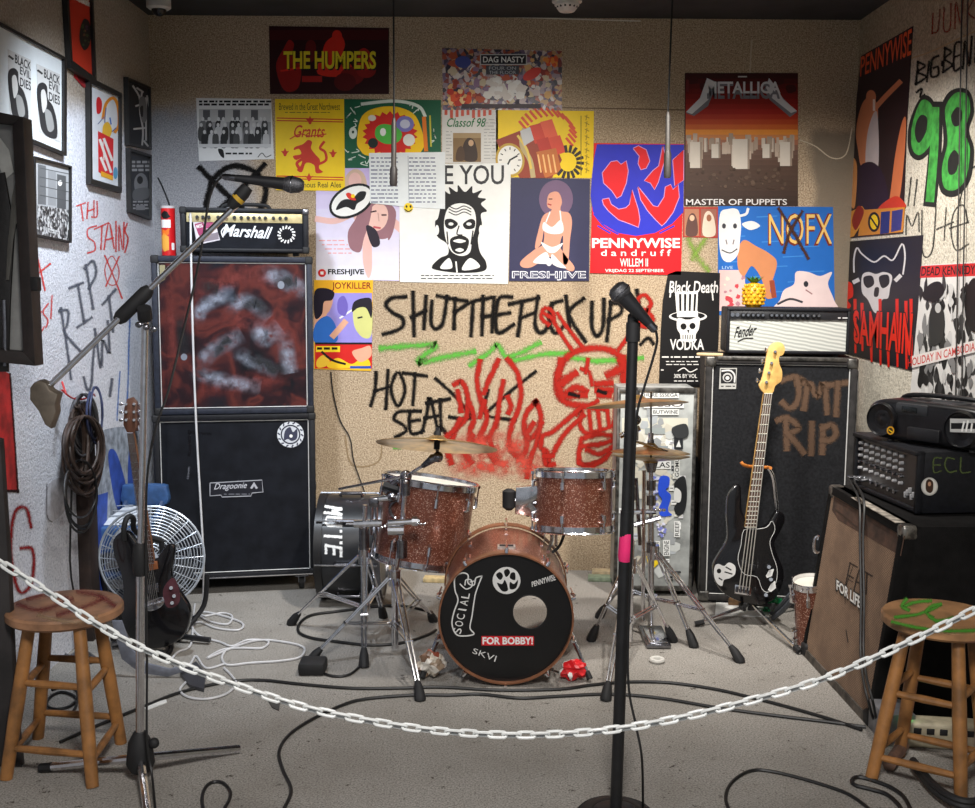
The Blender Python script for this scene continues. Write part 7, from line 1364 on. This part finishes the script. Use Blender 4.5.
b0 = Vector((bx, Ys, .03)); obj('lower_tube', MB().tube([b0, b0.lerp(topS, .64)], .0165, STB, 16), t); obj('upper_tube', MB().tube([b0.lerp(topS, .62), topS], .0145, STB, 16), t)
obj('pink_tape', MB().tube([aY(624.5, 561, Ys), aY(625, 556, Ys), aY(626.5, 538, Ys), aY(627, 533, Ys)], [.0168, .0195, .0195, .0168], mat('tape_pink', (226, 40, 110), .6, bump=.001, bs=80), 16), t)
cl = MB().tube([topS + Vector((0, 0, -.02)), topS + Vector((0, 0, .03))], .019, RUB, 12); cl.tube([topS + Vector((0, 0, .02)), aY(633, 318, Ys), aY(640, 312, Ys - .02)], .016, RUB, 10); obj('mic_clip', cl, t)
t = thing('microphone', 'black microphone in the clip of the centre stand pointing up left', 'microphone', aY(640, 316, Ys - .03)); mic(t, aY(656, 331, Ys - .03), aY(614, 286, Ys - .03), .0285)
pts = [aY(656, 331, Ys - .03), aY(657, 342, Ys - .03), aY(652, 362, Ys - .03), aY(644, 388, Ys - .03), aY(637, 415, Ys - .03), aY(634, 470, Ys - .025), aY(632, 540, Ys - .03), aY(628, 640, Ys - .03), aY(629, 690, Ys - .05), aY(636, 726, Ys - .09), aY(642, 760, Ys - .12), aZ(643, 812, .006)]
obj('microphone_cable', MB().tube(cat(pts, 6), .0036, CB, 6), None, 'black microphone cable running down the centre stand', 'cable')
# ---- boom microphone stand
Yb = 3.12; hub = aZ(142, 792); hub = Vector((aY(141, 775, Yb).x, Yb, .0)); pv = aY(145, 319, Yb)
t = thing('boom_microphone_stand', 'chrome boom microphone stand leaning its long arm across the left amp stack', 'microphone stand', hub); zh = aY(141, 775, Yb).z
k = MB().tube([hub + Vector((0, 0, .03)), hub + Vector((0, 0, .055)), hub + Vector((0, 0, .12)), hub + Vector((0, 0, .15))], [.03, .042, .034, .018], RUB, 14); k.ball(hub + Vector((.045, -.01, .12)), .016, RUB, n=8); obj('tripod_hub', k, t)
hz = hub + Vector((0, 0, .07))
for i, f in enumerate((aZ(239, 749, .014), aZ(40, 768, .014), aZ(150, 830, .014))):
    lg = obj('leg', MB().tube([hz, f], .0125, CHR, 10), t)
    if i: d = (f - hz).normalized(); obj('rubber_foot', MB().tube([f - d * .04, f], .0135, RUB, 10), lg)
mid = aY(140.5, 560, Yb)
obj('lower_tube', MB().tube([hub + Vector((0, 0, .12)), mid], .0125, CHR, 14), t); obj('upper_tube', MB().tube([mid, pv], .0095, CHR, 14), t); obj('height_clutch', MB().tube([mid - Vector((0, 0, .045)), mid - Vector((0, 0, .03)), mid + Vector((0, 0, .035)), mid + Vector((0, 0, .05))], [.019, .023, .021, .016], RUB, 14), t)
k = MB().tube([aY(117, 321, Yb), aY(121, 317, Yb), aY(146, 292.5, Yb), aY(150, 288.5, Yb)], [.014, .021, .021, .014], RUB, 12); k.tube([pv, aY(144, 308, Yb - .02)], .02, RUB, 10); wing(k, aY(146, 327, Yb - .03), (1, 0, -.3), .02, CHD); obj('boom_clutch', k, t)
boomA, boomB = aY(42, 393, Yb - .05), aY(241, 200.5, Yb + .05); obj('boom_arm', MB().tube([boomA, boomB], .0085, CHR, 12), t)
wl_ = [(29, 388), (33, 383), (39, 380), (46, 383), (50, 390), (58, 394), (55, 405), (56, 412), (50, 429), (44, 425), (38, 412), (29, 400)]; obj('counterweight', MB().prism([aY(x, y, Yb - .07) for x, y in wl_], (0, .045, 0), mat('weight_taupe', (112, 102, 90), .45, .3, var=.2), .008), t)
k = MB().tube([aY(230, 207, Yb + .04), aY(235, 202, Yb + .04), aY(243, 193, Yb + .04), aY(248, 187, Yb + .04)], [.012, .018, .02, .016], RUB, 12); k.tube([aY(237, 200, Yb + .04), aY(240, 197, Yb + .04)], .0195, mat('band_yellow', (196, 156, 46), .5), 12); obj('mic_clip', k, t)
Ymc = Yb + .03; t = thing('microphone', 'long black microphone at the end of the boom arm above the amplifier head', 'microphone', aY(260, 182, Ymc)); mic(t, aY(222, 176.5, Ymc), aY(304, 186, Ymc), .023)
pts = [aY(222, 176.5, Ymc), aY(214, 186, Ymc), aY(208, 205, Ymc), aY(202, 245, Ymc), aY(193, 290, Ymc), aY(181, 340, Ymc - .02), aY(168, 392, Ymc - .06), aY(155, 430, Ymc - .08), aY(147, 480, Ymc - .07), aY(146, 560, Yb - .03), aY(147, 660, Yb - .04), aY(147, 740, Yb - .06), aY(152, 775, Yb - .08), aZ(156, 815, .006)]
obj('microphone_cable', MB().tube(cat(pts, 6), .0034, CB, 6), None, 'thin black microphone cable sagging from the boom arm down the stand', 'cable')
# ---- chain
path = cat([aY(x, y, 2.5) for x, y in ((-243, 378), (-150, 455), (-70, 516), (-30, 541), (0, 562), (60, 600), (100, 626), (150, 652), (215, 678), (300, 706), (370, 721), (440, 731), (520, 735), (600, 731), (680, 718), (760, 698), (820, 680), (880, 655), (940, 627), (990, 602), (1040, 575), (1160, 492), (1291, 386))], 24)
t = thing('plastic_chain', 'white plastic barrier chain hanging across the front of the stage', 'chain', min(path, key=lambda p: p.z)); CHW = mat('chain_white', (226, 228, 226), .4, var=.08)
acc = 0.0; nxt = 0.0; PT = .034; i = 0; rest = MB()
for a, b in zip(path, path[1:]):
    L = (b - a).length
    while acc + L >= nxt:
        p = a.lerp(b, (nxt - acc) / L); tg = (b - a).normalized(); sd = Vector((0, 1, 0)); up = tg.cross(sd); ang = math.radians(52 if i % 2 else -38); q = up * math.cos(ang) + sd * math.sin(ang); hl, hw = .0138, .0078; lp = []
        for j in range(16):
            th = 2 * PI * j / 16; lp.append(p + tg * (hl * (1 if math.cos(th) > 0 else -1) * (1 if abs(math.cos(th)) > .01 else 0) + hw * math.cos(th)) + q * hw * math.sin(th))
        k = MB() if abs(p.x) < 1.2 else rest
        k.tube(lp, .0038, CHW, 7, closed=True)
        if k is not rest: obj('chain_link', k, t)
        nxt += PT; i += 1
    acc += L
for q, s_ in ((path[0], -1), (path[-1], 1)): k = MB().torus(q + Vector((s_ * .0, 0, 0)), (0, 1, 0), .014, .003, CHD, 16, 6); k.tube([q + Vector((s_ * .012, 0, 0)), Vector((XL if s_ < 0 else XR, q.y, q.z))], .004, CHD, 6); obj('wall_eye', k, t)
obj('chain_end', rest, t, kind='stuff')
# ---- cables on the floor
def fcable(name, label, pts, r, m, start=(), end=(), group='cables on the floor'):
    P_ = list(start) + [aZ(x, y, r + .001) for x, y in pts] + list(end); obj(name, MB().tube(cat(P_, 7), r, m, 6), None, label, 'cable', group)
p0 = M3 @ Vector((-w3 / 2 + .045, -.004, h3 - .043))
fcable('guitar_cable', 'white guitar cable dropping from the amplifier head and coiling on the floor', [(203, 602), (200, 610), (204, 616), (222, 613), (232, 616), (228, 624), (212, 622), (199, 615), (206, 612), (230, 618), (243, 624), (238, 630), (216, 628), (200, 622), (192, 626), (200, 636), (220, 642), (232, 646), (248, 640), (268, 641), (262, 648), (240, 648), (222, 650), (208, 658), (240, 645), (262, 640), (290, 643), (304, 648), (300, 657), (280, 661), (250, 663), (228, 665), (222, 658), (226, 650)], .0048, CW,
       [p0, aY(190.5, 216, 4.93), aY(191, 250, 4.9), aY(192, 300, 4.88), aY(194, 370, 4.87), aY(197, 440, 4.85), aY(201, 510, 4.83), aY(203.5, 560, 4.82)])
fcable('guitar_cable', 'white cable looping on the floor under the black electric guitar', [(195, 604), (193, 620), (192, 640), (188, 648), (178, 652), (172, 660), (178, 668), (190, 664), (196, 656), (206, 668), (224, 664)], .0045, CW)
fcable('guitar_cable', 'white cable loop lying in front of the black guitar, nearest the chain', [(224, 668), (232, 676), (236, 684), (226, 694), (206, 699), (188, 697), (180, 690), (186, 682)], .0045, CW)
fcable('black_cable', 'long black cable crossing the whole floor behind the chain, rear of the two long ones', [(60, 742), (96, 726), (140, 708), (181, 692), (226, 682), (260, 680), (300, 684), (350, 688), (400, 688), (440, 687), (500, 690), (560, 689), (590, 685), (625, 682), (660, 682), (690, 685), (720, 690), (750, 697), (785, 706), (830, 719), (862, 730)], .0055, CB)
fcable('black_cable', 'long black cable curving from the front edge left of centre toward the right cabinet', [(280, 815), (290, 796), (290, 785), (283, 770), (279, 752), (288, 736), (309, 721), (340, 706), (365, 699), (412, 695), (450, 695), (480, 694), (520, 698), (560, 696), (610, 694), (660, 698), (720, 708), (780, 716), (830, 722), (866, 727)], .0055, CB)
fcable('black_cable', 'small black cable loop at the front edge right of the boom stand', [(204, 812), (202, 799), (205, 788), (213, 782), (223, 783), (230, 791), (229, 800), (222, 812)], .005, CB)
fcable('black_cable', 'black cable curved around the left drum stand', [(432, 612), (405, 606), (380, 606), (340, 611), (312, 615), (300, 623), (299, 632), (312, 638), (340, 642), (370, 645), (400, 643), (425, 636), (436, 630)], .006, CB)
fcable('black_cable', 'short black cable curving from the black pedal to the chrome stand foot', [(320, 672), (333, 676), (348, 675), (358, 668), (362, 660)], .005, CB)
fcable('black_cable', 'black cable curving on the bare floor at the front right', [(732, 815), (726, 800), (729, 786), (741, 775), (756, 770), (775, 772), (800, 778), (830, 787), (850, 795), (868, 808), (872, 815)], .005, CB)
fcable('black_cable', 'thick black cable loop around the front foot of the right stool', [(905, 815), (898, 804), (886, 794), (870, 789), (855, 785), (852, 780), (858, 777), (872, 780), (890, 787), (904, 797), (912, 812)], .006, CB)
fcable('black_cable', 'black cable tangle on the floor under the left stool', [(52, 690), (62, 686), (74, 688), (78, 697), (70, 706), (56, 709), (47, 705), (50, 697), (62, 692), (76, 698), (72, 712), (52, 714), (46, 708)], .005, CB)
fcable('black_cable', 'grey cable knotted on the floor left of the black electric guitar', [(60, 652), (72, 640), (80, 646), (70, 656), (60, 648), (70, 638), (84, 650), (96, 660), (80, 664)], .006, CG)
# ---- litter at the left
q = [aZ(x, y, .002) for x, y in ((180, 676), (196, 664), (206, 676), (204, 692), (190, 688))]; obj('metal_bracket', MB().prism(q, (0, 0, .012), mat('bracket_grey', (78, 78, 84), .4, .4)), None, 'small dark grey folded bracket on the floor behind the chain', 'bracket')
q = [aY(x, y, 3.95) for x, y in ((112, 640), (122, 640), (132, 668), (146, 682), (170, 688), (186, 684), (186, 690), (168, 696), (140, 692), (122, 678))]; zmin = min(p.z for p in q)
obj('guitar_strap', MB().prism([p - Vector((0, 0, zmin - .004)) for p in q], (0, .012, 0), mat('strap_pale', (120, 124, 136), .6, var=.2), .003), None, 'grey guitar strap drooping to the floor under the black guitar', 'strap')
q = [aZ(x, y, .001) for x, y in ((144, 707), (166, 700), (167, 703), (146, 711))]; obj('paper_strip', MB().prism(q, (0, 0, .003), MC['paper_floor']), None, 'thin white paper strip on the floor beside the boom stand', 'paper')
q = [aZ(x, y, .001) for x, y in ((268, 701), (280, 704), (279, 711), (272, 708))]; obj('tape_scrap', MB().prism(q, (0, 0, .003), mat('scrap_grey', (70, 68, 66), .7)), None, 'small dark scrap of tape on the floor just behind the chain', 'scrap')
# ---- junk under the right stool
p = aZ(938, 752); SB = mat('strip_beige', (186, 176, 150), .5, var=.2); t = thing('power_strip', 'beige power strip with a green light under the right stool', 'power strip', p)
M = Matrix.Translation(p + Vector((.03, .05, 0))) @ Matrix.Rotation(math.radians(-8), 4, 'Z'); obj('strip_body', MB(M).box(-.13, .13, -.04, .04, .001, .085, SB, .012, 3), t)
for i in range(5): obj('socket', MB(M).box(-.085 + i * .04 - .012, -.085 + i * .04 + .012, -.043, -.03, .05, .07, RUB, .002), t)
def glow(name, c, s):
    m, nt, b = nodes(name); b.inputs['Emission Color'].default_value = (*lin(c), 1); b.inputs['Emission Strength'].default_value = s; b.inputs['Base Color'].default_value = (*lin(c), 1); n_ = noise(nt, 200); return m
obj('indicator_light', MB(M).ball((-.115, -.02, .09), .012, glow('led_green', (60, 255, 130), 3), n=10), t, 'glowing green indicator'); 
k = MB(M).ball((.19, -.05, .03), .02, glow('led_pink', (255, 60, 200), 2.5), (1.6, .8, .8), 10); k2 = MB(M).box(.15, .3, -.04, .06, .001, .06, RUB, .01); t2 = thing('plug_adapter', 'black plug adapter with a glowing pink light at the right edge', 'adapter', M @ Vector((.2, 0, 0))); obj('adapter_body', k2, t2); obj('indicator_light', k, t2, 'glowing pink indicator')
p = aZ(894, 742); obj('grey_box', MB().box(p.x - .045, p.x + .06, p.y - .02, p.y + .12, .001, .1, mat('box_grey', (126, 126, 130), .5, var=.2), .005), None, 'small grey box on the floor behind the right stool leg', 'box')
a, b_ = aZ(889, 765, .022), aZ(903, 745, .022); k = MB().tube([a, b_], .02, mat('block_wood', (110, 84, 70), .6, var=.3), 8); obj('wood_offcut', k, None, 'short brown wood offcut on the floor inside the right stool', 'wood')
pts = [aZ(x, y, .03) for x, y in ((914, 766), (922, 776), (934, 790), (950, 802), (968, 808), (985, 806))]; k = MB()
for dz in (.0, .014): k.tube([q + Vector((0, .01, dz)) for q in cat(pts, 5)], .011, mat('strap_black', (30, 30, 31), .6), 8)
obj('webbing_strap', k, None, 'thick black webbing strap curling on the floor before the right stool', 'strap')
# ---- ceiling things
def hanging_mic(x, xe, y1, y2, y3, label):
    Yh = 4.75; top = aY(x, 2, Yh); top = onp(x, 0, (0, Yh, 0), Vector((0, 1, 0))); top.z = ZC; a, b_, c_ = aY(xe, y1, Yh), aY(xe - .3, y2, Yh), aY(xe - .6, y3, Yh); t = thing('hanging_microphone', label, 'hanging microphone', c_, 'hanging microphones')
    obj('cord', MB().tube([top, a], .0042, CB, 6), t); obj('stem', MB().tube([a, a.lerp(b_, .12), b_], [.006, .011, .011], mat('mic_grey', (84, 80, 76), .45, .3), 12), t); obj('capsule', MB().tube([b_, b_.lerp(c_, .15), c_.lerp(b_, .1), c_], [.011, .016, .016, .013], mat('mic_dark', (58, 54, 52), .5, .2), 12), t)
hanging_mic(393.5, 394, 118, 166, 186, 'slim dark microphone hanging on a cord over the white handwritten list')
hanging_mic(672.5, 668, 112, 150, 178, 'slim dark microphone hanging on a cord in front of the red and blue poster')
WP = mat('plastic_white', (214, 212, 206), .45)
p = onp(158.5, -2, (0, 0, ZC), Vector((0, 0, 1))); p.z = ZC; r_ = 12 / pxm(p.y, 2.7); t = thing('security_camera', 'white dome security camera in the left ceiling corner', 'security camera', (p.x, p.y, ZC - .06)); zb = aY(158, 14, p.y).z
obj('housing', MB().lathe((p.x, p.y, ZC), (0, 0, -1), [(0, 0), (r_, 0), (r_, (ZC - zb) * .6), (r_ * .8, (ZC - zb) * .72), (0, (ZC - zb) * .74)], WP, 28), t); obj('lens_dome', MB().ball((p.x, p.y, ZC - (ZC - zb) * .68), r_ * .62, mat('dome_dark', (26, 26, 28), .1), n=16), t)
p = onp(567, -1, (0, 0, ZC), Vector((0, 0, 1))); r_ = 13 / pxm(p.y, 2.7); t = thing('smoke_detector', 'white smoke detector on the dark ceiling above the wall', 'smoke detector', (p.x, p.y, ZC - .07)); zb = aY(567, 12, p.y).z; h_ = ZC - zb
obj('mounting_plate', MB().lathe((p.x, p.y, ZC), (0, 0, -1), [(0, 0), (r_ * 1.15, 0), (r_ * 1.15, h_ * .25), (0, h_ * .25)], WP, 28), t); obj('detector_cap', MB().lathe((p.x, p.y, ZC), (0, 0, -1), [(r_ * .95, h_ * .24), (r_ * .95, h_ * .5), (r_ * .6, h_ * .95), (r_ * .5, h_), (0, h_)], WP, 28), t)
k = MB()
for i in range(14): a = 2 * PI * i / 14; k.box(p.x + r_ * .8 * math.cos(a) - .004, p.x + r_ * .8 * math.cos(a) + .004, p.y + r_ * .8 * math.sin(a) - .004, p.y + r_ * .8 * math.sin(a) + .004, ZC - h_ * .72, ZC - h_ * .58, RUB)
obj('vents', k, t)
def track_light(x, y, Yl, tgt, label):
    p = aY(x, y, Yl); p.z = min(p.z + .0, ZC - .04); t = thing('track_light', label, 'track light', p, 'ceiling spotlights'); d = (Vector(tgt) - p).normalized(); bk_ = p - d * .13
    obj('stem', MB().tube([bk_.lerp(p, .4), Vector((bk_.lerp(p, .4).x, bk_.lerp(p, .4).y, ZC))], .008, RUB, 8), t); obj('lamp_can', MB().lathe(bk_, d, [(0, 0), (.03, .004), (.036, .03), (.036, .13), (.033, .13), (.03, .05), (0, .045)], mat('lamp_black', (28, 28, 29), .5), 20), t); return p, d
LP = [track_light(507, -2, 4.72, (.0, 5.2, 1.2), 'black spotlight peeking below the ceiling edge, left of the smoke detector'), track_light(641, -1, 4.7, (.9, 5.1, 1.0), 'black spotlight peeking below the ceiling edge, right of the smoke detector')]
# ================================================================ LIGHT
sc = bpy.context.scene
sc.cycles.transparent_max_bounces = 40
sc.view_settings.view_transform = 'Standard'; sc.view_settings.look = 'None'; sc.view_settings.gamma = 1; sc.view_settings.exposure = .14; sc.view_settings.use_curve_mapping = False
w = bpy.data.worlds.new('world'); sc.world = w; w.use_nodes = True
w.node_tree.nodes['Background'].inputs[0].default_value = (.86, .92, 1, 1); w.node_tree.nodes['Background'].inputs[1].default_value = .28
def lamp(kind, loc, tgt, power, col, **k):
    l = bpy.data.lights.new('lamp', kind); l.energy = power; l.color = col
    for a, v in k.items(): setattr(l, a, v)
    o = bpy.data.objects.new('lamp', l); C.objects.link(o); o.location = loc
    o.rotation_euler = (Vector(tgt) - Vector(loc)).to_track_quat('-Z', 'Y').to_euler(); return o
lamp('SPOT', (.25, 3.75, 2.66), (.05, 5.2, .7), 195, (1, .95, .88), spot_size=math.radians(100), spot_blend=1, shadow_soft_size=.06)
lamp('SPOT', (-1.05, 3.7, 2.62), (-1.4, 5.1, .6), 175, (.82, .9, 1), spot_size=math.radians(96), spot_blend=1, shadow_soft_size=.08)
lamp('SPOT', (1.1, 3.85, 2.64), (1.25, 5.0, .7), 225, (1, .95, .89), spot_size=math.radians(100), spot_blend=1, shadow_soft_size=.06)
lamp('SPOT', (.1, .6, 2.75), (0, 3.7, 0), 370, (1, .96, .92), spot_size=math.radians(84), spot_blend=1, shadow_soft_size=.3)
